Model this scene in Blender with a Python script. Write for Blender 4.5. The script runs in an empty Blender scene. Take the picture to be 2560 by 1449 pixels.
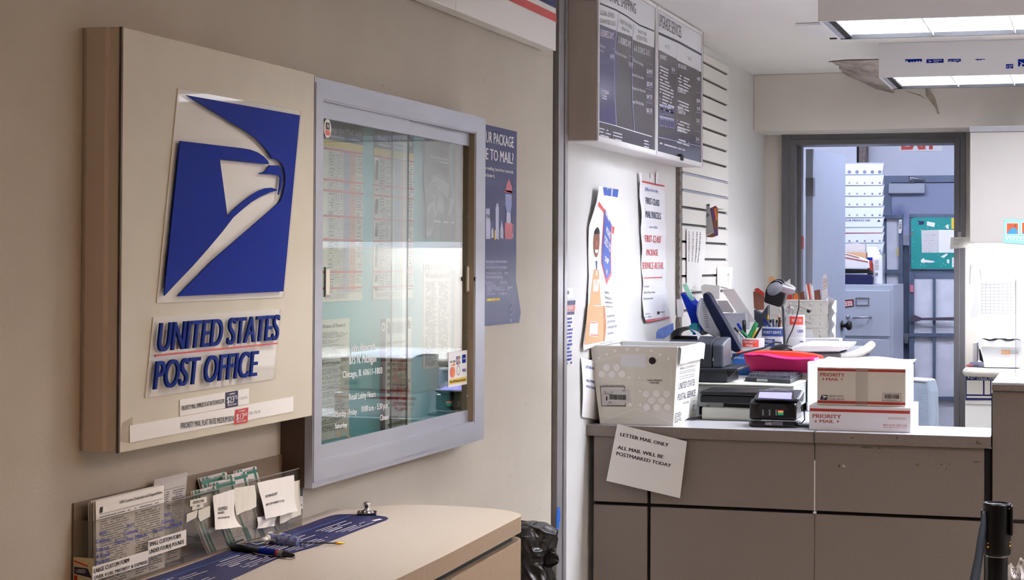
import bpy, math, random
from math import sin, cos, pi, radians, atan, sqrt
from mathutils import Vector, Matrix
random.seed(7)
SC = bpy.context.scene
COL = SC.collection
# ------------------------------------------------------------------ camera model
W, H = 2560, 1449
FPX = 4700.0; YAW = atan(1437/FPX); PITCH = atan(69/FPX); ROLL = 0.005; XP, YP = 1280.0, 586.0
EYE = 1.58
_f = Vector((-sin(YAW), cos(YAW), 0)); _r = Vector((cos(YAW), sin(YAW), 0)); _z = Vector((0, 0, 1))
CF = _f*cos(PITCH)+_z*sin(PITCH); _u = _z*cos(PITCH)-_f*sin(PITCH)
CR = _r*cos(ROLL)+_u*sin(ROLL); CU = _u*cos(ROLL)-_r*sin(ROLL)
EYEP = Vector((0, 0, EYE))
def ray(x, y): return CF+CR*((x-XP)/FPX)+CU*((YP-y)/FPX)
cam_d = bpy.data.cameras.new('camera'); cam = bpy.data.objects.new('camera', cam_d); COL.objects.link(cam)
m = Matrix.Identity(4)
for i in range(3):
    m[i][0] = CR[i]; m[i][1] = CU[i]; m[i][2] = -CF[i]; m[i][3] = EYEP[i]
cam.matrix_world = m
cam_d.sensor_fit = 'HORIZONTAL'; cam_d.sensor_width = 36.0; cam_d.lens = FPX/W*36.0
cam_d.shift_x = 0.0; cam_d.shift_y = -(H/2-YP)/W
cam_d.clip_start = 0.05; cam_d.clip_end = 100
SC.camera = cam
SC.view_settings.view_transform = 'Standard'; SC.view_settings.look = 'None'; SC.view_settings.gamma = 1.0
SC.view_settings.exposure = 0.12; SC.view_settings.use_curve_mapping = False

def onX(x, y, X): d = ray(x, y); t = X/d.x; return Vector((X, t*d.y, EYE+t*d.z))
def onY(x, y, Y): d = ray(x, y); t = Y/d.y; return Vector((t*d.x, Y, EYE+t*d.z))
def onZ(x, y, Z): d = ray(x, y); t = (Z-EYE)/d.z; return Vector((t*d.x, t*d.y, Z))
# ------------------------------------------------------------------ materials
def s2l(c): return c/12.92 if c <= .04045 else ((c+.055)/1.055)**2.4
def rgb(c):
    if isinstance(c, str):
        c = c.lstrip('#'); c = tuple(int(c[i:i+2], 16)/255 for i in (0, 2, 4))
    return tuple(s2l(v) for v in c)+(1.0,)
MATS = {}
def mat(name, col='#808080', rough=.5, metal=0., noise=0., nscale=40., bump=0., bscale=200., emit=None, estr=0., col2=None, detail=4.,
        spec=.5, trans=0., ior=1.45, stretch=None, thresh=None, coat=0., alpha=1.):
    if name in MATS: return MATS[name]
    mt = bpy.data.materials.new(name); mt.use_nodes = True
    nt = mt.node_tree; b = nt.nodes['Principled BSDF']
    b.inputs['Base Color'].default_value = rgb(col); b.inputs['Roughness'].default_value = rough; b.inputs['Metallic'].default_value = metal
    b.inputs['Specular IOR Level'].default_value = spec; b.inputs['IOR'].default_value = ior
    b.inputs['Coat Weight'].default_value = coat; b.inputs['Alpha'].default_value = alpha
    if trans: b.inputs['Transmission Weight'].default_value = trans
    tc = None
    if noise or bump or col2:
        tc = nt.nodes.new('ShaderNodeTexCoord')
        mp = nt.nodes.new('ShaderNodeMapping'); nt.links.new(tc.outputs['Object'], mp.inputs['Vector'])
        if stretch: mp.inputs['Scale'].default_value = stretch
    if noise or col2:
        n = nt.nodes.new('ShaderNodeTexNoise'); n.inputs['Scale'].default_value = nscale; n.inputs['Detail'].default_value = detail
        nt.links.new(mp.outputs[0], n.inputs['Vector'])
        r = nt.nodes.new('ShaderNodeValToRGB')
        c1 = rgb(col)
        c2 = rgb(col2) if col2 else tuple(v*(1-noise) for v in c1[:3])+(1,)
        t = thresh or (.35, .65)
        r.color_ramp.elements[0].position = t[0]; r.color_ramp.elements[1].position = t[1]
        r.color_ramp.elements[0].color = c2; r.color_ramp.elements[1].color = c1
        nt.links.new(n.outputs['Fac'], r.inputs['Fac']); nt.links.new(r.outputs['Color'], b.inputs['Base Color'])
    if bump:
        n2 = nt.nodes.new('ShaderNodeTexNoise'); n2.inputs['Scale'].default_value = bscale; n2.inputs['Detail'].default_value = 3
        nt.links.new(mp.outputs[0], n2.inputs['Vector'])
        bm = nt.nodes.new('ShaderNodeBump'); bm.inputs['Strength'].default_value = bump; bm.inputs['Distance'].default_value = .01
        nt.links.new(n2.outputs['Fac'], bm.inputs['Height']); nt.links.new(bm.outputs['Normal'], b.inputs['Normal'])
    if emit:
        b.inputs['Emission Color'].default_value = rgb(emit); b.inputs['Emission Strength'].default_value = estr
    MATS[name] = mt; return mt
def clear(name, tint='#ffffff', gloss=1.0, rough=.0, ior=1.5, haze=0.):
    """thin clear sheet: see-through with a Fresnel reflection, works from both sides"""
    if name in MATS: return MATS[name]
    mt = bpy.data.materials.new(name); mt.use_nodes = True; nt = mt.node_tree
    for n in list(nt.nodes):
        if n.type != 'OUTPUT_MATERIAL': nt.nodes.remove(n)
    out = [n for n in nt.nodes if n.type == 'OUTPUT_MATERIAL'][0]
    t = nt.nodes.new('ShaderNodeBsdfTransparent'); t.inputs['Color'].default_value = rgb(tint)
    g = nt.nodes.new('ShaderNodeBsdfGlossy'); g.inputs['Roughness'].default_value = rough
    lw = nt.nodes.new('ShaderNodeLayerWeight'); lw.inputs['Blend'].default_value = .5
    pw = nt.nodes.new('ShaderNodeMath'); pw.operation = 'POWER'; pw.inputs[1].default_value = 5.0; nt.links.new(lw.outputs['Facing'], pw.inputs[0])
    mu = nt.nodes.new('ShaderNodeMath'); mu.operation = 'MULTIPLY_ADD'; mu.inputs[1].default_value = .96*gloss; mu.inputs[2].default_value = .04*gloss; mu.use_clamp = True
    nt.links.new(pw.outputs[0], mu.inputs[0])
    mx = nt.nodes.new('ShaderNodeMixShader'); nt.links.new(mu.outputs[0], mx.inputs[0])
    base = t
    if haze:
        d = nt.nodes.new('ShaderNodeBsdfDiffuse'); d.inputs['Color'].default_value = rgb('#e8e8e8')
        m2 = nt.nodes.new('ShaderNodeMixShader'); m2.inputs[0].default_value = haze
        nt.links.new(t.outputs[0], m2.inputs[1]); nt.links.new(d.outputs[0], m2.inputs[2]); base = m2
    nt.links.new(base.outputs[0], mx.inputs[1]); nt.links.new(g.outputs[0], mx.inputs[2])
    nt.links.new(mx.outputs[0], out.inputs['Surface'])
    MATS[name] = mt; return mt
# ------------------------------------------------------------------ frames (real planes in the room)
class Fr:
    def __init__(s, O, u, v):
        s.O = Vector(O); s.u = Vector(u).normalized(); v = Vector(v); s.v = (v-s.u*v.dot(s.u)).normalized(); s.n = s.u.cross(s.v)
        s.d = None
    def px(s, x, y):
        d = ray(x, y); t = (s.O-EYEP).dot(s.n)/d.dot(s.n); p = EYEP+d*t-s.O
        return (p.dot(s.u), p.dot(s.v))
    def w(s, a, b, h=0.):
        if s.d: h = h+s.d(a, b)
        return s.O+s.u*a+s.v*b+s.n*h
def XF(X): return Fr((X, 0, 0), (0, 1, 0), (0, 0, 1))      # plane facing +X
def YF(Y): return Fr((0, Y, 0), (1, 0, 0), (0, 0, 1))      # plane facing -Y
def ZF(Z): return Fr((0, 0, Z), (1, 0, 0), (0, 1, 0))      # plane facing up
# ------------------------------------------------------------------ text cache
_TX = {}
def textmesh(s, bold=.0, res=2):
    k = (s, bold, res)
    if k in _TX: return _TX[k]
    c = bpy.data.curves.new('txt', 'FONT'); c.body = s; c.resolution_u = res; c.size = 1.0
    o = bpy.data.objects.new('txt', c); COL.objects.link(o)
    bpy.context.view_layer.update()
    me = bpy.data.meshes.new_from_object(o.evaluated_get(bpy.context.evaluated_depsgraph_get()))
    vs = [(v.co.x, v.co.y) for v in me.vertices]; fs = [tuple(p.vertices) for p in me.polygons]
    bpy.data.objects.remove(o); bpy.data.curves.remove(c); bpy.data.meshes.remove(me)
    if not vs: vs = [(0, 0), (1, 0), (0, 1)]; fs = []
    if bold > .008:                                     # heavier strokes: the same letters again, a hair to either side
        n = len(vs); base = list(vs); bf = list(fs)
        for i, d in enumerate((-bold, bold)): vs = vs+[(x+d, y) for x, y in base]; fs = fs+[tuple(j+n*(i+1) for j in f) for f in bf]
    x0 = min(v[0] for v in vs); x1 = max(v[0] for v in vs)
    _TX[k] = (vs, fs, x0, x1); return _TX[k]
_cap = []
def capheight():
    if not _cap:
        vs = textmesh('H')[0]; _cap.append(max(v[1] for v in vs))
    return _cap[0]
# ------------------------------------------------------------------ mesh builder
class MB:
    def __init__(s): s.v = []; s.f = []; s.m = []; s.sm = []; s.mats = []
    def mi(s, mt):
        if isinstance(mt, str): mt = MATS[mt]
        if mt not in s.mats: s.mats.append(mt)
        return s.mats.index(mt)
    def add(s, vs, fs, mt, smooth=False):
        o = len(s.v); s.v += [Vector(v) for v in vs]; k = s.mi(mt)
        for f in fs: s.f.append(tuple(i+o for i in f)); s.m.append(k); s.sm.append(smooth)
        return s
    def quad(s, a, b, c, d, mt): return s.add([a, b, c, d], [(0, 1, 2, 3)], mt)
    def box(s, x0, y0, z0, x1, y1, z1, mt, M=None):
        x0, x1 = sorted((x0, x1)); y0, y1 = sorted((y0, y1)); z0, z1 = sorted((z0, z1))
        vs = [Vector(p) for p in ((x0, y0, z0), (x1, y0, z0), (x1, y1, z0), (x0, y1, z0), (x0, y0, z1), (x1, y0, z1), (x1, y1, z1), (x0, y1, z1))]
        if M: vs = [M @ v for v in vs]
        return s.add(vs, [(0, 3, 2, 1), (4, 5, 6, 7), (0, 1, 5, 4), (1, 2, 6, 5), (2, 3, 7, 6), (3, 0, 4, 7)], mt)
    def rbox(s, x0, y0, z0, x1, y1, z1, r, mt, M=None, seg=3):
        """box with rounded vertical edges and a softened top and bottom"""
        pts = rrect(x0, y0, x1, y1, r, seg)
        e = min(r*.5, (z1-z0)*.25)
        prof = [(z0, e), (z0+e*.3, e*.3), (z0+e, 0), (z1-e, 0), (z1-e*.3, e*.3), (z1, e)]
        cx, cy = (x0+x1)/2, (y0+y1)/2; n = len(pts); vs = []
        for z, ins in prof:
            fx = 1-ins/max(1e-6, (x1-x0)/2); fy = 1-ins/max(1e-6, (y1-y0)/2)
            vs += [Vector((cx+(p[0]-cx)*fx, cy+(p[1]-cy)*fy, z)) for p in pts]
        fs = []
        for k in range(len(prof)-1):
            for i in range(n): j = (i+1) % n; fs.append((k*n+i, k*n+j, (k+1)*n+j, (k+1)*n+i))
        fs.append(tuple(range(n-1, -1, -1))); fs.append(tuple((len(prof)-1)*n+i for i in range(n)))
        if M: vs = [M @ v for v in vs]
        return s.add(vs, fs, mt)
    def prism(s, F, pts, h0, h1, mt, side=None):
        n = len(pts); vs = [F.w(a, b, h0) for a, b in pts]+[F.w(a, b, h1) for a, b in pts]
        ar = sum(pts[i][0]*pts[(i+1) % n][1]-pts[(i+1) % n][0]*pts[i][1] for i in range(n))
        o = range(n) if ar > 0 else range(n-1, -1, -1); o = list(o)
        s.add(vs, [tuple(n+i for i in o), tuple(reversed(o))], mt)
        fs = [(o[i], o[(i+1) % n], n+o[(i+1) % n], n+o[i]) for i in range(n)]
        return s.add(vs, fs, side or mt)
    def poly(s, F, pts, mt, h=.0005):
        n = len(pts); ar = sum(pts[i][0]*pts[(i+1) % n][1]-pts[(i+1) % n][0]*pts[i][1] for i in range(n))
        if ar < 0: pts = pts[::-1]
        return s.add([F.w(a, b, h) for a, b in pts], [tuple(range(n))], mt)
    def rect(s, F, a0, b0, a1, b1, mt, h=.0005, seg=None):
        if F.d and seg is None: seg = max(1, int(max(abs(a1-a0), abs(b1-b0))/.02))
        if not seg or seg == 1: return s.poly(F, [(a0, b0), (a1, b0), (a1, b1), (a0, b1)], mt, h)
        na = max(1, int(seg*abs(a1-a0)/max(abs(a1-a0), abs(b1-b0), 1e-9)+.5)); nb = max(1, int(seg*abs(b1-b0)/max(abs(a1-a0), abs(b1-b0), 1e-9)+.5))
        vs = [F.w(a0+(a1-a0)*i/na, b0+(b1-b0)*j/nb, h) for j in range(nb+1) for i in range(na+1)]
        fs = [(j*(na+1)+i, j*(na+1)+i+1, (j+1)*(na+1)+i+1, (j+1)*(na+1)+i) for j in range(nb) for i in range(na)]
        return s.add(vs, fs, mt, True)
    def line(s, F, p, q, wd, mt, h=.0006):
        d = Vector((q[0]-p[0], q[1]-p[1])); L = d.length or 1; d /= L; nx, ny = -d.y*wd/2, d.x*wd/2
        n = max(1, int(L/.03)) if F.d else 1
        for i in range(n):
            a = (p[0]+(q[0]-p[0])*i/n, p[1]+(q[1]-p[1])*i/n); b = (p[0]+(q[0]-p[0])*(i+1)/n, p[1]+(q[1]-p[1])*(i+1)/n)
            s.poly(F, [(a[0]-nx, a[1]-ny), (b[0]-nx, b[1]-ny), (b[0]+nx, b[1]+ny), (a[0]+nx, a[1]+ny)], mt, h)
        return s
    def disc(s, F, c, r, mt, h=.0006, n=20, ry=None):
        return s.poly(F, [(c[0]+r*cos(2*pi*i/n), c[1]+(ry or r)*sin(2*pi*i/n)) for i in range(n)], mt, h)
    def ring(s, F, c, r0, r1, mt, h=.0006, n=24):
        vs = [F.w(c[0]+r*cos(2*pi*i/n), c[1]+r*sin(2*pi*i/n), h) for r in (r0, r1) for i in range(n)]
        return s.add(vs, [(i, n+i, n+(i+1) % n, (i+1) % n) for i in range(n)], mt)
    def text(s, F, st, bl, br, tl, mt, h=.0008, bold=.012, depth=0., mirror=False, res=2):
        """text whose baseline runs bl -> br and whose capitals reach tl (frame coordinates)"""
        vs, fs, x0, x1 = textmesh(st, bold, res); cap = capheight(); wd = (x1-x0) or 1; n1 = len(vs)//3 if bold > .008 else len(vs)
        def mp(x, y, hh):
            t = (x-x0)/wd; q = y/cap
            if mirror: t = 1-t
            return F.w(bl[0]+(br[0]-bl[0])*t+(tl[0]-bl[0])*q, bl[1]+(br[1]-bl[1])*t+(tl[1]-bl[1])*q, hh)
        s.add([mp(x, y, h+.00012*(i//max(1, n1))) for i, (x, y) in enumerate(vs)], fs, mt)
        if depth:
            ed = {}
            for f in fs:
                for i in range(len(f)):
                    a, b = f[i], f[(i+1) % len(f)]; ed[(a, b)] = 1
            sf = [e for e in ed if (e[1], e[0]) not in ed]; n = len(vs)
            s.add([mp(x, y, h) for x, y in vs]+[mp(x, y, h-depth) for x, y in vs], [(a, n+a, n+b, b) for a, b in sf], mt)
        return s
    def textpx(s, F, st, bl, br, tl, mt, **k): return s.text(F, st, F.px(*bl), F.px(*br), F.px(*tl), mt, **k)
    def label(s, F, st, a, b, hgt, mt, wd=None, ang=0., align='L', cond=1., **k):
        """text at (a, b) with capital height hgt; wd fixes the width"""
        vs, fs, x0, x1 = textmesh(st, k.get('bold', .012)); L = wd or (x1-x0)/capheight()*hgt*cond
        if align == 'C': a0 = -L/2
        elif align == 'R': a0 = -L
        else: a0 = 0
        c, n = cos(ang), sin(ang)
        bl = (a+a0*c, b+a0*n); return s.text(F, st, bl, (bl[0]+L*c, bl[1]+L*n), (bl[0]-hgt*n, bl[1]+hgt*c), mt, **k)
    def greek(s, F, a0, b1, a1, rows, pitch, hgt, mt, h=.0007, dens=.85, rag=.25, ang=0., word=4.):
        """rows of tiny print too small to read"""
        c, n = cos(ang), sin(ang)
        for r in range(rows):
            b = b1-pitch*(r+1); a = a0; end = a0+(a1-a0)*(1-rag*random.random())
            while a < end-hgt:
                w = min(hgt*random.uniform(1, word*1.6), end-a)
                q = [(a, b), (a+w, b), (a+w, b+hgt), (a, b+hgt)]
                if ang: q = [(a0+(x-a0)*c-(y-b1)*n, b1+(x-a0)*n+(y-b1)*c) for x, y in q]
                if random.random() < dens: s.poly(F, q, mt, h)
                a += w+hgt*.45
        return s
    def tube(s, pts, r, mt, n=8, caps=True, closed=False):
        pts = [Vector(p) for p in pts]; R = r if isinstance(r, (list, tuple)) else [r]*len(pts)
        vs = []; N = len(pts); up = None
        for i, p in enumerate(pts):
            if closed: t = (pts[(i+1) % N]-pts[i-1])
            else: t = (pts[min(i+1, N-1)]-pts[max(i-1, 0)])
            t = t.normalized() if t.length > 1e-9 else Vector((0, 0, 1))
            if up is None: up = Vector((0, 0, 1)) if abs(t.z) < .9 else Vector((1, 0, 0))
            a = (up-t*up.dot(t)).normalized(); b = t.cross(a); up = a
            for k in range(n): vs.append(p+(a*cos(2*pi*k/n)+b*sin(2*pi*k/n))*R[i])
        fs = []
        for i in range(N if closed else N-1):
            j = (i+1) % N
            for k in range(n): l = (k+1) % n; fs.append((i*n+k, i*n+l, j*n+l, j*n+k))
        s.add(vs, fs, mt, True)
        if caps and not closed:
            s.add(vs[:n], [tuple(range(n-1, -1, -1))], mt); s.add(vs[-n:], [tuple(range(n))], mt)
        return s
    def lathe(s, c, prof, mt, n=32, M=None, smooth=True, arc=None):
        """prof = [(radius, z)]"""
        c = Vector(c); vs = []
        for r, z in prof:
            for k in range(n):
                p = Vector((r*cos(2*pi*k/n), r*sin(2*pi*k/n), z)); vs.append(c+(M @ p if M else p))
        fs = [(i*n+k, i*n+(k+1) % n, (i+1)*n+(k+1) % n, (i+1)*n+k) for i in range(len(prof)-1) for k in range(n)]
        return s.add(vs, fs, mt, smooth)
    def cyl(s, p, q, r, mt, n=20): return s.tube([p, q], r, mt, n)
    def grid(s, fn, nu, nv, mt, smooth=True):
        vs = [fn(i/nu, j/nv) for j in range(nv+1) for i in range(nu+1)]
        return s.add(vs, [(j*(nu+1)+i, j*(nu+1)+i+1, (j+1)*(nu+1)+i+1, (j+1)*(nu+1)+i) for j in range(nv) for i in range(nu)], mt, smooth)
def rrect(x0, y0, x1, y1, r, seg=4):
    r = min(r, abs(x1-x0)/2, abs(y1-y0)/2); o = []
    for cx, cy, a in ((x1-r, y0+r, -pi/2), (x1-r, y1-r, 0), (x0+r, y1-r, pi/2), (x0+r, y0+r, pi)):
        for i in range(seg+1): t = a+pi/2*i/seg; o.append((cx+r*cos(t), cy+r*sin(t)))
    return o
def star(c, r, n=5):
    return [(c[0]+(r if i % 2 == 0 else r*.42)*sin(pi*i/n), c[1]+(r if i % 2 == 0 else r*.42)*cos(pi*i/n)) for i in range(2*n)]
ORG = {}
def obj(name, mb, parent=None, origin=None, bevel=0., label=None, solid=0.):
    if origin is None:
        if parent is not None: origin = ORG[parent.name]
        else:
            xs = [v.x for v in mb.v]; ys = [v.y for v in mb.v]; zs = [v.z for v in mb.v]
            origin = Vector(((min(xs)+max(xs))/2, (min(ys)+max(ys))/2, min(zs)))
    origin = Vector(origin)
    me = bpy.data.meshes.new(name); me.from_pydata([tuple(v-origin) for v in mb.v], [], mb.f)
    for mt in mb.mats: me.materials.append(mt)
    me.polygons.foreach_set('material_index', mb.m); me.polygons.foreach_set('use_smooth', mb.sm); me.update()
    o = bpy.data.objects.new(name, me); COL.objects.link(o); ORG[o.name] = origin
    if parent is not None:
        o.parent = parent; o.location = origin-ORG[parent.name]
    else: o.location = origin
    if solid:
        sd = o.modifiers.new('solid', 'SOLIDIFY'); sd.thickness = solid; sd.offset = -1
    if bevel:
        bv = o.modifiers.new('bevel', 'BEVEL'); bv.width = bevel; bv.segments = 2; bv.limit_method = 'ANGLE'; bv.angle_limit = radians(40)
    if label: o['label'] = label
    return o
def thing(name, label, cat, loc, group=None):
    o = bpy.data.objects.new(name, None); COL.objects.link(o); o.empty_display_size = .05
    o.location = Vector(loc); ORG[o.name] = Vector(loc); o['label'] = label; o['category'] = cat
    if group: o['group'] = group
    return o
def tag(o, label, cat, group=None):
    o['label'] = label; o['category'] = cat
    if group: o['group'] = group
    return o
def struct(name, mb, **k):
    o = obj(name, mb, **k)
    if not k.get('parent'): o['kind'] = 'structure'
    return o
# ------------------------------------------------------------------ palette
mat('wall_paint', '#c6beb1', .75, noise=.07, nscale=3, bump=.10, bscale=160)
mat('wall_smudge', '#8b8072', .8)
mat('ceiling_paint', '#f2f0ec', .8, noise=.03, nscale=2)
mat('beam_paint', '#ece5da', .7, noise=.05, nscale=3)
mat('floor_vinyl', '#8d8478', .35, noise=.25, nscale=60)
mat('cream_panel', '#d3cdbd', .45, noise=.06, nscale=6, coat=.0)
mat('cream_side', '#e4d5c6', .4, noise=.04, nscale=5)
mat('white_acrylic', '#f8f7f4', .35)
mat('postal_blue', '#10288c', .5, spec=.04)
mat('letter_blue', '#152c80', .5, spec=.04)
mat('red', '#c02a22', .4)
mat('brick_red', '#a2372c', .6)
mat('aluminium', '#b4b6c0', .52, metal=.6, noise=.10, nscale=12, stretch=(1, .2, 1))
mat('aluminium_dark', '#8e8c8e', .4, metal=.6)
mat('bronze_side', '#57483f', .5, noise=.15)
mat('teal_board', '#79bec8', .7, noise=.05, nscale=5)
mat('paper', '#f2f0ee', .7)
mat('paper_cream', '#e2dfd4', .75)
mat('paper_grey', '#cfcccb', .75)
mat('ink', '#2b2a30', .7)
mat('ink_soft', '#6b6a70', .7)
mat('ink_pale', '#9a999e', .7)
mat('navy', '#232659', .45, spec=.2)
mat('navy_deep', '#1b1f4a', .4)
mat('ink_blue', '#1f3590', .6)
mat('white', '#f4f4f6', .5)
mat('white_ink', '#e9eaf2', .5)
mat('black', '#131216', .35)
mat('black_matte', '#1a1a1c', .8)
mat('black_gloss', '#08080a', .28, spec=.35)
mat('charcoal', '#363c46', .4)
mat('yellow', '#e0be3a', .6)
mat('orange', '#e07a35', .6)
mat('green', '#1f7d4a', .45)
mat('green_dark', '#1d6450', .6)
mat('pale_orange', '#dba58e', .7)
mat('pale_blue', '#a3a6c4', .7)
mat('chrome', '#d8d8dc', .12, metal=1.)
mat('steel', '#a0a0a6', .3, metal=.9)
mat('brass', '#c79a3c', .25, metal=1.)
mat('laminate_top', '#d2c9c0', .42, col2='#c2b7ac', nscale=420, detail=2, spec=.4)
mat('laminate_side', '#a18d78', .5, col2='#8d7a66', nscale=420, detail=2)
mat('granite_grey', '#8a7f77', .36, col2='#746a63', nscale=380, detail=2, spec=.5)
mat('granite_light', '#c3c2c6', .22, col2='#b4b3b8', nscale=380, detail=2)
clear('clear_acrylic', '#fbfbfb', gloss=.5)
clear('cabinet_glass', '#f0f6f5', gloss=1.8)
clear('film', '#ffffff', gloss=1.2, rough=.08, haze=.05)
clear('holder_acrylic', '#f1efec', gloss=.8, rough=.05, haze=.035)
mat('glass_edge', '#28453c', .2)
# ================================================================== ROOM SHELL
WX = -1.676; CZ = 2.572; YB = 9.816; YW = onX(1912, 600, WX).y; RX = 3.4; Y0 = -2.6; ZB = onX(1884, 327, WX).z
FW = XF(WX)
YE = onX(1380, 700, WX).y            # where the lobby wall board ends
YE2 = onX(1416, 700, WX).y
BB0, BB1, BX0, BX1, BCZ = YW+.14, 13.4, -3.2, .9, 3.0     # back room
mb = MB(); mb.box(WX-.12, Y0, 0, WX, YE, CZ, 'wall_paint'); struct('wall_left', mb)
mat('wall_white', '#dfdedb', .6, noise=.03, nscale=3, bump=.06, bscale=150)
mb = MB(); mb.box(WX-.12, YE2, 0, WX, YW, CZ, 'wall_white'); struct('wall_left', mb)
mb = MB(); mb.box(RX, Y0, 0, RX+.12, YW, CZ, 'wall_paint'); struct('wall_right', mb)
mb = MB(); mb.box(WX-.12, Y0-.12, 0, RX+.12, Y0, CZ, 'wall_paint'); struct('wall_front', mb)
mb = MB(); mb.box(WX-.12, Y0-.12, CZ, RX+.12, YW+.14, CZ+.1, 'ceiling_paint'); struct('ceiling', mb)
mb = MB(); mb.box(BX0, Y0-.12, -.1, RX+.12, BB1+.1, 0, 'floor_vinyl'); struct('floor', mb)
# back wall with door opening
f = YF(YW)
oL = f.px(1990, 700)[0]; oR = f.px(2386, 700)[0]; oT = f.px(2100, 362)[1]
jL = f.px(1956.5, 600)[0]; jR = f.px(2414, 600)[0]; jT = f.px(2100, 333)[1]
mb = MB()
mb.box(WX, YW, 0, oL-.03, YW+.14, CZ, 'beam_paint'); mb.box(oR+.03, YW, 0, RX, YW+.14, CZ, 'beam_paint')
mb.box(oL-.03, YW, oT+.03, oR+.03, YW+.14, CZ, 'beam_paint'); struct('wall_back', mb)
mb = MB(); mb.box(WX, YB, ZB, RX, YW, CZ, 'beam_paint'); struct('trim_1', mb, bevel=.004)
# door frame
mat('frame_grey', '#6b696c', .45, noise=.1, nscale=6)
mb = MB(); t = .035
mb.box(jL, YW-t, 0, oL-.02, YW+.0, jT, 'frame_grey'); mb.box(oR+.02, YW-t, 0, jR, YW, jT, 'frame_grey'); mb.box(oL-.02, YW-t, oT+.02, oR+.02, YW, jT, 'frame_grey')
mb.box(oL-.03, YW-t-.004, 0, oL, YW+.17, oT+.03, 'frame_grey'); mb.box(oR, YW-t-.004, 0, oR+.03, YW+.17, oT+.03, 'frame_grey'); mb.box(oL, YW-t-.004, oT, oR, YW+.17, oT+.03, 'frame_grey')
mb.box(oL, YW+.05, 0, oL+.02, YW+.13, oT, 'frame_grey')
mat('brick_red_paint', '#9a3325', .6)
mb.box(oL+.02, YW+.06, 1.66, oL+.024, YW+.12, 1.73, 'brick_red_paint')
struct('trim_2', mb, bevel=.003)
# partition track (end of the lobby wall)
mat('track_bronze', '#5a5046', .6, noise=.2, nscale=90)
mat('track_metal', '#a6a4a6', .45, metal=.5, noise=.08)
fw = FW
def yx(x): return FW.px(x, 700)[0]
mb = MB(); a, b, c, d, e = yx(1380), yx(1391), yx(1404), yx(1409), yx(1416)
mb.box(WX-.12, a, 0, WX-.012, b, CZ, 'track_bronze'); mb.box(WX-.12, b, 0, WX+.006, c, CZ, 'track_metal')
mb.box(WX-.12, c, 0, WX-.02, d, CZ, 'black_matte'); mb.box(WX-.12, d, 0, WX+.004, e, CZ, 'track_metal'); struct('trim_3', mb, bevel=.002)
# ---------------- fixtures
P2 = onZ(2197, 109, CZ-.002); FZ = onY(2197, 194, P2.y).z
P2b = onZ(2233, 222.6, FZ); P1 = onZ(2045, 53.6, FZ); P1b = onZ(2100, 98.6, FZ)
mat('fixture_white', '#f1f0f1', .5)
mat('lamp_cool', '#ffffff', .5, emit='#edf1ff', estr=41.0)
mat('lamp_warm', '#ffffff', .5, emit='#ffc990', estr=9.0)
mat('lamp_soft', '#ffffff', .5, emit='#fff3e4', estr=42.0)
mat('lamp_cool_far', '#ffffff', .5, emit='#f2f4ff', estr=17.0)
mat('lamp_blue', '#ffffff', .5, emit='#dfe6ff', estr=64.0)
mat('louvre', '#f6f6f6', .4)
def fixture(label, x0, y0, x1, y1, z0, z1, cell, lamp, grp, scraps=None):
    t = thing('ceiling_light', label, 'light fixture', ((x0+x1)/2, (y0+y1)/2, z0), grp)
    mb = MB(); w = .045
    mb.box(x0, y0, z0, x1, y0+.012, z1, 'fixture_white'); mb.box(x0, y1-.012, z0, x1, y1, z1, 'fixture_white')
    mb.box(x0+.0004, y0+.0122, z0+.0004, x0+.012, y1-.0122, z1, 'fixture_white'); mb.box(x1-.012, y0+.0122, z0, x1-.0004, y1-.0122, z1, 'fixture_white')
    mb.box(x0+.0125, y0+.0125, z1-.008, x1-.0125, y1-.0125, z1-.0005, 'fixture_white'); obj('housing', mb, t)
    mb = MB(); mb.box(x0+.012, y0+.012, z0, x0+.03, y1-.012, z0+.02, 'aluminium'); mb.box(x0+.03, y0+.012, z0+.004, x0+.055, y1-.012, z0+.03, 'black_matte')
    mb.box(x0+.012, y1-.022, z0-.002, x1-.012, y1-.012, z0+.02, 'black_matte'); obj('edge_rail', mb, t)
    mb = MB(); X0 = x0+.06; x = X0+cell
    while x < x1-.05: mb.box(x-.0025, y0+.015, z0+.002, x+.0025, y1-.025, z0+.07, 'louvre'); x += cell
    for k in range(1, 6):
        yy = y0+.015+(y1-.04-y0)*k/6; mb.box(X0, yy-.002, z0+.004, x1-.02, yy+.002, z0+.07, 'louvre')
    obj('louvre', mb, t)
    mb = MB(); mb.box(X0, y0+.014, z0+.078, x1-.014, y1-.024, z0+.082, lamp); obj('diffuser', mb, t)
    return t
ft1 = fixture('long ceiling light cropped by the top of the photo, nearest the counter', P1.x, P1.y, 2.7, P1b.y, FZ, CZ-.001, .29, 'lamp_cool', 'louvred ceiling lights')
ft2 = fixture('long white ceiling light with torn blue stickers on its side', P2.x, P2.y, 2.7, P2b.y, FZ, CZ-.001, .255, 'lamp_cool_far', 'louvred ceiling lights')
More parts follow.
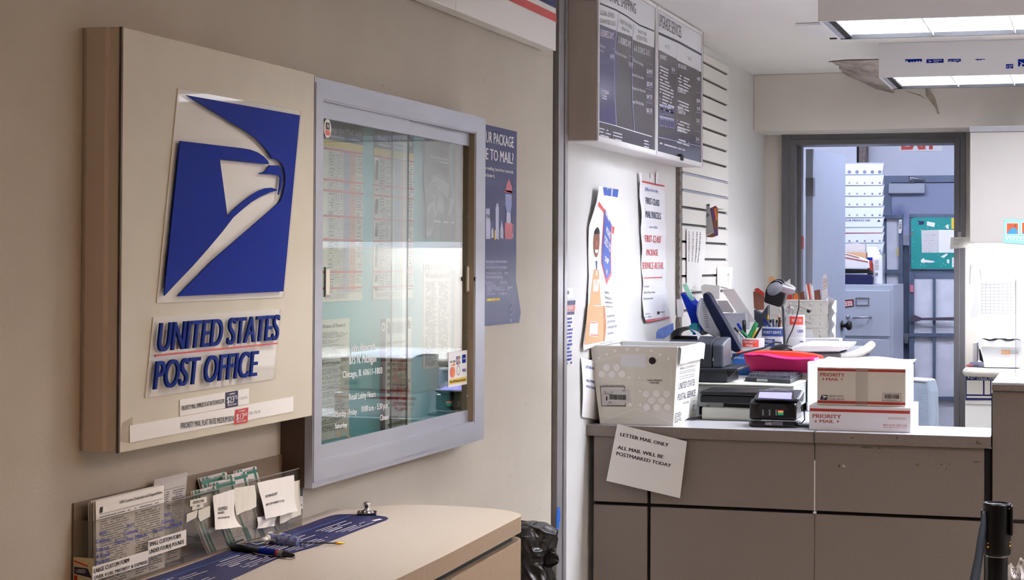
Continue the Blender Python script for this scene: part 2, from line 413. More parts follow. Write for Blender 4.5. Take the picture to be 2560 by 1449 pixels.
# torn stickers on fixture two
F2 = YF(P2.y-.0006)
def fpx(F, l): return [F.px(*p) for p in l]
def stk(x0, x1, y0, y1, lab, torn):
    mb = MB(); a = F2.px(x0, y1); b = F2.px(x1, y0); n = 14; pts = [(a[0], b[1]), (b[0], b[1])]
    for i in range(n+1):
        t = i/n; pts.append((b[0]+(a[0]-b[0])*t, a[1]+(b[1]-a[1])*(random.random()*torn)))
    mb.poly(F2, pts, 'postal_blue', .0006)
    if torn < .6:
        mb.poly(F2, [(a[0]+(b[0]-a[0])*u, a[1]+(b[1]-a[1])*v) for u, v in ((.08, .75), (.34, .45), (.1, .2), (.2, .45))], 'white_ink', .001)
        mb.label(F2, 'EXPRESS', a[0]+(b[0]-a[0])*.42, a[1]+(b[1]-a[1])*.5, (b[1]-a[1])*.28, 'white_ink', wd=(b[0]-a[0])*.48, h=.001)
        mb.label(F2, 'MAIL', a[0]+(b[0]-a[0])*.42, a[1]+(b[1]-a[1])*.15, (b[1]-a[1])*.25, 'white_ink', wd=(b[0]-a[0])*.3, h=.001)
    o = obj('blue_sticker', mb); tag(o, lab, 'sticker', 'torn blue stickers on the ceiling light')
stk(2263, 2305, 147, 157, 'torn blue sticker on the ceiling light, leftmost of the row', .9)
stk(2316, 2359, 147, 158, 'whole blue express sticker on the ceiling light side', .05)
stk(2370, 2402, 147, 157, 'partly peeled blue express sticker, third along the ceiling light', .55)
stk(2438, 2462, 147, 152, 'thin dark scrap of sticker left on the ceiling light', .9)
stk(2515, 2533, 160, 172, 'small blue sticker set lower on the ceiling light', .1)
stk(2545, 2590, 147, 169, 'blue sticker at the right edge of the photo on the ceiling light', .5)
# ceiling vent
def cz(x, y, dz=0): return onZ(x, y, CZ-dz)
mb = MB(); A = cz(1980, 50); B = cz(2040, 88)
mb.box(A.x, B.y-.05, CZ-.012, A.x+.75, A.y+.1, CZ-.002, 'fixture_white')
y = B.y
t = thing('ceiling_vent', 'white slatted air vent on the ceiling beside the nearest light', 'vent', (A.x+.3, B.y, CZ))
obj('vent_frame', mb, t)
mb = MB()
for k in range(5): mb.box(A.x+.16+.07*k, B.y-.02+.01*k, CZ-.018, A.x+.17+.07*k, A.y, CZ-.011, 'aluminium_dark')
mb.box(A.x+.08, B.y+.02, CZ-.016, A.x+.6, B.y+.035, CZ-.011, 'black_matte'); obj('slat', mb, t)
# ceiling damage: a peeled sheet of paint that sags from the ceiling towards the soffit
mat('old_plaster', '#c3b8b0', .9, col2='#8d8078', nscale=9, detail=8, bump=.6, bscale=60)
mb = MB()
A = cz(2078, 152, .004); B = cz(2200, 150, .004); random.seed(3)
T = [onZ(x, y, CZ-.004) for x, y in ((2072, 155), (2110, 151), (2150, 150), (2199, 149), (2260, 148))]
T = [Vector((p.x, min(p.y, YB-.04), CZ-.004)) for p in T]
Bm = [onY(x, y, YB-.02) for x, y in ((2085, 166), (2115, 186), (2160, 206), (2190, 222), (2235, 232))]
def fn(u, v):
    k = u*4; i = min(3, int(k)); q = k-i; a = T[i].lerp(T[i+1], q); b = Bm[i].lerp(Bm[i+1], q); p = a.lerp(b, v)
    return p+Vector((0, -.015*sin(v*pi)*random.uniform(.5, 1.2), random.uniform(-.004, .004)*(0 < v < 1)))
mb.grid(fn, 24, 8, 'old_plaster')
tag(obj('peeling_paint', mb, solid=.002), 'loose stained sheet of paint peeling off the ceiling above the doorway', 'peeling paint')
mb = MB(); fb = YF(YB-.002); mat('stain', '#b5a898', .8, noise=.2, nscale=30)
mb.poly(fb, fpx(fb, [(2312, 215), (2325, 225), (2338, 245), (2349, 285), (2344, 284), (2338, 268), (2325, 252), (2315, 240)]), 'stain', .0005)
mb.poly(fb, fpx(fb, [(2262, 226), (2300, 236), (2320, 250), (2300, 240), (2275, 232)]), 'stain', .0005)
tag(obj('water_stain', mb), 'brown drip stain on the soffit under the ceiling light', 'stain')
# ---------------- lobby lights, behind and above the camera
def panel_light(label, x0, y0, x1, y1, lamp):
    t = thing('ceiling_light', label, 'light fixture', ((x0+x1)/2, (y0+y1)/2, CZ-.06), 'lobby ceiling lights')
    mb = MB(); mb.box(x0-.03, y0-.03, CZ-.06, x1+.03, y0, CZ-.001, 'fixture_white'); mb.box(x0-.03, y1, CZ-.06, x1+.03, y1+.03, CZ-.001, 'fixture_white')
    mb.box(x0-.03, y0, CZ-.06, x0, y1, CZ-.001, 'fixture_white'); mb.box(x1, y0, CZ-.06, x1+.03, y1, CZ-.001, 'fixture_white'); obj('housing', mb, t)
    mb = MB(); mb.box(x0, y0, CZ-.05, x1, y1, CZ-.045, lamp); obj('diffuser', mb, t)
panel_light('warm lobby ceiling light over the camera', .6, 1.6, 1.2, 2.8, 'lamp_warm')
panel_light('warm lobby ceiling light at the right of the lobby', 1.9, 3.4, 2.5, 4.6, 'lamp_warm')
t = thing('ceiling_light', 'deep square downlight close to the lobby wall above the notice cabinet', 'light fixture', (-.8, 3.95, CZ-.27), 'lobby ceiling lights')
mb = MB(); x0, y0, x1, y1 = -1.0, 3.7, -.6, 4.2
for q in ((x0-.01, y0-.01, x1+.01, y0), (x0-.01, y1, x1+.01, y1+.01), (x0-.01, y0, x0, y1), (x1, y0, x1+.01, y1)): mb.box(q[0], q[1], CZ-.27, q[2], q[3], CZ-.001, 'aluminium_dark')
obj('housing', mb, t); mb = MB(); mb.box(x0+.01, y0+.01, CZ-.03, x1-.01, y1-.01, CZ-.02, 'lamp_soft'); obj('diffuser', mb, t)
fixture('cool white louvred ceiling light over the queue', .5, 4.1, 2.9, 4.6, FZ, CZ-.001, .29, 'lamp_cool', 'louvred ceiling lights')
# ---------------- fascia high on the lobby wall
FX = XF(WX+.05)
e = FX.px(1390, 127); sl = .0
zb = e[1]; yR = e[0]
FX2 = XF(WX+.051)
ZFA = 0
t = thing('fascia_board', 'white fascia board with red and blue stripes high on the lobby wall', 'fascia board', (WX, (1.0+yR)/2, zb))
mb = MB(); mb.box(WX+.007, FX.px(1140, 27)[0], zb, WX+.05, yR, CZ-.002, 'white_acrylic'); obj('board', mb, t, bevel=.002)
mb = MB(); mb.box(WX+.007, 1.0, zb, WX+.05, FX.px(1140, 27)[0]-.002, CZ-.002, 'white_acrylic'); obj('board', mb, t, bevel=.002)
mb = MB()
z1 = FX.px(1391, 56)[1]; z2 = FX.px(1391, 36)[1]; z3 = FX.px(1391, 22)[1]
mb.rect(FX2, 1.0, z1, yR-.001, z2, 'red', .0005); mb.rect(FX2, 1.0, z3, yR-.001, CZ-.003, 'navy', .0005); obj('stripe', mb, t)
# rust streaks at the gate track
# ================================================================== POST OFFICE SIGN BOX
SX = -1.60; FS = XF(SX)
sy0, sy1, sz0, sz1 = 2.916, 3.7635, 1.2485, 1.985
t = thing('sign_box', 'cream wall box with blue eagle emblem and post office lettering', 'sign', (WX, (sy0+sy1)/2, sz0))
mb = MB()
F = Fr((0, 0, sz0), (0, 1, 0), (1, 0, 0)); h = sz1-sz0
# plan section of the box: bent metal left side
pl = [(WX, sy0), (WX+.009, sy0-.004), (WX+.045, sy0-.004), (WX+.052, sy0), (SX-.006, sy0), (SX-.006, sy1), (WX, sy1)]
n = len(pl); vs = [Vector((x, y, z)) for z in (sz0, sz1) for x, y in pl]
mb.add(vs, [(i, (i+1) % n, n+(i+1) % n, n+i) for i in range(n)], 'cream_side'); mb.add(vs, [tuple(range(n)), tuple(range(2*n-1, n-1, -1))], 'cream_side')
obj('body', mb, t)
mb = MB(); mb.box(SX-.006, sy0+.003, sz0-.002, SX, sy1, sz1, 'cream_panel'); obj('front_panel', mb, t, bevel=.0015)
mb = MB(); mb.box(SX-.0055, sy0-.001, sz0-.002, SX-.001, sy0+.003, sz1, 'bronze_side'); obj('seam', mb, t)
def R1(*l): return [(180+x/2.195, 40+y/2.195) for x, y in l]
def R2(*l): return [(180+x/1.934, 700+y/1.934) for x, y in l]
FE = XF(SX+.0075)
# emblem plaque
pe = fpx(FE, [(452.4, 221), (755, 277), (711.5, 742.5), (399, 757)])
mb = MB(); mb.prism(FS, [(a, b) for a, b in pe], .0, .002, 'white_acrylic'); pq = obj('eagle_plaque', mb, t)
mb = MB(); mb.prism(FS, pe, .0022, .0075, 'clear_acrylic'); obj('clear_slab', mb, pq)
mb = MB()
A = R1((622, 434), (1246, 545))+[(706.5, 728), (441, 740.3), (533.4, 646.9)]+R1((1100, 1052), (1140, 1015), (1155, 975), (1165, 920), (1166, 870), (1158, 835), (1145, 808), (1130, 794), (1110, 785), (1090, 782), (1078, 755), (1060, 730), (1035, 702), (1005, 672), (970, 645), (930, 620))
B = R1((588, 685), (930, 725), (975, 733), (1015, 748), (1045, 768), (1068, 792), (1078, 813), (1060, 812), (806, 786), (848, 1097), (900, 1045), (940, 1012), (980, 982), (1020, 958), (1055, 945), (1090, 942), (1118, 950), (1119, 957), (1085, 966), (1030, 990), (980, 1020), (925, 1065), (880, 1105))+[(553.9, 578.7), (535, 601), (516.4, 623), (478.9, 665.6), (434.6, 711.6), (409, 739), (408, 735)]
C = R1((1022, 862), (1045, 856), (1063, 843), (1075, 828), (1078, 818), (1130, 820), (1142, 835), (1149, 860), (1150, 900), (1143, 945), (1130, 982), (1127, 978), (1134, 930), (1137, 885), (1132, 875), (1090, 868), (1022, 866))
for P in (A, B, C): mb.prism(FE, fpx(FE, P), .0002, .0022, 'postal_blue')
obj('eagle_emblem', mb, pq)
# name plaque
pn = fpx(FE, [(390.4, 793), (704.8, 772.4), (689.3, 946.6), (370.3, 994.7)])
mb = MB(); mb.prism(FS, pn, .0, .002, 'white_acrylic'); pq = obj('name_plaque', mb, t)
mb = MB(); mb.prism(FS, pn, .0022, .0072, 'clear_acrylic'); obj('clear_slab', mb, pq)
mb = MB(); mb.textpx(FE, 'UNITED STATES', (389.4, 878.4), (692, 848.4), (397, 807), 'letter_blue', h=.004, bold=.02, depth=.004, res=6); obj('lettering', mb, pq); mb = MB()
mb.textpx(FE, 'POST OFFICE', (380.6, 973), (638, 938.6), (388, 903), 'letter_blue', h=.004, bold=.02, depth=.004, res=6)
obj('lettering', mb, pq)
mb = MB(); a = fpx(FE, [(385.8, 890.5), (690.9, 859.5), (690.9, 856), (385.8, 886.5)]); mb.prism(FE, a, .0, .003, 'red'); obj('underline', mb, pq)
# price strips stuck on the box
def strip(label, TL, TR, BR, BL, x0t, txt, px_txt, col, pbox, price, size, psize):
    t = thing('price_strip', label, 'label', FS.w(*FS.px(*BL)), 'price strips on the sign box')
    q = fpx(FS, [TL, TR, BR, BL]); mb = MB(); mb.prism(FS, q, .0002, .0016, 'white')
    F = XF(SX+.0018); mb.textpx(F, txt, *px_txt, 'ink', bold=.01)
    mb.textpx(F, size, *psize, 'ink', bold=.0)
    a = F.px(*pbox[1]); a0, b0 = F.px(pbox[1][0]+40, pbox[1][1]-28)
    obj('strip', mb, t)
    mb = MB(); mb.poly(F, fpx(F, pbox), col, .0004)
    bl, br = F.px(*pbox[3]), F.px(*pbox[2]); tl, tr = F.px(*pbox[0]), F.px(*pbox[1])
    def L(u, v): return tuple((bl[i]*(1-u)+br[i]*u)*(1-v)+(tl[i]*(1-u)+tr[i]*u)*v for i in (0, 1))
    mb.text(F, price[0], L(.1, .28), L(.66, .28), L(.1, .7), 'white', bold=.02); mb.text(F, price[1], L(.68, .46), L(.92, .46), L(.68, .7), 'white')
    mb.text(F, 'SHIPPING', L(.25, .8), L(.75, .8), L(.25, .9), 'white'); mb.text(F, 'DOMESTIC DELIVERY', L(.15, .1), L(.88, .1), L(.15, .2), 'white'); obj('price_tag', mb, t)
q = R2((518, 578), (853, 521), (853, 596), (518, 658)); bx = R2((741, 543), (802, 532), (802, 607), (741, 618))
strip('short white price strip reading express flat rate envelope, 23.75, below the lettering', *q, 0, 'PRIORITY MAIL EXPRESS FLAT RATE ENVELOPE', R2((529, 630), (735, 594), (529, 608)), 'navy_deep', bx, ('$23', '75'), '12 1/2 x 9 1/2', R2((808, 578), (845, 571), (808, 566)))
q = R2((276, 703), (1068, 562), (1066, 634), (276, 785)); bx = R2((788, 627), (852, 615), (848, 686), (783, 698))
strip('long white price strip reading flat rate medium box, 13.60, along the box bottom', *q, 0, 'PRIORITY MAIL FLAT RATE MEDIUM BOX', R2((525, 718), (782, 680), (525, 690)), 'red', bx, ('$13', '60'), '13 5/8 x 11 7/8 x 3 3/8', R2((854, 650), (908, 640), (854, 637)))
# clear tape at the strip's end
mb = MB(); mat('old_tape', '#cdc4ae', .3, alpha=.45); mb.poly(FS, fpx(FS, R2((240, 690), (292, 660), (292, 700), (276, 703), (276, 785), (232, 780))), 'old_tape', .0004)
tag(obj('tape_patch', mb), 'yellowed clear tape at the lower left corner of the sign box', 'tape')

# ================================================================== NOTICE CABINET
cy0, cy1, cz0, cz1 = 3.7655, 4.975, 1.089, 1.980
FC = XF(SX)
gy0 = FC.px(806, 700)[0]; gy1 = FC.px(1186, 700)[0]; gz0 = FC.px(806, 1149)[1]; gz1 = FC.px(806, 252)[1]
t = thing('notice_cabinet', 'aluminium wall display cabinet with sliding glass full of notices', 'display cabinet', (WX, (cy0+cy1)/2, cz0))
cab = t
mb = MB()
def frame4(mb, F, a0, b0, a1, b1, A0, B0, A1, B1, h0, h1, m):
    for q in ([(a0, b0), (a1, b0), (A1, B0), (A0, B0)], [(a1, b0), (a1, b1), (A1, B1), (A1, B0)], [(a1, b1), (a0, b1), (A0, B1), (A1, B1)], [(a0, b1), (a0, b0), (A0, B0), (A0, B1)]):
        mb.prism(F, q, h0, h1, m)
frame4(mb, FC, cy0, cz0, cy1, cz1, gy0, gz0, gy1, gz1, -.018, 0, 'aluminium')
frame4(mb, FC, cy0+.004, cz0+.012, cy1-.004, cz1-.012, gy0-.004, gz0-.004, gy1+.004, gz1+.004, 0, .002, 'aluminium')
obj('face_frame', mb, t, bevel=.001)
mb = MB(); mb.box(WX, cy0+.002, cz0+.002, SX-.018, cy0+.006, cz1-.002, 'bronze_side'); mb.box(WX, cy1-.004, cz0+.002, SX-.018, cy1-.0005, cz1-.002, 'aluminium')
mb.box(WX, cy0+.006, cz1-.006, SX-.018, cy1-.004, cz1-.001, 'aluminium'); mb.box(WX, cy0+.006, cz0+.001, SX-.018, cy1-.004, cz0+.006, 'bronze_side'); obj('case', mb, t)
mb = MB(); mb.box(WX+.003, cy0+.007, cz0+.007, WX+.008, cy1-.005, cz1-.007, 'teal_board'); obj('back_panel', mb, t)
mat('jamb_brown', '#8d7c68', .5)
mb = MB(); mb.box(WX+.009, cy1-.0055, cz0+.007, SX-.019, cy1-.0045, cz1-.007, mat('case_liner', '#8d9a94', .6)); obj('case_liner', mb, t)
mb = MB(); mb.box(WX+.02, gy1-.004, gz0+.001, SX-.0005, gy1-.0002, gz1-.001, 'jamb_brown'); obj('side_track', mb, t)
for k in range(4): mb = MB(); p = FC.px(1183, 540+150*k); mb.lathe((SX-.02, gy1-.002, p[1]), [(0, .003), (.004, .003), (.004, 0)], 'steel', 8, Matrix.Rotation(radians(90), 3, 'X')); obj('screw', mb, t)
# sliding doors
ym = FC.px(1028, 700)[0]; ym2 = FC.px(997, 700)[0]
for k, (a, b, X, lab) in enumerate(((gy0+.001, ym, SX-.008, 'front glass pane'), (ym2, gy1-.0045, SX-.017, 'rear glass pane'))):
    mb = MB(); mb.box(X-.003, a+.0005, gz0+.029, X, b-.0005, gz1-.033, 'cabinet_glass'); sash = obj('glass_door', mb, t, label=lab)
    mb = MB(); mb.box(X-.0045, a, gz1-.036 if k == 0 else gz1-.034, X+.002, b, gz1, 'aluminium'); obj('top_rail', mb, sash)
    mb = MB(); mb.box(X-.0045, a, gz0, X+.002, b, gz0+.031, 'aluminium'); obj('bottom_rail', mb, sash)
    mb = MB(); e = b if k == 0 else a
    mb.box(X-.0032, e-.0035, gz0+.029, X+.0002, e-.0002, gz1-.033, 'glass_edge'); obj('pane_edge', mb, sash)
    if k == 1:
        mb = MB(); p0 = XF(X).px(1168, 664); p1 = XF(X).px(1168, 730); mb.box(X, p0[0]-.012, p1[1], X+.003, p0[0]+.012, p0[1], 'jamb_brown')
        mb.box(X+.0005, p0[0]-.007, p1[1]+.004, X+.0035, p0[0]+.007, p0[1]-.004, 'paper_cream'); obj('finger_pull', mb, sash)
    else:
        mb = MB(); p0 = XF(X).px(816, 667); p1 = XF(X).px(816, 742); mb.box(X, p0[0]-.012, p1[1], X+.003, p0[0]+.016, p0[1], 'glass_edge')
        mb.box(X+.0005, p0[0]-.009, p1[1]+.004, X+.0035, p0[0]+.012, p0[1]-.004, 'paper_cream'); obj('finger_pull', mb, sash)
mb = MB(); p = XF(SX).px(1189, 697); mb.cyl((SX-.008, gy1+.002, p[1]), (SX+.004, gy1+.002, p[1]), .006, 'black', 14); obj('lock', mb, t)
# lettering on the front pane
def R3(*l): return [(760+x/2.684, 180+y/2.684) for x, y in l]
def R4(*l): return [(760+x/2.588, 700+y/2.588) for x, y in l]
FG = XF(SX-.008)
mat('vinyl_white', '#e6e6e8', .5)
for s, l in (('John Hancock', ((298, 468), (460, 450), (298, 413))), ('875 N. Michigan', ((290, 545), (466, 527), (290, 488))), ('Chicago, IL 60611-1803', ((248, 632), (505, 602), (248, 590))),
             ('Retail Lobby Hours', ((290, 775), (462, 753), (290, 736))), ('Monday - Friday', ((200, 886), (340, 866), (200, 847))), ('10:00 a.m. - 5:30 p.m.', ((370, 852), (545, 824), (370, 815))),
             ('Closed', ((490, 908), (545, 900), (490, 872))), ('Saturday', ((200, 960), (277, 948), (200, 928)))):
    mb = MB(); mb.textpx(FG, s, *R4(*l), 'vinyl_white', h=.0005, bold=.018); obj('window_lettering', mb, cab)
mat('sticker_residue', '#7b6a58', .9)
mb = MB()
for P in (((205, 965), (222, 975), (232, 1000), (225, 1025), (212, 990)), ((270, 955), (288, 950), (284, 975), (265, 985)), ((268, 1000), (298, 1005), (300, 1028), (285, 1018))):
    mb.poly(FG, fpx(FG, R4(*P)), 'sticker_residue', .0006)
o = obj('glue_residue', mb, cab); o['kind'] = 'stuff'
# ----- papers inside the cabinet
FB = XF(WX+.009)
def sheet(name, label, cat, tl, br, col, F=FB, group=None, th=.0012, draw=None, base=None, rot=0.):
    """paper pinned on a plane; tl, br are its photographed corners; draw(mb, F, a0, b0, a1, b1)"""
    a0, b1 = F.px(*tl); a1, b0 = F.px(*br); mb = MB()
    if base: mb.prism(F, [F.px(*p) for p in base], .0004, th, col)
    else: mb.prism(F, [(a0, b0), (a1, b0), (a1, b1), (a0, b1)], .0004, th, col)
    G = Fr(F.O+F.n*th, F.u, F.v)
    if draw: draw(mb, G, a0, b0, a1, b1)
    o = obj(name, mb); tag(o, label, cat, group); return o
def chart(seed, title, pics):
    def d(mb, F, a0, b0, a1, b1):
        random.seed(seed); w = a1-a0; h = b1-b0
        mb.rect(F, a0, b1-.105*h, a1, b1, 'navy_deep', .0003); mb.label(F, title, a0+w*.95, b1-.06*h, .032*h, 'white_ink', wd=w*.86, align='R', bold=.02)
        mb.greek(F, a0+.1*w, b1-.07*h, a1-.05*w, 1, .018*h, .008*h, 'white_ink')
        mb.rect(F, a0, b1-.145*h, a1, b1-.105*h, 'yellow', .0003)
        mb.rect(F, a0+.50*w, b0+.05*h, a0+.66*w, b1-.15*h, 'pale_blue', .0003); mb.rect(F, a0+.66*w, b0+.05*h, a0+.82*w, b1-.15*h, 'pale_orange', .0003)
        y = b1-.15*h; rows = 0; per = 0; seg = [.17, .06, .14, .13, .18, .09, .10]
        for sgi, sg in enumerate(seg):
            if y < b0+.06*h: break
            mb.rect(F, a0, y-.012*h, a1, y, 'red', .0006); y2 = y-.012*h; yend = max(y-sg*h, b0+.05*h)
            while y2 > yend+.012*h:
                stp = random.uniform(.012, .024)*h; y3 = max(y2-stp, yend)
                mb.rect(F, a0+.12*w, y3-.0006, a1, y3+.0006, 'ink_pale', .0006)
                for c0, c1 in ((.14, .27), (.84, .98)): mb.greek(F, a0+c0*w, y2, a0+c1*w, max(1, int((y2-y3)/.007)), .006, .0028, 'ink_soft', .0009)
                for c in (.3, .36, .43, .53, .6, .7, .76): 
                    if random.random() < .6: mb.rect(F, a0+c*w, y3+.003, a0+(c+.025)*w, y3+.006, 'ink_soft', .0009)
                y2 = y3
            if pics: mb.poly(F, [(a0+.02*w, yend+.02*h), (a0+.09*w, yend+.024*h), (a0+.1*w, y-.03*h), (a0+.04*w, y-.026*h)], 'black_matte' if sgi != 4 else 'green_dark', .0009)
            y = yend
        for c in (.12, .28, .34, .41, .48, .58, .74): mb.rect(F, a0+c*w-.0006, b0+.05*h, a0+c*w+.0006, b1-.15*h, 'ink_pale', .0006)
        mb.greek(F, a0+.05*w, b0+.045*h, a0+.7*w, 4, .007*h, .003*h, 'ink_soft')
    return d
sheet('safety_chart', 'hazard chart headed Keep the Mail Safe at the left of the notice cabinet', 'notice', R3((128, 318))[0], (904, 750), 'paper_cream', draw=chart(1, 'Keep the Mail Safe', False), group='hazard charts in the cabinet')
sheet('safety_chart', 'hazard chart with small pictures, behind the middle edge of the sliding glass', 'notice', R3((468, 385))[0], (1031, 744), 'paper_cream', draw=chart(2, 'Keep the Mail Safe', True), group='hazard charts in the cabinet')
# warped black thank-you poster
def thank(mb, F, a0, b0, a1, b1): pass
mat('poster_black', '#4b4b4d', .3, noise=.2, nscale=12)
mat('poster_grey', '#8f9395', .4)
F = Fr((WX+.012, 0, 0), (0, 1, 0), (0, 0, 1)); a0, b1 = F.px(*R3((803, 442))[0]); a1, b0 = F.px(1136, 597); w = a1-a0; h = b1-b0
F.d = lambda a, b: .004+.004*sin((a-a0)/w*7)+.004*sin((b-b0)/h*5+1)
mb = MB(); aL = F.px(*R3((978, 470))[0])[0]
def fn(u, v): return F.w(a0+(aL-a0+(a1-aL)*(1-v)**2)*u, b0+h*v+.004*sin(u*6)*(1-v), 0)
mb.grid(fn, 16, 24, 'poster_black')
G = F
for s, l in (('The U.S. Postal Service thanks you', ((836, 574), (972, 592), (836, 560))), ('for your business.', ((908, 607), (972, 617), (908, 592)))):
    mb.textpx(G, s, *R3(*l), 'white_ink', h=.0015, bold=.012)
mb.poly(G, fpx(G, R3((800, 1100), (812, 900), (850, 860), (860, 960), (890, 830), (905, 790), (930, 860), (925, 960), (880, 920), (850, 1010), (815, 1120))), 'poster_grey', .0012)
mb.poly(G, fpx(G, R3((955, 960), (975, 840), (990, 860), (972, 960))), 'poster_grey', .0012)
mb.poly(G, fpx(G, R3((820, 780), (860, 690), (930, 680), (975, 760), (960, 850), (900, 790), (850, 850))), 'poster_grey', .0011)
mb.poly(G, fpx(G, R3((895, 1130), (915, 1090), (920, 1000), (900, 930), (890, 1010))), 'green_dark', .0013)
mb.greek(G, *[F.px(*R3((840, 990))[0])[0], F.px(*R3((840, 990))[0])[1], F.px(*R3((985, 990))[0])[0]], 1, .006, .004, 'white_ink', h=.0015, rag=0)
tag(obj('thank_you_poster', mb), 'warped dark poster with white thanks line at the right of the cabinet', 'poster')
def textsheet(title, rows, seed, col='ink_soft'):
    def d(mb, F, a0, b0, a1, b1):
        random.seed(seed); w = a1-a0; h = b1-b0
        mb.label(F, title, a0+.08*w, b1-.07*h, .018*h+.004, 'ink', wd=.75*w, bold=.02)
        p = (.84*h)/rows
        k = 0
        while k < rows:
            g = random.randint(2, 5); mb.greek(F, a0+.06*w, b1-.1*h-k*p, a1-.06*w, g, p, p*.45, col if random.random() < .85 else 'ink', rag=.5); k += g+1
    return d
def noticetab(mb, F, a0, b0, a1, b1):
    random.seed(9); w = a1-a0; h = b1-b0; mb.rect(F, a0, b1-.05*h, a1, b1, 'ink_pale', .0003); mb.ring(F, (a0+.12*w, b1-.05*h), .012, .016, 'ink_soft')
    mb.label(F, 'How to Register Mail, Post Office Box and Retail', a0+.08*w, b1-.13*h, .012, 'ink_soft', wd=.85*w)
    for k in range(2): mb.greek(F, a0+(.07+.46*k)*w, b1-.16*h, a0+(.5+.44*k)*w, 62, .82*h/62, .0026, 'ink_soft')
sheet('printed_notice', 'tall cream notice in small print under the dark poster in the cabinet', 'notice', (1058, 661), (1125, 912), 'paper_cream', draw=noticetab, group='printed notices in the cabinet')
sheet('printed_notice', 'cream notice sheet headed Notice of Reward at the lower left of the cabinet', 'notice', R4((100, 258))[0], R4((288, 1000))[0], 'paper_cream', draw=textsheet('Notice of Reward', 78, 11), group='printed notices in the cabinet')
def gun(mb, F, a0, b0, a1, b1):
    random.seed(5); w = a1-a0; h = b1-b0
    mb.rect(F, a0, b0, a0+.15*w, b1, 'navy_deep', .0003); mb.ring(F, (a0+.075*w, b1-.07*h), .006, .012, 'white_ink')
    for k, s in enumerate(('Possession of Firearms and Other', 'Dangerous Weapons on Postal', 'Property Is Prohibited by Law')): mb.label(F, s, a0+.2*w, b1-(.07+.034*k)*h, .014, 'ink', wd=(.75 if k < 2 else .6)*w, bold=.02)
    mb.greek(F, a0+.2*w, b1-.17*h, a1-.05*w, 9, .017, .007, 'ink_soft'); mb.greek(F, a0+.2*w, b1-.36*h, a1-.05*w, 7, .017, .007, 'ink_soft')
    c = (a0+.62*w, b0+.36*h); r = .27*w
    mb.ring(F, c, r*.86, r, 'red', .0012); mb.line(F, (c[0]-r*.6, c[1]+r*.6), (c[0]+r*.6, c[1]-r*.6), .016, 'red', .0012)
    k = r*.62; mb.poly(F, [(c[0]+k, c[1]+k*.7), (c[0]+k, c[1]+k*.15), (c[0]-k*.1, c[1]+k*.1), (c[0]-k*.4, c[1]-k*.9), (c[0]-k*.95, c[1]-k*.8), (c[0]-k*.6, c[1]+k*.3), (c[0]-k*.9, c[1]+k*.7)], 'black_matte', .0008)
    mb.greek(F, a0+.22*w, b0+.16*h, a1-.1*w, 5, .016, .007, 'ink_soft')
sheet('printed_notice', 'firearms notice with a red no-gun circle at the cabinet bottom', 'notice', R4((495, 252))[0], R4((690, 945))[0], 'paper_cream', draw=gun, group='printed notices in the cabinet')
# decals on the glass
def decal(mb, F, a0, b0, a1, b1):
    w = a1-a0; h = b1-b0
    def B(u0, v0, u1, v1, m, hh=.0006): mb.rect(F, a0+u0*w, b0+v0*h, a0+u1*w, b0+v1*h, m, hh)
    mb.label(F, 'DISCOVER', a0+.08*w, b0+.70*h, .05*h, 'ink', wd=.28*w, bold=.02); mb.poly(F, [(a0+.1*w, b0+.6*h), (a0+.34*w, b0+.6*h), (a0+.34*w, b0+.69*h)], 'orange', .0006)
    for k, c in enumerate(('ink_blue', 'red', 'green')): B(.41+.075*k, .62, .475+.075*k, .86, c)
    mb.label(F, 'JCB', a0+.41*w, b0+.71*h, .07*h, 'white', wd=.21*w, bold=.02, h=.0011)
    B(.72, .64, .92, .88, 'postal_blue'); mb.label(F, 'AM EX', a0+.745*w, b0+.74*h, .045*h, 'white', wd=.15*w, h=.0011)
    mb.disc(F, (a0+.17*w, b0+.42*h), .09*w, 'red', .0006); mb.disc(F, (a0+.25*w, b0+.42*h), .09*w, 'orange', .0009)
    mb.ring(F, (a0+.52*w, b0+.45*h), .07*w, .09*w, 'ink_pale', .0006); mb.label(F, 'VISA', a0+.71*w, b0+.38*h, .09*h, 'postal_blue', wd=.22*w, bold=.02)
    B(.05, .08, .95, .23, 'yellow'); mb.label(F, 'Most ATM/ Debit Cards Accepted', a0+.08*w, b0+.125*h, .06*h, 'ink', wd=.83*w, bold=.015, h=.0011)
sheet('card_decal', 'white payment card decal stuck on the cabinet glass at lower right', 'decal', R4((933, 468))[0], R4((1053, 672))[0], 'white', F=XF(SX-.0168), th=.0006, draw=decal)
mb = MB(); F = XF(SX-.0074); c = F.px(818, 321); mb.disc(F, c, .021, 'paper_cream', .0008, n=28); mb.rect(F, c[0]-.012, c[1]-.015, c[0]+.012, c[1]-.004, 'red', .0012); mb.rect(F, c[0]-.011, c[1]-.002, c[0]+.011, c[1]+.013, 'ink', .0012)
mb.label(F, 'N', c[0]-.004, c[1]+.001, .009, 'white', h=.0016)
tag(obj('round_sticker', mb), 'small round sticker at the top left of the cabinet glass', 'sticker')
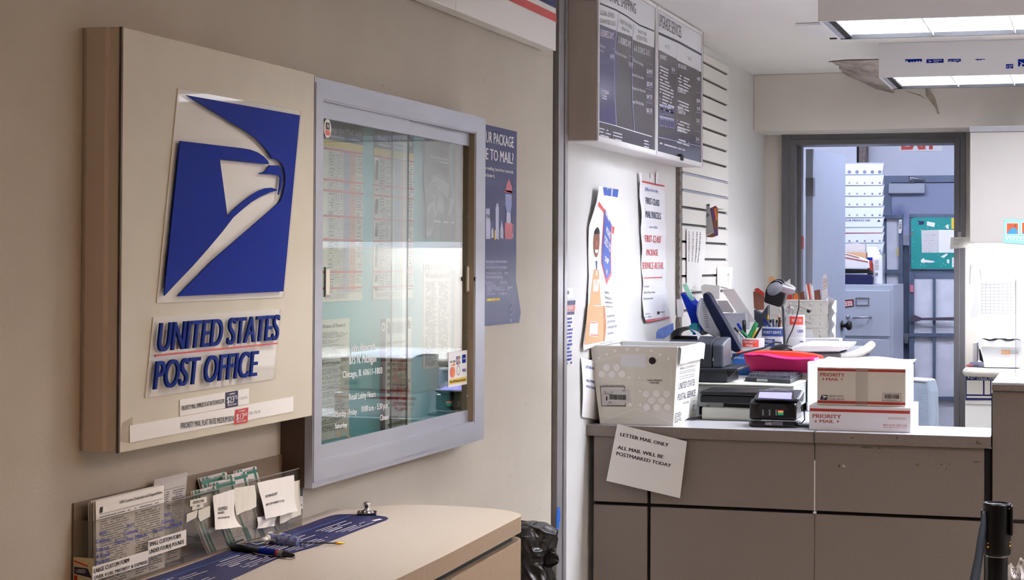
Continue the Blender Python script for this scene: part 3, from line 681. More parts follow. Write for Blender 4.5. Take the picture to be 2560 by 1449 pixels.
# ================================================================== WRITING DESK
DZ = 1.005; FD = ZF(DZ)
def z2(x, y, z=DZ): p = onZ(x, y, z); return (p.x, p.y)
eR = z2(1306, 1290); eN = z2(1111, 1389); sl = (eN[0]-eR[0])/(eN[1]-eR[1])
Yn = 2.0
out = [(WX+.001, Yn), (eR[0]+(Yn-eR[1])*sl-.02, Yn), (eN[0], eN[1]), (eR[0]-.002, eR[1]-.03), (eR[0]-.002, eR[1]-.008)]
out += [z2(*p) for p in ((1304, 1286), (1296, 1282), (1286, 1279.5), (1258, 1273), (1193, 1267.5), (1100, 1262), (1040, 1261), (980, 1262), (937, 1265), (896, 1273))]
def chaikin(p):
    o = [p[0]]
    for a, b in zip(p, p[1:]): o += [(a[0]*.75+b[0]*.25, a[1]*.75+b[1]*.25), (a[0]*.25+b[0]*.75, a[1]*.25+b[1]*.75)]
    return o+[p[-1]]
arc_ = chaikin(chaikin(out[3:])); out = out[:3]+arc_
out += [(WX+.001, out[-1][1]-.002)]
th = .036
t = thing('writing_desk', 'speckled beige laminate writing counter with rounded end against the lobby wall', 'desk', (-1.45, 3.2, 0))
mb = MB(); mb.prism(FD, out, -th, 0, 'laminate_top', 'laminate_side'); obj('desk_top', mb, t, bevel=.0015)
c0 = Vector((-1.46, 3.3))
def inset(pts, d):
    o = []; n = len(pts)
    for i in range(n):
        a, b, c = Vector(pts[i-1]), Vector(pts[i]), Vector(pts[(i+1) % n]); e1 = (b-a).normalized(); e2 = (c-b).normalized()
        nn = Vector((-(e1+e2).y, (e1+e2).x)); nn = nn.normalized() if nn.length > 1e-6 else Vector((-e1.y, e1.x)); o.append(tuple(b+nn*d))
    return o
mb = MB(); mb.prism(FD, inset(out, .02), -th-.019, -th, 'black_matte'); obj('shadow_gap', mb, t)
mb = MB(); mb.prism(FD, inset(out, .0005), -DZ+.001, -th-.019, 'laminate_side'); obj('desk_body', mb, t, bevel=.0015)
# mat
Z1 = .0012; FM = ZF(DZ+Z1)
m = [z2(*p) for p in ((572, 1449), (710, 1389), (799, 1363.5), (905, 1322), (966, 1300), (971, 1296), (965, 1292), (937, 1288), (890, 1285.8), (852, 1285.6), (838, 1287), (825, 1290), (799, 1298.5), (756, 1314.5), (638, 1352), (440, 1424))]
mx0, mx1 = m[-1][0], m[0][0]
m = [(mx1+.004, Yn+.1)]+[(mx1+.004, m[0][1]), *m[1:-1], (mx0, m[-1][1]), (mx0, Yn+.1)]
mb = MB(); mb.prism(FD, m, .0003, Z1, 'navy'); random.seed(21)
mat('mat_blue', '#3d73c8', .5)
ya, yb = 2.2, z2(880, 1290)[1]
mb.rect(FM, mx0+.028, ya, mx0+.031, yb, 'mat_blue', .0004)
Fm = Fr((mx0, 2.2, DZ+Z1), (0, 1, 0), (-1, 0, 0))
yy = 0.
while yy < 1.55:
    w = random.uniform(.16, .28)
    for k, x in enumerate((.042, .055, .065, .075, .085, .10, .11, .12)):
        if random.random() < .12: continue
        mb.greek(Fm, yy+random.uniform(0, .02), -x+.006, yy+w*random.uniform(.5, 1), 1, .006, .0028 if k % 4 else .004, 'white_ink', rag=.1, word=7)
    yy += w+.02
q = [z2(*p) for p in ((928, 1302), (949, 1297.5), (957, 1299), (938, 1303.5))]; mb.poly(FM, q, 'white', .0005)
tag(obj('desk_mat', mb), 'long navy printed mat stuck along the writing desk', 'mat')
# swivel base for a chained pen
p = onZ(917, 1285, DZ); t = thing('pen_anchor', 'black square pen anchor with chrome swivel at the far end of the mat', 'pen holder', p)
Rm = Matrix.Translation(p) @ Matrix.Rotation(.35, 4, 'Z')
mb = MB(); mb.rbox(-.022, -.03, .0013, .022, .03, .005, .004, 'black', Rm); obj('base', mb, t)
mb = MB(); mb.lathe(p+Vector((0, 0, .005)), [(.016, 0), (.014, .003), (.007, .006), (.006, .012), (.009, .015), (.008, .02), (.003, .024), (0, .0245)], 'chrome', 20); obj('swivel', mb, t)
# pens
def zp(x, y, h): return onZ(x, y, DZ+h)
t = thing('chained_pen', 'black and blue pen with red band and bead chain lying on the mat', 'pen', zp(650, 1375, 0))
a, b = zp(578, 1365, .008), zp(640, 1375, .008); c = zp(737, 1388, .008)
mb = MB(); mb.tube([a, a.lerp(b, .06), a.lerp(b, .4), b.lerp(c, .12)], [.004, .0068, .007, .006], 'black', 14); mb.box(a.x, a.y, DZ+.013, a.x+.004, a.y+.05, DZ+.0155, 'black'); obj('cap', mb, t)
mb = MB(); mb.tube([b.lerp(c, .1), b.lerp(c, .2), b.lerp(c, .55)], [.006, .0078, .0074], 'postal_blue', 14); obj('barrel', mb, t)
mb = MB(); mb.tube([b.lerp(c, .55), b.lerp(c, .60)], .0076, 'red', 14); obj('band', mb, t)
mb = MB(); mb.tube([b.lerp(c, .60), b.lerp(c, .73)], [.0074, .0072], 'steel', 14); obj('collar', mb, t)
mb = MB(); mb.tube([b.lerp(c, .73), b.lerp(c, .97), c], [.0071, .003, .001], 'black', 14); obj('tip', mb, t)
def beads(path, r, step, m):
    mb = MB(); pts = [Vector(p) for p in path]; carry = 0
    for i in range(len(pts)-1):
        d = pts[i+1]-pts[i]; L = d.length; s = carry
        while s < L:
            c = pts[i]+d*(s/L); mb.lathe(c, [(0, -r), (r*.8, -r*.6), (r, 0), (r*.8, r*.6), (0, r)], m, 8); s += step
        carry = s-L
    return mb
ch = [zp(*p, .003) for p in ((632, 1379), (640, 1384), (662, 1388), (690, 1389), (715, 1391), (738, 1394))]
obj('bead_chain', beads(ch, .0017, .0036, 'steel'), t)
t = thing('clear_pen', 'clear ballpoint pen with taped blue end and gold tip, chained to the desk', 'pen', zp(760, 1353, 0))
a, b, c, d = zp(676, 1347, .010), zp(748, 1356, .008), zp(838, 1357, .005), zp(862, 1357.5, .004)
mb = MB(); P = [a.lerp(b, k/12) for k in range(13)]; random.seed(2)
mat('tape_wrap', '#8a93b8', .15, col2='#2c3c86', nscale=120, coat=.6)
mb.tube(P, [.009+.004*random.random()+.004*sin(k/12*pi) for k in range(13)], 'tape_wrap', 9)
obj('taped_end', mb, t, bevel=0)
mb = MB()
for k in range(4): q = a+Vector((random.uniform(-.008, .008), random.uniform(-.02, .012), random.uniform(-.002, .006))); mb.lathe(q, [(0, -.009), (.008, -.004), (.009, .002), (.005, .008), (0, .009)], 'white', 7, smooth=True)
obj('white_putty', mb, t)
mb = MB(); mb.tube([b, c], .0042, 'clear_acrylic', 8); obj('barrel', mb, t)
mb = MB(); mb.tube([b, c], .0014, 'ink', 6); obj('ink_tube', mb, t)
mb = MB(); mb.tube([c, c.lerp(d, .5), d], [.003, .003, .0006], 'brass', 10); obj('tip', mb, t)
ch = [zp(*p, .009) for p in ((688, 1353), (675, 1350), (655, 1357), (640, 1361), (625, 1358), (612, 1357))]+[zp(*p, .012) for p in ((625, 1355), (645, 1352), (670, 1350), (690, 1348))]
obj('bead_chain', beads(ch, .0018, .0038, 'steel'), t)

# ================================================================== FORM HOLDER
HX = -1.63; FH = XF(HX); hy0, hy1 = 2.89, 3.782; hz0 = DZ+.004; hz1 = 1.1315
t = thing('form_holder', 'clear acrylic form holder with compartments standing on the desk against the wall', 'form holder', (WX, (hy0+hy1)/2, DZ)); hold = t
mb = MB(); mat('smoke_board', '#857566', .35, alpha=1.); mb.box(WX+.0005, hy0, DZ+.001, WX+.004, hy1+.02, 1.16, 'smoke_board'); obj('back_board', mb, t)
mb = MB(); mb.box(HX-.003, hy0, hz0-.003, HX, hy1, hz1, 'holder_acrylic'); obj('front_panel', mb, t)
mb = MB(); mb.box(WX+.005, hy0-.003, hz0-.003, HX-.0005, hy0, hz1, 'holder_acrylic'); obj('side_panel', mb, t)
mb = MB(); mb.box(WX+.005, hy1, hz0-.003, HX-.0005, hy1+.003, hz1+.02, 'holder_acrylic'); obj('side_panel', mb, t)
yd = FH.px(465, 1300)[0]; yd2 = FH.px(643, 1300)[0]
for y in (yd, yd2):
    mb = MB(); mb.box(WX+.005, y-.0015, hz0, HX-.0035, y+.0015, hz1, 'holder_acrylic'); obj('divider', mb, t)
mb = MB(); mb.box(WX+.005, hy0, hz0-.0035, HX-.0005, hy1, hz0, 'holder_acrylic'); obj('base', mb, t)
mb = MB(); mb.box(HX-.001, hy0, hz0-.0035, HX+.0012, hy1, hz0-.0005, 'sticker_residue'); mb.box(HX-.0028, hy0, hz1-.0004, HX, hy1, hz1+.0006, 'ink_pale'); obj('edge_trim', mb, t)
# blue lettering on the front
FHl = XF(HX+.0004)
def Q(*l): return [(160+x/4.847, 1150+y/4.847) for x, y in l]
for s, l in (("INT'L", ((425, 918), (522, 903), (425, 872))), ('Customs', ((382, 1010), (562, 972), (385, 962))), ('Letters', ((390, 1110), (545, 1076), (392, 1062))), ('& Small', ((388, 1190), (550, 1152), (390, 1144))), ('Packets', ((385, 1265), (550, 1222), (387, 1222))),
             ("INT'L", ((765, 820), (860, 800), (765, 775))), ('Customs', ((725, 908), (895, 868), (725, 860))), ('Parcel Post 2966-A', ((615, 1020), (997, 920), (615, 972))),
             ("INT'L", ((1213, 690), (1300, 672), (1213, 645))), ('Customs', ((1178, 775), (1335, 737), (1178, 728))), ('Parcel Post 2966-B', ((1075, 882), (1427, 785), (1075, 836)))):
    mb = MB(); mb.textpx(FHl, s, *Q(*l), 'ink_blue', h=.0004, bold=.03); obj('lettering', mb, hold)
# stuck-on paper labels
def flatsheet(name, label, cat, F, pts, col, texts=(), grp=None, th=.0005, extra=None):
    mb = MB(); q = fpx(F, pts); mb.prism(F, q, .0002, th, col); G = Fr(F.O+F.n*th, F.u, F.v)
    for s, l, k in texts: mb.textpx(G, s, *l, k, h=.0004, bold=.02)
    if extra: extra(mb, G)
    o = obj(name, mb); tag(o, label, cat, grp); return o
def Z(*l): return [(160+x/6.095, 1340+y/6.095) for x, y in l]
flatsheet('paper_label', 'white label reading large custom form over 4 lbs on the form holder', 'label', FHl, Z((430, 465), (1278, 215), (1278, 430), (430, 680)), 'paper',
    (('LARGE CUSTOM FORM', Z((452, 565), (990, 390), (452, 500)), 'ink'), ('OVER 4 LBS, PRIORITY & EXPRESS', Z((455, 658), (1265, 410), (455, 608)), 'ink')), 'labels on the form holder')
flatsheet('paper_label', 'white label reading small custom form under four pounds on the form holder', 'label', FHl, Z((1280, 70),)+[(465, 1323), (465, 1362)]+Z((1278, 325)), 'paper',
    (('SMALL CUSTOM FORM', Q((1032, 1045), (1412, 935), (1032, 995)), 'ink'), ('UNDER FOUR(4) POUNDS', Q((1032, 1135), (1450, 1005), (1032, 1085)), 'ink')), 'labels on the form holder')
def V(*l): return [(440+x/4.847, 1150+y/4.847) for x, y in l]
def G6(*l): return [(640+x/6.3, 1100+y/6.3) for x, y in l]
flatsheet('paper_label', 'small cream label reading certified mail on the form holder', 'label', FHl, V((170, 485), (370, 437), (370, 512), (170, 562)), 'paper_cream', (('CERTIFIED MAIL', V((200, 530), (338, 500), (200, 498)), 'ink_soft'),), 'labels on the form holder')
flatsheet('paper_label', 'tiny cream label reading and, below the certified mail label', 'label', FHl, V((195, 560), (332, 515), (332, 570), (195, 608)), 'paper_cream', (('AND', V((248, 568), (286, 560), (248, 540)), 'ink_soft'),), 'labels on the form holder')
flatsheet('paper_scrap', 'torn blank paper scrap at the holder divider, left of its twin', 'paper', FHl, V((130, 650), (262, 598), (245, 690), (125, 755)), 'paper_cream', (), 'torn scraps on the form holder')
flatsheet('paper_scrap', 'torn blank paper scrap hanging right below the tiny cream label', 'paper', FHl, V((268, 605), (412, 550), (410, 680), (290, 742), (268, 690)), 'paper_cream', (), 'torn scraps on the form holder')
def curl(name, label, F, pts, texts, off=.006, grp='taped sheets on the form holder', mt='paper', lift=.015, th=.0006):
    """paper taped at its top edge, lower corner curling forward"""
    P = [Vector(F.px(*p)) for p in pts]; random.seed(len(label)); mb = MB(); ph = random.random()*6
    def pos(u, v, h=0): 
        a = P[0].lerp(P[1], u); b = P[3].lerp(P[2], u); q = a.lerp(b, v)
        return F.w(q.x, q.y, h+off*v*.6+lift*(v**6)*(u*.8+.2)+.0018*sin(u*9+v*5+ph)*v+.0006*sin(u*23+3*v+ph)+.002)
    n = 14; mb.grid(lambda u, v: pos(u, v), n, n, mt)
    inv = (P[1]-P[0]); dn = (P[3]-P[0]); det = inv.x*dn.y-inv.y*dn.x
    class C(Fr):
        def __init__(s): pass
        def w(s, a, b, h=0.):
            q = Vector((a, b))-P[0]; u = (q.x*dn.y-q.y*dn.x)/det; v = (inv.x*q.y-inv.y*q.x)/det; return pos(u, v, h+.0008)
    G = C(); G.d = None
    for s, l, k in texts: mb.text(G, s, *[F.px(*p) for p in l], k, h=.0002, bold=.02)
    o = obj(name, mb); tag(o, label, 'paper', grp); return o
curl('taped_sheet', 'white sheet reading certified tracking with signature, curling at its foot', FHl, V((440, 427), (697, 347), (685, 800), (432, 840)),
    (('CERTIFIED', V((482, 607), (595, 575), (482, 572)), 'ink'), ('TRACKING', V((480, 648), (560, 625), (480, 625)), 'ink'), ('WITH SIGNATURE', V((480, 704), (608, 668), (480, 685)), 'ink')))
curl('taped_sheet', 'blank cream square with crossed tape beside the certified sheet', FHl, V((698, 335), (945, 298), (943, 555), (692, 665)), (), lift=.002, mt='paper_cream')
curl('taped_sheet', 'blank off-white strip behind the return receipt sheet, right edge of the holder', FHl, V((1260, 300), (1495, 235), (1495, 655), (1255, 770)), (), lift=0, off=0, mt='paper_cream')
curl('taped_sheet', 'blank paper tab under the return receipt sheet', FHl, V((976, 690), (1228, 640), (1180, 795), (976, 830)), (), lift=0, off=0)
curl('taped_sheet', 'creased white sheet reading return receipt on the right of the form holder', FHl, V((976, 270), (1420, 175), (1412, 610), (1040, 710)),
    (('RETURN RECEIPT', V((1057, 452), (1222, 410), (1057, 422)), 'ink'), ("(MAIL'D COPY RETURNED TO YOU)", V((1055, 550), (1292, 492), (1055, 525)), 'ink')), off=.010, lift=.004)
flatsheet('paper_label', 'navy and white label at the far right end of the form holder', 'label', XF(HX+.0003), G6((684, 650), (735, 648), (735, 1072), (680, 1085)), 'paper', (('E', G6((687, 965), (705, 958), (687, 925)), 'ink'), ('ER', G6((690, 1045), (724, 1035), (690, 1008)), 'ink')), 'labels on the form holder',
    extra=lambda mb, G: mb.poly(G, fpx(G, G6((684, 700), (735, 696), (735, 875), (684, 885))), 'navy_deep', .0003))
mb = MB(); mat('sticker_cream', '#d8c9a2', .6)
yS = hy0-.0034; FS2 = YF(yS); q = fpx(FS2, Z((135, 310), (458, 335), (440, 664), (120, 664)))
b0 = DZ+.002; q = [(WX+.006, b0), (HX-.001, b0), (HX-.001, q[1][1]), (WX+.006, q[0][1])]
mb.prism(FS2, q, 0, .0006, 'sticker_cream'); w = HX-WX-.008; zt = q[2][1]
mb.poly(FS2, [(WX+.008, zt-.016), (WX+.034, zt-.018), (WX+.042, zt-.034), (WX+.008, zt-.028)], 'navy_deep', .0008); mb.rect(FS2, WX+.008, b0, WX+.014, zt-.031, 'red', .0008); mb.line(FS2, (WX+.007, zt-.006), (WX+.034, zt-.014), .0025, 'red', .0008)
mb.rect(FS2, WX+.02, zt-.05, WX+.034, zt-.04, 'red', .0008)
mb.label(FS2, 'USED', WX+.012, zt-.026, .006, 'white_ink', wd=.018, h=.001)
tag(obj('side_sticker', mb), 'cream sticker with navy banner and red bar on the holder end', 'sticker')
# ---- the stacks of forms, leaning back
def lean(name, label, ya, yb, z0, z1, xb0, xb1, n, col, draw=None, grp='customs forms in the holder', tiltY=0., curve=0., edge='paper_grey'):
    """a pad of n sheets between ya..yb, bottom at xb0, top at xb1 (thickness towards the wall)"""
    mb = MB(); K = 8
    for s in range(n):
        o = -.0016*s
        def fn(u, v, o=o, s=s): return Vector((xb0+(xb1-xb0)*v**1.3+o, ya+(yb-ya)*u+tiltY*v+.002*sin(s*2.1)+curve*(1-v)**2, z0+(z1-z0)*v-.0015*(s % 3)))
        mb.grid(fn, 1, K, col if s == 0 else (edge if s % 2 else col))
        mb.add([fn(0, v/K) for v in range(K+1)]+[fn(0, v/K)+Vector((-.0013, 0, 0)) for v in range(K+1)], [(i, i+1, K+2+i, K+1+i) for i in range(K)], edge)
    if draw:
        class C(Fr):
            def __init__(s): pass
            def w(s, a, b, h=0.):
                v = (b-z0)/(z1-z0); return Vector((xb0+(xb1-xb0)*max(v, 0)**1.3+h+.0003, a+tiltY*v+curve*(1-v)**2, b))
        G = C(); G.d = None; draw(mb, G, ya, z0, yb, z1)
    o = obj(name, mb); tag(o, label, 'form', grp); return o
def form(seed, title=None, logo=True):
    def d(mb, F, a0, b0, a1, b1):
        random.seed(seed); w = a1-a0; h = b1-b0
        if title: mb.label(F, title, a1-.01, b1-.014, .005, 'ink', wd=.16, align='R', bold=.02)
        if logo: mb.poly(F, [(a0+.012, b1-.022), (a0+.022, b1-.022), (a0+.024, b1-.012), (a0+.014, b1-.012)], 'ink', .0004)
        mb.rect(F, a0+.012, b1-.0245, a1-.006, b1-.0237, 'ink_soft', .0004)
        for k in range(2): mb.greek(F, a0+.012+.5*w*k, b1-.026, a0+w*(.48+.49*k), int((h-.03)/.0042), .0042, .0018, 'ink_soft', .0005)
    return d
z0 = hz0+.001
lean('customs_form_pad', 'thick pad of large customs forms filling the left of the holder', 2.913, 3.165, z0, 1.162, HX-.010, HX-.013, 9, 'paper', form(31, 'USPS Customs Declaration and Dispatch Note'))
lean('customs_form_pad', 'single tilted customs sheet with barcode behind the thick pad', 3.13, 3.265, z0, 1.172, HX-.030, HX-.030, 2, 'paper_grey', form(32, None, False), tiltY=.03)
mb = MB(); F = XF(HX-.0285); random.seed(4)
p = F.px(417, 1260); zc = F.px(417, 1278)[1]; k = 0; z = zc
while z < p[1]: w = random.choice((.0006, .0012, .002)); mb.rect(F, p[0], z, p[0]+.016, z+w, 'ink', .0004); z += w+random.choice((.0008, .0014))
tag(obj('barcode_label', mb), 'small black barcode on the tilted customs sheet', 'label')
def cert(green, seed):
    def d(mb, F, a0, b0, a1, b1):
        random.seed(seed); w = a1-a0; h = b1-b0
        for k in (.06, .2, .82):
            for j in range(10): mb.rect(F, a0+k*w, b0+h*j/10, a0+(k+.09)*w, b0+h*(j+1)/10, green, .0004)
        mb.rect(F, a0, b1-.012, a1, b1-.006, green, .0006)
        mb.greek(F, a0+.3*w, b1-.02, a0+.8*w, 22, .0045, .0016, 'ink_pale', .0005)
        mb.greek(F, a0+.05*w, b1-.001, a1-.02*w, 1, .004, .0018, 'ink_soft', .0007)
    return d
random.seed(8)
for k, (a, wd, zt, xo) in enumerate(((3.24, .10, 1.138, .006), (3.33, .105, 1.143, .012), (3.405, .10, 1.149, .018), (3.47, .10, 1.152, .026), (3.325, .12, 1.153, .034))):
    lean('certified_form_pad', ['green edged certified forms, nearest the front label pair', 'green edged certified forms bending behind the certified sheet', 'green edged certified forms in the middle of the holder', 'green edged certified forms beside the return receipt sheet', 'green edged certified forms standing highest at the back'][k],
         a+.05, a+.05+wd, z0, zt, HX-.006, HX-xo, 4, 'paper_grey', cert('green_dark', 40+k), 'certified mail forms in the holder', tiltY=-.02, curve=.055)

# ================================================================== BAG BEHIND THE DESK, TAPE, WALL MARKS
from mathutils import noise as NZ
mat('bin_bag', '#151416', .3, noise=.2, nscale=8, spec=.6)
mb = MB(); Yb = 4.78
def bp(x, y, Y=Yb): return onY(x, y, Y)
prof = [(1301, 1290, 1299), (1312, 1284, 1372), (1330, 1283, 1383), (1350, 1283, 1381), (1370, 1284, 1376), (1385, 1285, 1366), (1398, 1285, 1360), (1415, 1285, 1368), (1435, 1284, 1374), (1460, 1280, 1378), (1520, 1278, 1380), (1600, 1278, 1380), (1850, 1284, 1374), (2150, 1292, 1366)]
prof = [(1301, 1300, 1316)]+prof[1:]
rows = []
for y, l, r in prof: rows.append((bp(l, y), bp(r, y)))
def fn(u, v):
    k = v*(len(rows)-1); i = min(len(rows)-2, int(k)); q = k-i
    L = rows[i][0].lerp(rows[i+1][0], q); Rr = rows[i][1].lerp(rows[i+1][1], q)
    ang = 2*pi*u; c = (L+Rr)/2; rad = (Rr-L).length/2
    p = c+Vector((cos(ang)*rad, -sin(ang)*rad*1.4, 0))
    a = NZ.noise(Vector((p.x*20, p.y*20, p.z*9))); b = NZ.noise(Vector((p.x*60+p.z*25, p.y*60, p.z*12)))
    rdg = (1-abs(a))**3*.022+(1-abs(b))**2*.005-.014
    dirv = Vector((cos(ang), -sin(ang)*1.4, 0)); return p+dirv*rdg
mb.grid(fn, 96, 120, 'bin_bag')
t = thing('trash_bag', 'crumpled black plastic trash bag between the writing desk end and the metal track', 'trash bag', bp(1340, 1600))
obj('bag_body', mb, t)
mb = MB(); P = [bp(x, y, Yb-.02) for x, y in ((1350, 1400), (1362, 1394), (1374, 1394), (1384, 1396), (1394, 1400), (1397, 1403))]; wv = [.012, .017, .021, .017, .009, .003]
def fl(u, v):
    k = u*5; i = min(4, int(k)); q = k-i; p = P[i].lerp(P[i+1], q); w = wv[i]*(1-q)+wv[i+1]*q; a = 2*pi*v
    n = 1+.35*sin(5*a+u*4)+.2*NZ.noise(Vector((u*14, v*9, 1))); return p+Vector((sin(a)*.25*w, cos(a)*w*.35, sin(a)*w))*n
mb.grid(fl, 24, 40, 'bin_bag'); obj('gathered_end', mb, t)
Ft = XF(WX+.0062); mb = MB(); mat('tape_blue', '#1f62c8', .5)
mb.prism(Ft, fpx(Ft, [(1393.5, 1266), (1399, 1268), (1400, 1290), (1396, 1322), (1391, 1324), (1391, 1290)]), .0002, .0008, 'tape_blue'); tag(obj('blue_tape', mb), 'strip of bright blue tape on the metal track beside the trash bag', 'tape')
# hazmat poster on the lobby wall
F = XF(WX+.0003)
t = thing('hazmat_poster', 'navy poster about mailing hazardous materials, half behind the cabinet', 'poster', F.w(*F.px(1250, 810)))
ytl = F.px(1291, 329); ybl = F.px(1287, 806); a0 = cy1-.05
mb = MB()
def pl_(l): return fpx(F, l)
q = [(a0, ytl[1]), (ytl[0], ytl[1]), F.px(1289, 700), F.px(1301, 780), F.px(1297, 806), (F.px(1205, 815)[0], F.px(1205, 815)[1]), (a0, F.px(1205, 815)[1])]
mb.prism(F, q, .0002, .0015, 'navy'); G = XF(WX+.0018)
for s, l in (('IS YOUR PACKAGE', ((1100, 488), (1403, 505), (1100, 398))), ('SAFE TO MAIL?', ((1120, 605), (1405, 612), (1120, 505)))):
    (x0, y0), (x1, y1), _ = l
    # fit by right edge: only the end of each line shows
b = lambda p: G.px(*R3(p)[0])
def endtext(s, xr, yb_, yt, xs, vis, col='white', bold=.025):
    """s ends at xr; the visible tail of length vis characters starts at xs"""
    r = b((xr, yb_)); l = b((xs, yb_)); top = b((xr, yt))
    mb.text(G, s, (l[0], r[1]), (r[0], r[1]), (l[0], top[1]), col, h=.0006, bold=bold)
endtext('UR PACKAGE', 1406, 508, 437, 1219, 0); endtext('E TO MAIL?', 1404, 617, 545, 1218, 0)
endtext('e mailing hazardous materials', 1404, 682, 660, 1216, 0, bold=.015); endtext('n know it.', 1280, 710, 684, 1216, 0, bold=.015)
# lantern, can, bottles
def pg(l, m, h=.0006): mb.poly(G, [b(p) for p in l], m, h)
mat('lantern_red', '#a3223a', .4); mat('lantern_glass', '#7480b8', .3); mat('can_white', '#b9bddb', .4)
pg([(1352, 800), (1396, 812), (1394, 770), (1385, 745), (1374, 715), (1362, 740), (1355, 770)], 'lantern_red')
pg([(1343, 805), (1398, 815), (1398, 800), (1348, 790)], 'lantern_red'); pg([(1350, 815), (1392, 822), (1392, 900), (1384, 945), (1358, 940), (1348, 890)], 'lantern_glass')
pg([(1348, 1010), (1398, 1015), (1402, 1060), (1396, 1120), (1350, 1120), (1343, 1060)], 'lantern_red'); pg([(1358, 940), (1384, 945), (1386, 1015), (1356, 1010)], 'can_white', .0008)
pg([(1219, 915), (1246, 915), (1250, 1030), (1250, 1120), (1219, 1120)], 'can_white'); pg([(1284, 905), (1306, 905), (1306, 1125), (1284, 1115)], 'can_white'); pg([(1290, 880), (1302, 882), (1304, 905), (1288, 905)], 'can_white')
pg([(1256, 1060), (1268, 1040), (1272, 1110), (1256, 1115)], 'can_white'); pg([(1316, 1060), (1326, 990), (1336, 1060), (1336, 1120), (1316, 1110)], 'can_white'); pg([(1276, 1060), (1284, 1060), (1284, 1125), (1276, 1125)], 'yellow', .0008)
pg([(1398, 1020), (1404, 1020), (1404, 1110), (1398, 1110)], 'can_white')
for s, x, y, ml in (('PAINT', 1222, 980, .03), ):
    p = b((x, y)); mb.label(G, s, p[0], p[1], .012, 'navy_deep', h=.001, wd=.06)
random.seed(77)
for yy0, n in ((1240, 3), (1345, 2), (1420, 2)):
    p = b((1219, yy0)); p1 = b((1400, yy0)); mb.greek(G, p[0], p[1], p1[0], n, .017, .007, 'pale_blue', .0006)
p = G.px(1216, 705); p1 = G.px(1280, 705); mb.greek(G, p[0], p[1], p1[0], 2, .014, .006, 'pale_blue', .0006); mb.greek(G, p[0], G.px(1216, 742)[1], p1[0]-.1, 1, .012, .007, 'yellow', .0006)
c = G.px(1277, 772); mb.ring(G, c, .016, .02, 'pale_blue'); mb.poly(G, star(c, .012), 'pale_blue', .0006); mb.disc(G, (c[0], c[1]-.035), .006, 'pale_blue', .0006)
o = obj('printed_sheet', mb, t)
# scuffs on the lobby wall
mb = MB(); random.seed(12)
for x, y in ((956, 213), (974, 224), (1141, 25), (1210, 200), (1315, 1010), (940, 265), (1060, 258), (1277, 1190), (1240, 1300), (1348, 1270)):
    c = F.px(x, y); r = .0035; mb.poly(F, [(c[0]+r*random.uniform(.5, 1.2)*cos(a), c[1]+r*random.uniform(.5, 1.6)*sin(a)) for a in (0, 1, 2, 3, 4, 5)], 'wall_smudge', .0004)
o = obj('wall_marks', mb); o['kind'] = 'stuff'; o['label'] = 'small dark nicks scattered on the lobby wall'; o['category'] = 'marks'
# ================================================================== COUNTER
def RA(*l): return [(1640+x/3.15, 640+y/3.15) for x, y in l]
def RB(*l): return [(1400+x/3.45, 840+y/3.45) for x, y in l]
def RC(*l): return [(2000+x/3.45, 700+y/3.45) for x, y in l]
def RD(*l): return [(2080+x/3.45, 340+y/3.45) for x, y in l]
def RE(*l): return [(1400+x/2.898, 400+y/2.898) for x, y in l]
def RF(*l): return [(1380+x/3.0187, y/3.0187) for x, y in l]
def RG(*l): return [(2080+x/3.927, 1080+y/3.927) for x, y in l]
def one(f, x, y): return f((x, y))[0]
YC = 6.40; TZ = 1.013; FCt = YF(YC)
def yp(x, y, Y): p = onY(x, y, Y); return (p.x, p.z)
t = thing('service_counter', 'speckled grey service counter with worn panels and dark joints', 'counter', (-1.0, 6.6, 0)); ctr = t
xl = yp(1478, 1060, YC)[0]; xr = yp(2477, 1093, YC)[0]; xs = yp(2037, 1090, YC)[0]
for a, b in ((WX+.001, xs-.002), (xs+.002, xr)):
    mb = MB(); mb.box(a, YC-.018, TZ-.038, b, YC+.002, TZ-.001, 'granite_grey'); mb.box(a, YC+.002, TZ-.038, b, 6.745, TZ-.0005, 'granite_grey')
    mb.box(a, YC-.018, TZ-.001, b, 6.745, TZ, 'granite_light'); obj('counter_top', mb, t, bevel=.002)
zj = yp(2037, 1280, YC)[1]; xg = yp(1622, 1300, YC)[0]; xe = yp(2460, 1200, YC)[0]; xp0 = yp(1487, 1200, YC)[0]
for a, b, z0, z1 in ((xp0-.004, xg-.006, zj+.006, TZ-.04), (xg+.006, xs-.0015, zj+.006, TZ-.04), (xs+.0015, xe, zj+.006, TZ-.04), (xp0-.004, xg-.006, .1, zj-.006), (xg+.006, xs-.0008, .1, zj-.006), (xs+.0008, xe, .1, zj-.006)):
    mb = MB(); mb.box(a, YC, z0, b, YC+.02, z1, 'granite_grey'); obj('front_panel', mb, t, bevel=.001)
mb = MB(); mb.box(xp0-.003, YC+.02, 0, xr-.005, YC+.06, TZ-.04, 'black_matte'); obj('carcass', mb, t)
mb = MB(); mb.box(xs-.0018, YC-.0012, zj+.0, xs+.0018, YC+.001, yp(2037, 1150, YC)[1], 'white'); mb.poly(YF(YC-.0014), [yp(*p, YC) for p in ((2031, 1279), (2042, 1277), (2041, 1283), (2036, 1284))], 'white'); obj('caulk', mb, t)
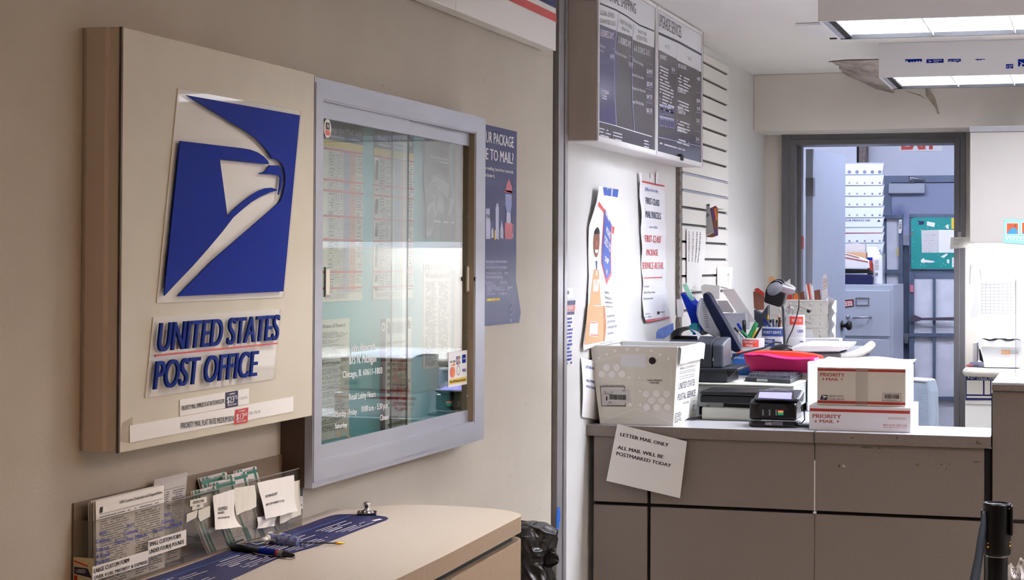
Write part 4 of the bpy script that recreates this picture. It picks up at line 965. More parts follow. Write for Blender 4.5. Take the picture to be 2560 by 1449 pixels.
# the panels are a little worn
mb = MB(); F = YF(YC-.0004); random.seed(6); mat('wear_dark', '#5d5046', .6); mat('wear_light', '#b5aaa2', .4); mat('olive_spot', '#6a6434', .5)
for f_, (cx, cy), r, m_ in ((RG, (838, 320), (18, 22), 'olive_spot'), (RG, (70, 330), (14, 20), 'wear_dark'), (RG, (115, 332), (22, 16), 'wear_light'), (RG, (1075, 315), (12, 8), 'wear_dark'), (RG, (1150, 312), (14, 7), 'wear_dark'), (RG, (1420, 290), (40, 12), 'wear_dark'), (RG, (1120, 360), (10, 8), 'wear_dark'), (RG, (465, 155), (18, 10), 'wear_dark'), (RG, (340, 150), (70, 9), 'wear_dark')):
    P = []
    for k in range(12):
        a = 2*pi*k/12; s = random.uniform(.5, 1.1); P.append(yp(*one(f_, cx+r[0]*s*cos(a), cy+r[1]*s*sin(a)), YC))
    mb.poly(F, P, m_, 0)
F = YF(YC-.0184)
for (cx, cy), r in (((640, 55), (20, 14)), ((575, 42), (8, 6)), ((1425, 100), (18, 22)), ((1450, 110), (24, 10)), ((1215, 122), (8, 5)), ((200, 55), (26, 12))):
    P = [yp(*one(RG, cx+r[0]*random.uniform(.4, 1.1)*cos(2*pi*k/10), cy+r[1]*random.uniform(.4, 1.1)*sin(2*pi*k/10)), YC-.018) for k in range(10)]; mb.poly(F, P, 'wear_dark', 0)
o = obj('scuff', mb, ctr); o['kind'] = 'stuff'
# taller counter at the right
xt = yp(2481, 1100, YC)[0]; zt = yp(2520, 955, YC)[1]
t = thing('service_counter', 'taller grey counter section at the right edge of the photo', 'counter', (.8, 6.7, 0))
mb = MB(); mb.box(xt, YC+.005, 0, 2.9, YC+.03, zt-.03, 'granite_grey'); mb.box(xt, YC+.03, 0, xt+.025, 6.95, zt-.03, 'granite_grey'); obj('front_panel', mb, t, bevel=.001)
mb = MB(); mb.box(xt-.002, YC-.012, zt-.028, 2.92, 6.98, zt-.010, 'granite_grey'); mb.box(xt-.002, YC-.012, zt-.010, 2.92, 6.98, zt, 'granite_light'); obj('counter_top', mb, t, bevel=.003)
zk = yp(2540, 1303, YC)[1]; mb = MB(); mb.box(xt, YC+.0035, zk-.006, 2.9, YC+.0055, zk+.006, 'black_matte'); obj('joint', mb, t)
mb = MB(); mb.box(xr-.0049, YC+.03, 0, xt-.0002, YC+.06, TZ-.045, 'black_matte'); mb.box(xr+.0004, YC+.03, TZ-.045, xt-.0002, YC+.06, zt-.04, 'black_matte'); obj('gap_filler', mb, t)
mb = MB(); a = yp(*one(RG, 1480, 112), YC); b = yp(*one(RG, 1545, 138), YC); mb.box(a[0], YC-.010, b[1], b[0], YC+.02, a[1], 'steel'); tag(obj('latch_plate', mb), 'small steel latch plate under the right end of the low counter', 'latch')
# clear screen on the tall counter
ps = onY(2540, 687, 6.75); mb = MB(); mb.box(ps.x, 6.75, zt, ps.x+1.1, 6.756, ps.z, 'clear_acrylic'); mb.box(ps.x-.002, 6.7495, zt, ps.x, 6.7565, ps.z, 'ink_pale'); mb.box(ps.x, 6.7495, ps.z, ps.x+1.1, 6.7565, ps.z+.002, 'white')
tag(obj('clear_screen', mb), 'clear acrylic screen standing on the tall counter', 'screen')
# worktop behind, carrying the machines
mb = MB(); mb.box(WX+.002, 6.747, TZ-.03, -.87, 7.62, TZ-.0005, 'granite_light'); mb.box(WX+.002, 6.77, 0, -.90, 7.6, TZ-.03, 'granite_grey'); tag(obj('work_table', mb), 'plain worktop behind the counter carrying the machines', 'table')
# ---------------- boxes
def boxpx(mb, Y, TL, BR, depth, m): a = yp(*TL, Y); b = yp(*BR, Y); mb.box(a[0], Y, b[1], b[0], Y+depth, a[1], m); return a[0], b[1], b[0], a[1]
mat('carton', '#ded6cb', .6, noise=.05, nscale=5); mat('carton_white', '#eceaf0', .6)
mat('carton_red', '#a63027', .6)
Yq = onZ(2022, 1074, TZ).y
t = thing('mailing_box', 'flat priority mail box at the bottom of the pair on the counter', 'box', (onY(2150, 1077, Yq).x, Yq+.15, TZ), 'priority mail boxes')
a = yp(2022.5, 1014, Yq); b = yp(2277, 1080, Yq); z1 = yp(2150, 1015.5, Yq)[1]
mb = MB(); mb.box(a[0], Yq, TZ+.0002, b[0], Yq+.30, z1, 'carton_white'); obj('carton', mb, t, bevel=.002)
F = YF(Yq-.0003); mb = MB()
zl = F.px(2150, 1023.5)[1]; zh = F.px(2150, 1030.5)[1]; mb.rect(F, a[0]+.003, zl, b[0]-.003, zh, 'carton_red', .0002)
mb.textpx(F, 'PRIORITY', *RC((108, 1185), (355, 1193), (108, 1153)), 'carton_red', h=.0004, bold=.02); mb.textpx(F, 'MAIL', *RC((170, 1228), (295, 1232), (170, 1202)), 'carton_red', h=.0004, bold=.02)
for x in (135, 327): mb.poly(F, star(F.px(*one(RC, x, 1217)), .0048), 'carton_red', .0004)
mb.textpx(F, 'VISIT US AT USPS.COM', *RC((713, 1256), (922, 1262), (713, 1241)), 'carton_red', h=.0004, bold=.01); mb.textpx(F, 'ORDER FREE SUPPLIES ONLINE', *RC((713, 1272), (918, 1277), (713, 1264)), 'carton_red', h=.0004, bold=0)
mb.textpx(F, 'WHEN USED INTERNATIONALLY', *RC((757, 1188), (918, 1192), (757, 1180)), 'carton_red', h=.0004, bold=0); mb.textpx(F, 'AFFIX CUSTOMS DECLARATION', *RC((757, 1199), (918, 1203), (757, 1192)), 'carton_red', h=.0004, bold=0); obj('printing', mb, t)
Y2 = Yq+.012; zb = z1+.0003
t = thing('mailing_box', 'taller priority mail box with barcode, on top of the pair', 'box', (onY(2150, 1015, Y2).x, Y2+.15, zb), 'priority mail boxes')
a = yp(2043, 914.5, Y2); b = yp(2264.5, 1018, Y2); z2_ = yp(2155, 917, Y2)[1]
mb = MB(); mb.box(a[0], Y2, zb, b[0], Y2+.30, z2_, 'carton'); obj('carton', mb, t, bevel=.003)
mb = MB(); xa, xb = a[0], b[0]; random.seed(14)
def fn(u, v): return Vector((xa-.004+(xb-xa+.012)*u, Y2-.006+.33*v, z2_+.003+.014*v+.004*sin(u*9+v*3)*v-.006*(v < .05)))
mb.grid(fn, 18, 6, 'carton_white'); obj('top_flap', mb, t)
F = YF(Y2-.0003); mb = MB()
for y0_, y1_ in ((768, 788), (1045, 1068)): mb.rect(F, a[0]+.002, F.px(*one(RC, 530, y0_))[1], b[0]-.002, F.px(*one(RC, 530, y1_))[1], 'carton_red', .0002)
mb.textpx(F, 'PRIORITY', *RC((175, 828), (385, 833), (175, 798)), 'carton_red', h=.0004, bold=.02); mb.textpx(F, 'MAIL', *RC((225, 865), (335, 867), (225, 842)), 'carton_red', h=.0004, bold=.02)
for x in (200, 362): mb.poly(F, star(F.px(*one(RC, x, 852)), .0042), 'carton_red', .0004)
mb.poly(F, fpx(F, RC((185, 988), (240, 990), (232, 1034), (173, 1030))), 'navy_deep', .0003); mb.poly(F, fpx(F, RC((190, 993), (228, 998), (234, 1004), (190, 1028), (208, 1008), (192, 1003))), 'carton', .0006)
mb.textpx(F, 'UNITED STATES', *RC((245, 1006), (376, 1009), (247, 991)), 'ink', h=.0004, bold=.01); mb.textpx(F, 'POSTAL SERVICE', *RC((240, 1034), (383, 1037), (242, 1018)), 'ink', h=.0004, bold=.01)
def barcode(mb, F, a0, b0, a1, b1, m, h, seed=3):
    random.seed(seed); x = a0
    while x < a1: w = (a1-a0)*random.choice((.008, .012, .022)); mb.rect(F, x, b0, min(x+w, a1), b1, m, h); x += w+(a1-a0)*random.choice((.008, .014))
p = F.px(*one(RC, 712, 1042)); q = F.px(*one(RC, 873, 975)); mb.rect(F, p[0], p[1], q[0], q[1], 'ink', .0002); mb.rect(F, p[0]+.0012, p[1]+.0012, q[0]-.0012, q[1]-.0012, 'carton', .0004)
p = F.px(*one(RC, 728, 1020)); q = F.px(*one(RC, 858, 985)); barcode(mb, F, p[0], p[1], q[0], q[1], 'ink', .0007); mb.textpx(F, 'PSXXXXXXXXXXXX', *RC((740, 1035), (845, 1038), (740, 1027)), 'ink', h=.0007)
obj('printing', mb, t)
mb = MB(); mat('tape_gloss', '#d3cbc0', .1, alpha=.35, coat=1.)
mb.rect(F, F.px(*one(RC, 480, 900))[0], zb+.001, F.px(*one(RC, 585, 900))[0], z2_-.001, 'tape_gloss', .0009); obj('clear_tape', mb, t)
# ---------------- postal tub
mat('corrugated_plastic', '#e6e4da', .45, noise=.03, nscale=10); mat('tub_white', '#eef0f4', .4); mat('tub_spot', '#ffffff', .4); mat('tub_crease', '#f4f3ee', .5)
Yt = 6.43
fTL, fTR, fBL, fBR = [yp(*one(RB, x, y), Yt) for x, y in ((252, 92), (1018, 90), (345, 742), (975, 750))]
zb_ = TZ+.0004; zt_ = (fTL[1]+fTR[1])/2; D = .40
t = thing('postal_tub', 'white corrugated plastic mail tub with black print at the left end of the counter', 'tub', ((fBL[0]+fBR[0])/2, Yt+D/2, TZ)); tub = t
xa = max(fTL[0], WX+.004); top = [(xa, Yt-.01), (fTR[0], Yt-.01), (fTR[0], Yt+D+.02), (xa, Yt+D+.02)]; bot = [(fBL[0], Yt), (fBR[0], Yt), (fBR[0], Yt+D), (fBL[0], Yt+D)]
mb = MB(); e = .005
def wall4(mb, A, B, za, zb2, m, th):
    cx = sum(p[0] for p in A)/4; cy = sum(p[1] for p in A)/4
    for i in range(4):
        j = (i+1) % 4
        o = [Vector((*A[i], za)), Vector((*A[j], za)), Vector((*B[j], zb2)), Vector((*B[i], zb2))]
        nn = (o[1]-o[0]).cross(o[3]-o[0]).normalized(); inn = [p-nn*th for p in o]
        mb.add(o+inn, [(0, 1, 2, 3), (7, 6, 5, 4), (0, 4, 5, 1), (3, 2, 6, 7), (1, 5, 6, 2), (0, 3, 7, 4)], m)
wall4(mb, bot, top, zb_, zt_, 'corrugated_plastic', e); mb.box(bot[0][0], bot[0][1], zb_, bot[1][0], bot[2][1], zb_+.004, 'corrugated_plastic'); obj('tub_wall', mb, t)
# rolled rim flap on the long side and the inner lip
mb = MB(); k = .22
def lerp2(a, b, t_): return (a[0]+(b[0]-a[0])*t_, a[1]+(b[1]-a[1])*t_)
rz = zt_-.058
cor = [(fTR[0]+.001, Yt-.004), (fTR[0]+.001, Yt+D+.02)]
lo = [(lerp2(fBR, fTR, .80)[0]+.010, Yt+.001), (lerp2(fBR, fTR, .80)[0]+.010, Yt+D+.018)]
up = [(cor[0][0]+.012, cor[0][1]), (cor[1][0]+.012, cor[1][1])]
def fn(u, v):
    a = Vector((*lerp2(lo[0], lo[1], u), rz)); b = Vector((*lerp2(up[0], up[1], u), zt_-.004)); p = a.lerp(b, v); p.x += .002*sin(u*40)*(1-v)+.0015*sin(u*13); p.z += .0015*sin(u*55)*(1-v); return p
mb.grid(fn, 40, 4, 'tub_white')
mb.grid(lambda u, v: Vector((*lerp2(lerp2(cor[0], up[0], v), lerp2(cor[1], up[1], v), u), zt_+.004*sin(v*pi)-.004*v+.001*sin(u*17))), 30, 4, 'tub_white')
mb.box(top[0][0], top[0][1], zt_-.001, top[1][0], top[0][1]+.009, zt_+.003, 'tub_white'); mb.box(top[0][0], top[2][1]-.012, zt_-.001, top[1][0], top[2][1], zt_+.003, 'tub_white'); mb.box(top[0][0], top[0][1], zt_-.001, top[0][0]+.012, top[2][1], zt_+.003, 'tub_white')
obj('rim', mb, t)
mb = MB(); wall4(mb, [(p[0]*.92+.08*(-1.51), p[1]*.9+.1*(Yt+D/2)) for p in bot], [(p[0]*.97+.03*(-1.51), p[1]*.97+.03*(Yt+D/2)) for p in top], zb_+.06, zt_-.012, 'tub_white', .002); obj('liner', mb, t)
# printing on the front (tilted plane)
O = Vector((fBL[0], Yt, zb_)); FTb = Fr(O-Vector((0, .0006, 0)), (1, 0, 0), (0, -.01, zt_-zb_)); FTb.O = O-Vector((0, .0004, 0))
mb = MB()
for pts in (((250, 92), (272, 92), (345, 740), (330, 740)),): pass
def L2(F, a, b, w, m, h=.0005): mb.line(F, F.px(*a), F.px(*b), w, m, h)
for a, b in (((285, 225), (525, 160)), ((740, 160), (950, 235)), ((525, 160), (740, 158)), ((640, 265), (645, 620)), ((345, 738), (645, 625)), ((645, 625), (975, 748)), ((950, 235), (960, 700))): L2(FTb, one(RB, *a), one(RB, *b), .0022, 'tub_crease')
for x, y, r in ((400, 270, 30), (487, 270, 30), (360, 328, 30), (447, 328, 30), (535, 326, 30), (742, 496, 30), (832, 496, 30), (920, 497, 30), (790, 555, 30), (877, 557, 30), (746, 614, 30), (835, 614, 30), (925, 614, 30), (580, 114, 17), (668, 114, 18), (475, 125, 12), (787, 124, 13), (405, 155, 12), (336, 188, 13), (862, 160, 13), (935, 195, 13), (597, 356, 14), (685, 360, 14), (693, 475, 14), (693, 592, 12), (603, 590, 16)):
    c = FTb.px(*one(RB, x, y)); mb.disc(FTb, c, r/3.45/4700*6.6, 'tub_spot', .0008)
mb.textpx(FTb, 'TARE WEIGHT', *RB((750, 386), (882, 388), (750, 373)), 'ink', h=.0008, bold=.02); mb.textpx(FTb, '1.84 LBS', *RB((775, 408), (856, 409), (775, 394)), 'ink', h=.0008, bold=.02)
mb.textpx(FTb, 'PLACE LABEL HOLDER INSIDE BORDER', *RB((348, 430), (558, 430), (348, 421)), 'ink', h=.0008); mb.textpx(FTb, 'PLACE LABEL HOLDER INSIDE BORDER', *RB((360, 608), (568, 608), (360, 600)), 'ink', h=.0008)
for a, b in (((348, 435), (558, 435)), ((558, 435), (566, 597)), ((566, 597), (360, 597)), ((360, 597), (348, 435))): L2(FTb, one(RB, *a), one(RB, *b), .0018, 'ink', .0007)
obj('printing', mb, tub)
mb = MB(); F = FTb; c = F.px(*one(RB, 797, 211)); mb.disc(F, c, .0125, 'black', .0012, n=24); obj('button', mb, tub)
mb = MB(); q = fpx(F, RB((525, 165), (540, 155), (725, 155), (740, 170), (740, 262), (725, 268), (545, 262), (528, 250))); mb.prism(F, q, -.0002, .0011, 'tub_white'); obj('handle_cutout', mb, tub)
mb = MB(); q = fpx(F, RB((355, 452), (592, 460), (607, 572), (365, 598))); mb.prism(F, q, .001, .0016, 'paper_grey'); G = Fr(F.O+F.n*.0018, F.u, F.v)
p = G.px(*one(RB, 427, 545)); q = G.px(*one(RB, 570, 505)); barcode(mb, G, p[0], p[1], q[0], q[1], 'ink', .0003, 9); p = G.px(*one(RB, 397, 553)); q = G.px(*one(RB, 408, 518)); mb.rect(G, *p, *q, 'ink', .0003)
mb.textpx(G, '60611', *RB((538, 475), (570, 475), (538, 464)), 'ink', h=.0003); mb.textpx(G, 'TUB', *RB((417, 577), (443, 575), (417, 567)), 'ink', h=.0003)
mb.greek(G, *G.px(*one(RB, 375, 470)), G.px(*one(RB, 465, 470))[0], 3, .0042, .0018, 'ink_soft', .0003)
tag(obj('tub_label', mb), 'grey barcode label stuck on the front of the mail tub', 'label')
# printing on the right side of the tub
O = Vector((fBR[0], Yt, zb_)); U = Vector((0, 1, 0)); Vv = Vector((fTR[0]-fBR[0], 0, zt_-zb_)); FTs = Fr(O, U, Vv); FTs.O = O+FTs.n*.0005
mb = MB()
for s, l, b_ in (('UNITED STATES', ((1020, 460), (1160, 420), (1025, 405)), .02), ('POSTAL SERVICE', ((1013, 558), (1165, 512), (1018, 500)), .02), ('WARNING - NOT FOR PRIVATE USE', ((1032, 290), (1165, 262), (1034, 272)), .0), ('MAXIMUM PENALTY FOR THEFT OR MISUSE', ((1028, 330), (1165, 300), (1029, 318)), .0), ('OF POSTAL PROPERTY $1,000 FINE', ((1030, 358), (1155, 330), (1031, 346)), .0),
                ('FOR MAIL ONLY', ((1058, 588), (1110, 573), (1059, 568)), 0.)):
    mb.textpx(FTs, s, *RB(*l), 'navy_deep' if b_ else 'ink', h=.0006, bold=0)
for a, b in (((1030, 310), (1165, 280)), ((1030, 370), (1160, 340)), ((1140, 560), (1168, 552))): mb.line(FTs, FTs.px(*one(RB, *a)), FTs.px(*one(RB, *b)), .0012, 'ink_blue', .0006)
p = FTs.px(*one(RB, 990, 660)); q = FTs.px(*one(RB, 1050, 660)); mb.greek(FTs, p[0], p[1], q[0], 6, .006, .0026, 'ink', .0006)
a = FTs.px(*one(RB, 1140, 645)); b = FTs.px(*one(RB, 1168, 590)); mb.rect(FTs, a[0], a[1], b[0], b[1], 'ink', .0005); mb.rect(FTs, a[0]+.003, a[1]+.002, b[0]-.003, b[1]-.002, 'tub_white', .0008); mb.poly(FTs, [(a[0]+.008, a[1]+.006), (a[0]+.016, a[1]+.006), (a[0]+.012, a[1]+.028)], 'ink', .001); mb.poly(FTs, [(a[0]+.022, a[1]+.006), (a[0]+.03, a[1]+.006), (a[0]+.026, a[1]+.028)], 'ink', .001)
mb2 = MB(); 
obj('side_printing', mb, tub)
# ---------------- sheets by the counter
class Curl(Fr):
    """sheet given by four pixel corners on a plane, bending forward"""
    def __init__(s, F, pts, fn): s.F = F; s.P = [Vector(F.px(*p)) for p in pts]; s.fn = fn; s.inv = s.P[1]-s.P[0]; s.dn = s.P[3]-s.P[0]; s.det = s.inv.x*s.dn.y-s.inv.y*s.dn.x; s.d = None
    def uv(s, a, b): q = Vector((a, b))-s.P[0]; return ((q.x*s.dn.y-q.y*s.dn.x)/s.det, (s.inv.x*q.y-s.inv.y*q.x)/s.det)
    def at(s, u, v, h=0):
        q = (s.P[0].lerp(s.P[1], u)).lerp(s.P[3].lerp(s.P[2], u), v); return s.F.w(q.x, q.y, s.fn(u, v)+h)
    def w(s, a, b, h=0.): u, v = s.uv(a, b); return s.at(u, v, h)
    def px(s, x, y): return s.F.px(x, y)
F = YF(YC-.019)
C = Curl(F, RB((497, 755), (1100, 905), (1042, 1392), (408, 1242)), lambda u, v: .004+.010*v+.03*max(0, u-.8)*(1-v)+.0)
mb = MB(); mb.grid(lambda u, v: C.at(u, v), 16, 16, 'paper')
for s, l in (('LETTER MAIL ONLY', ((521, 857), (935, 952), (526, 829))), ('ALL MAIL WILL BE', ((498, 968), (886, 1054), (503, 939))), ('POSTMARKED TODAY', ((489, 1020), (948, 1130), (494, 992)))): mb.textpx(C, s, *RB(*l), 'ink', h=.0006, bold=.035)
tag(obj('notice_sheet', mb), 'white letter mail only sheet hanging at a slant from the counter edge', 'paper sign')
C = Curl(XF(WX+.001), RB((172, 178), (262, 215), (332, 728), (178, 695)), lambda u, v: .003+.006*sin(v*3)+.012*u)
mb = MB(); mb.grid(lambda u, v: C.at(u, v), 10, 14, 'paper')
for s, l in (('LETTER MAIL ONLY', ((197, 272), (290, 302), (198, 250))), ('ALL MAIL WILL BE', ((193, 388), (282, 415), (194, 366))), ('POSTMARKED TODAY', ((192, 440), (300, 478), (193, 418)))): mb.textpx(C, s, *RB(*l), 'ink_blue', h=.0006, bold=.02)
tag(obj('notice_sheet', mb), 'letter mail only sheet taped on the wall at the left of the mail tub', 'paper sign')
# pen with a paper label
a, b = onZ(*one(RA, 250, 1283), TZ+.008), onZ(*one(RA, 525, 1244), TZ+.008)
t = thing('counter_pen', 'black pen with a white paper band lying on the counter beside the tub', 'pen', a.lerp(b, .5))
mb = MB(); mb.tube([a, a.lerp(b, .1), a.lerp(b, .98), b], [.003, .0055, .006, .003], 'black', 12); obj('barrel', mb, t)
mb = MB(); mb.tube([a.lerp(b, .66), a.lerp(b, .94)], .0075, 'paper', 12); obj('paper_band', mb, t)
mb = MB(); c = [a+Vector((0, 0, -.002)), a+Vector((-.05, .0, -.005)), onZ(1672, 1052, TZ+.002)]; mb.tube(c, .0015, 'black', 6); obj('cord', mb, t)

# ================================================================== MACHINES
mat('machine_beige', '#c9c9bd', .5); mat('machine_grey', '#a9adaa', .5); mat('dark_plastic', '#2c2f38', .42, bump=.05, bscale=300); mat('lcd_violet', '#8a86d8', .3, emit='#7a76d8', estr=.7)
mat('silver_plastic', '#b9bcc2', .3, metal=.5); mat('key_grey', '#3d3f46', .5)
Ym = 6.95
t = thing('cash_drawer', 'wide pale grey drawer unit under the keyboard', 'drawer unit', (-1.3, Ym+.2, TZ))
a = yp(*one(RA, 318, 1000), Ym); b = yp(*one(RA, 1140, 1165), Ym-.0); zt1 = yp(*one(RA, 640, 1005), Ym)[1]; xr1 = yp(*one(RA, 1085, 1100), Ym)[0]
Ms = Matrix.Identity(4)
mb = MB(); mb.box(a[0], Ym, TZ+.03, xr1, Ym+.42, zt1-.006, 'machine_grey'); obj('body', mb, t, bevel=.004)
mb = MB(); mb.box(a[0]-.002, Ym-.004, zt1-.006, xr1+.002, Ym+.43, zt1, 'machine_beige'); obj('lid', mb, t, bevel=.002)
mb = MB(); mb.box(a[0]+.01, Ym+.005, TZ+.0002, xr1-.01, Ym+.40, TZ+.03, 'black_matte'); obj('plinth', mb, t)
mb = MB(); mb.box(xr1, Ym+.15, zt1-.06, xr1+.001, Ym+.20, zt1-.057, 'black'); obj('slot', mb, t)
# keyboard
kz = zt1+.0005; A, B, Cc, D_ = [onZ(*one(RA, x, y), kz) for x, y in ((700, 985), (1050, 1003), (1200, 935), (830, 905))]
t = thing('keyboard', 'dark keyboard lying across the pale drawer unit', 'keyboard', A.lerp(Cc, .5))
KB = [onZ(*one(RA, x, y), kz) for x, y in ((702, 986), (1058, 1004), (1202, 946), (835, 916))]; kh = .016
def kq(u, v, z): q = KB[0].lerp(KB[1], u).lerp(KB[3].lerp(KB[2], u), v); return Vector((q.x, q.y, kz+z+.008*v))
mb = MB(); vs = [kq(u, v, z) for z in (0, kh) for u, v in ((0, 0), (1, 0), (1, 1), (0, 1))]
mb.add(vs, [(0, 3, 2, 1), (4, 5, 6, 7), (0, 1, 5, 4), (1, 2, 6, 5), (2, 3, 7, 6), (3, 0, 4, 7)], 'dark_plastic'); obj('base', mb, t, bevel=.004)
mb = MB()
for r in range(5):
    for c in range(15):
        u0, u1, v0, v1 = .03+c*.94/15, .03+(c+.82)*.94/15, .1+r*.17, .1+r*.17+.145
        vs = [kq(u, v, z) for z, e in ((kh-.001, 0), (kh+.008, .006)) for u, v in ((u0+e, v0+e*2), (u1-e, v0+e*2), (u1-e, v1-e*2), (u0+e, v1-e*2))]
        mb.add(vs, [(4, 5, 6, 7), (0, 1, 5, 4), (1, 2, 6, 5), (2, 3, 7, 6), (3, 0, 4, 7)], 'key_grey')
obj('keys', mb, t)
mb = MB(); d = Vector((0, -.0006, 0)); mb.quad(kq(.26, 0, .003)+d, kq(.50, 0, .003)+d, kq(.50, 0, .013)+d, kq(.26, 0, .013)+d, 'machine_grey'); obj('badge', mb, t)
# paper beside the keyboard
def flat(name, label, cat, pts, z, col='paper', grp=None, th=.0006):
    mb = MB(); F = ZF(z); mb.prism(F, [(onZ(*p, z).x, onZ(*p, z).y) for p in pts], .0003, th, col); o = obj(name, mb); tag(o, label, cat, grp); return o
flat('paper_slip', 'crumpled white slip on the drawer unit left of the keyboard', 'paper', RA((598, 985), (650, 962), (700, 968), (690, 990), (640, 1000)), kz)
# receipt printer on a black stand
Yp = 6.99; t = thing('printer_stand', 'black raised tray under the dark receipt printer', 'stand', (-1.35, Yp+.15, zt1))
a = yp(*one(RA, 330, 870), Yp); b = yp(*one(RA, 578, 975), Yp)
mb = MB(); mb.box(a[0], Yp, kz, b[0]-.008, Yp+.24, a[1]-.008, 'dark_plastic'); obj('base', mb, t, bevel=.004)
xe2 = yp(*one(RA, 628, 880), Yp)[0]; mb = MB(); mb.box(a[0]-.02, Yp-.02, a[1]-.012, xe2+.01, Yp+.26, a[1]-.002, 'dark_plastic'); obj('tray', mb, t, bevel=.003)
mb = MB(); pr = [(b[0]-.008, kz+.02), (b[0]-.008, a[1]-.012), (xe2, a[1]-.012), (b[0]+.005, kz+.028)]; mb.prism(YF(Yp+.01), pr, -.02, 0, 'black'); obj('bracket', mb, t)
zpb = a[1]-.0018
t = thing('receipt_printer', 'charcoal receipt printer with domed cover, standing in front of the monitor', 'printer', (-1.35, Yp+.12, zpb)); 
P = [yp(*one(RA, x, y), Yp-.02) for x, y in ((345, 858), (440, 858), (443, 668), (345, 652))]
x0 = yp(*one(RA, 100, 700), Yp)[0]; x1, x2 = P[1][0], yp(*one(RA, 528, 850), Yp-.02)[0]; ztp = P[2][1]
mb = MB(); prof = [(0, zpb), (0, ztp-.012), (.02, ztp-.002), (.12, ztp+.012), (.17, ztp+.012), (.18, zpb)]
def sideprism(mb, xa, xb, Y0_, prof, m):
    n = len(prof); vs = [Vector((x, Y0_+p[0], p[1])) for x in (xa, xb) for p in prof]; mb.add(vs, [tuple(range(n)), tuple(range(2*n-1, n-1, -1))]+[(i, n+i, n+(i+1) % n, (i+1) % n) for i in range(n)], m)
sideprism(mb, max(x0, WX+.01), x1-.001, Yp-.02, prof, 'dark_plastic'); obj('body', mb, t, bevel=.004)
mb = MB(); sideprism(mb, x1+.001, x2, Yp-.02, [(p[0], p[1]-(.002 if k in (1, 2, 3, 4) else 0)) for k, p in enumerate(prof)], 'charcoal'); obj('front_cover', mb, t, bevel=.008)
mb = MB(); mb.box(x1+.004, Yp-.0225, ztp-.075, x1+.0055, Yp-.0205, ztp-.062, 'white'); obj('status_light', mb, t)
mb = MB(); c = onY(*one(RA, 250, 640), Yp+.1); mat('smoky_cover', '#8b8f97', .35)
mb.grid(lambda u, v: Vector((c.x+.055*cos(pi*u)*(1-.2*v), Yp+.02+.14*v, ztp+.003+.045*sin(pi*u)*(1-.3*v))), 16, 6, 'smoky_cover'); obj('dome_cover', mb, t)
# monitor seen edge-on
t = thing('monitor', 'dark flat monitor turned away, seen by its edge over the receipt printer', 'monitor', onY(1790, 840, 7.15))
Yo = 7.24
P = [onY(*one(RA, x, y), Yo) for x, y in ((370, 302), (382, 292), (400, 291), (422, 310), (560, 545), (668, 738), (660, 752), (625, 756), (598, 742), (480, 560), (372, 340))]
mb = MB(); mat('monitor_navy', '#10152b', .5, spec=.12); n = len(P); bk = Vector((-.055, .34, 0)); vs = P+[p+bk for p in P]; mb.add(vs, [tuple(reversed(range(n))), tuple(range(n, 2*n))]+[(i, (i+1) % n, n+(i+1) % n, n+i) for i in range(n)], 'monitor_navy')
obj('screen_frame', mb, t, bevel=.004)
mb = MB(); P2_ = [onY(*one(RA, x, y), Yo+.03) for x, y in ((372, 330), (350, 360), (335, 400), (330, 470), (350, 540), (385, 590), (430, 615), (520, 650), (500, 580))]
n = len(P2_); vs = P2_+[p+Vector((-.055, .24, 0)) for p in P2_]; mb.add(vs, [tuple(reversed(range(n))), tuple(range(n, 2*n))]+[(i, (i+1) % n, n+(i+1) % n, n+i) for i in range(n)], 'silver_plastic'); obj('rear_housing', mb, t, bevel=.005)
mb = MB(); P2_ = [onY(*one(RA, x, y), Yo+.08) for x, y in ((400, 520), (345, 610), (360, 625), (400, 605), (470, 640), (470, 690), (590, 690), (560, 640), (460, 560))]
n = len(P2_); vs = P2_+[p+Vector((0, .10, 0)) for p in P2_]; mb.add(vs, [tuple(reversed(range(n))), tuple(range(n, 2*n))]+[(i, (i+1) % n, n+(i+1) % n, n+i) for i in range(n)], 'charcoal'); obj('stand', mb, t, bevel=.003)
mb = MB()
for k in range(14): a = onY(*one(RA, 352+k*3, 340+k*17), Yo+.028); mb.box(a.x, a.y-.002, a.z, a.x+.014, a.y+.26, a.z+.0025, 'ink_soft')
obj('vent_slots', mb, t)
# scale
Ys = 6.72; t = thing('postal_scale', 'black topped parcel scale on a pale base beside the card terminal', 'scale', (-1.3, Ys+.15, TZ))
a = yp(*one(RA, 358, 1185), Ys); b = yp(*one(RA, 770, 1290), Ys); mb = MB(); mb.box(a[0], Ys, TZ+.0003, b[0]+.03, Ys+.21, a[1], 'machine_beige'); obj('base', mb, t, bevel=.008)
mb = MB(); a2 = yp(*one(RA, 352, 1092), Ys); b2 = yp(*one(RA, 790, 1160), Ys); mb.box(a2[0], Ys-.01, b2[1], b2[0]+.02, Ys+.21, a2[1], 'black_matte'); obj('weigh_block', mb, t, bevel=.004)
mb = MB(); mb.box(a2[0]+.03, Ys+.02, a[1], a2[0]+.08, Ys+.1, b2[1], 'machine_grey'); obj('foot', mb, t)
mb = MB(); za = yp(*one(RA, 357, 1075), Ys-.02)[1]; mb.rbox(a2[0]-.001, Ys-.02, a2[1]+.002, b2[0]+.03, Ys+.22, za+.006, .012, 'black'); obj('platter', mb, t)
# card terminal
YT = 6.50
t = thing('card_terminal', 'black card payment terminal with lit violet screen and number pad', 'card terminal', onY(1937, 1070, YT))
def T(x, y): return onY(*one(RA, x, y), YT)
mat('terminal_black', '#17171c', .22, coat=.3); mat('terminal_silver', '#595b68', .3, metal=.6)
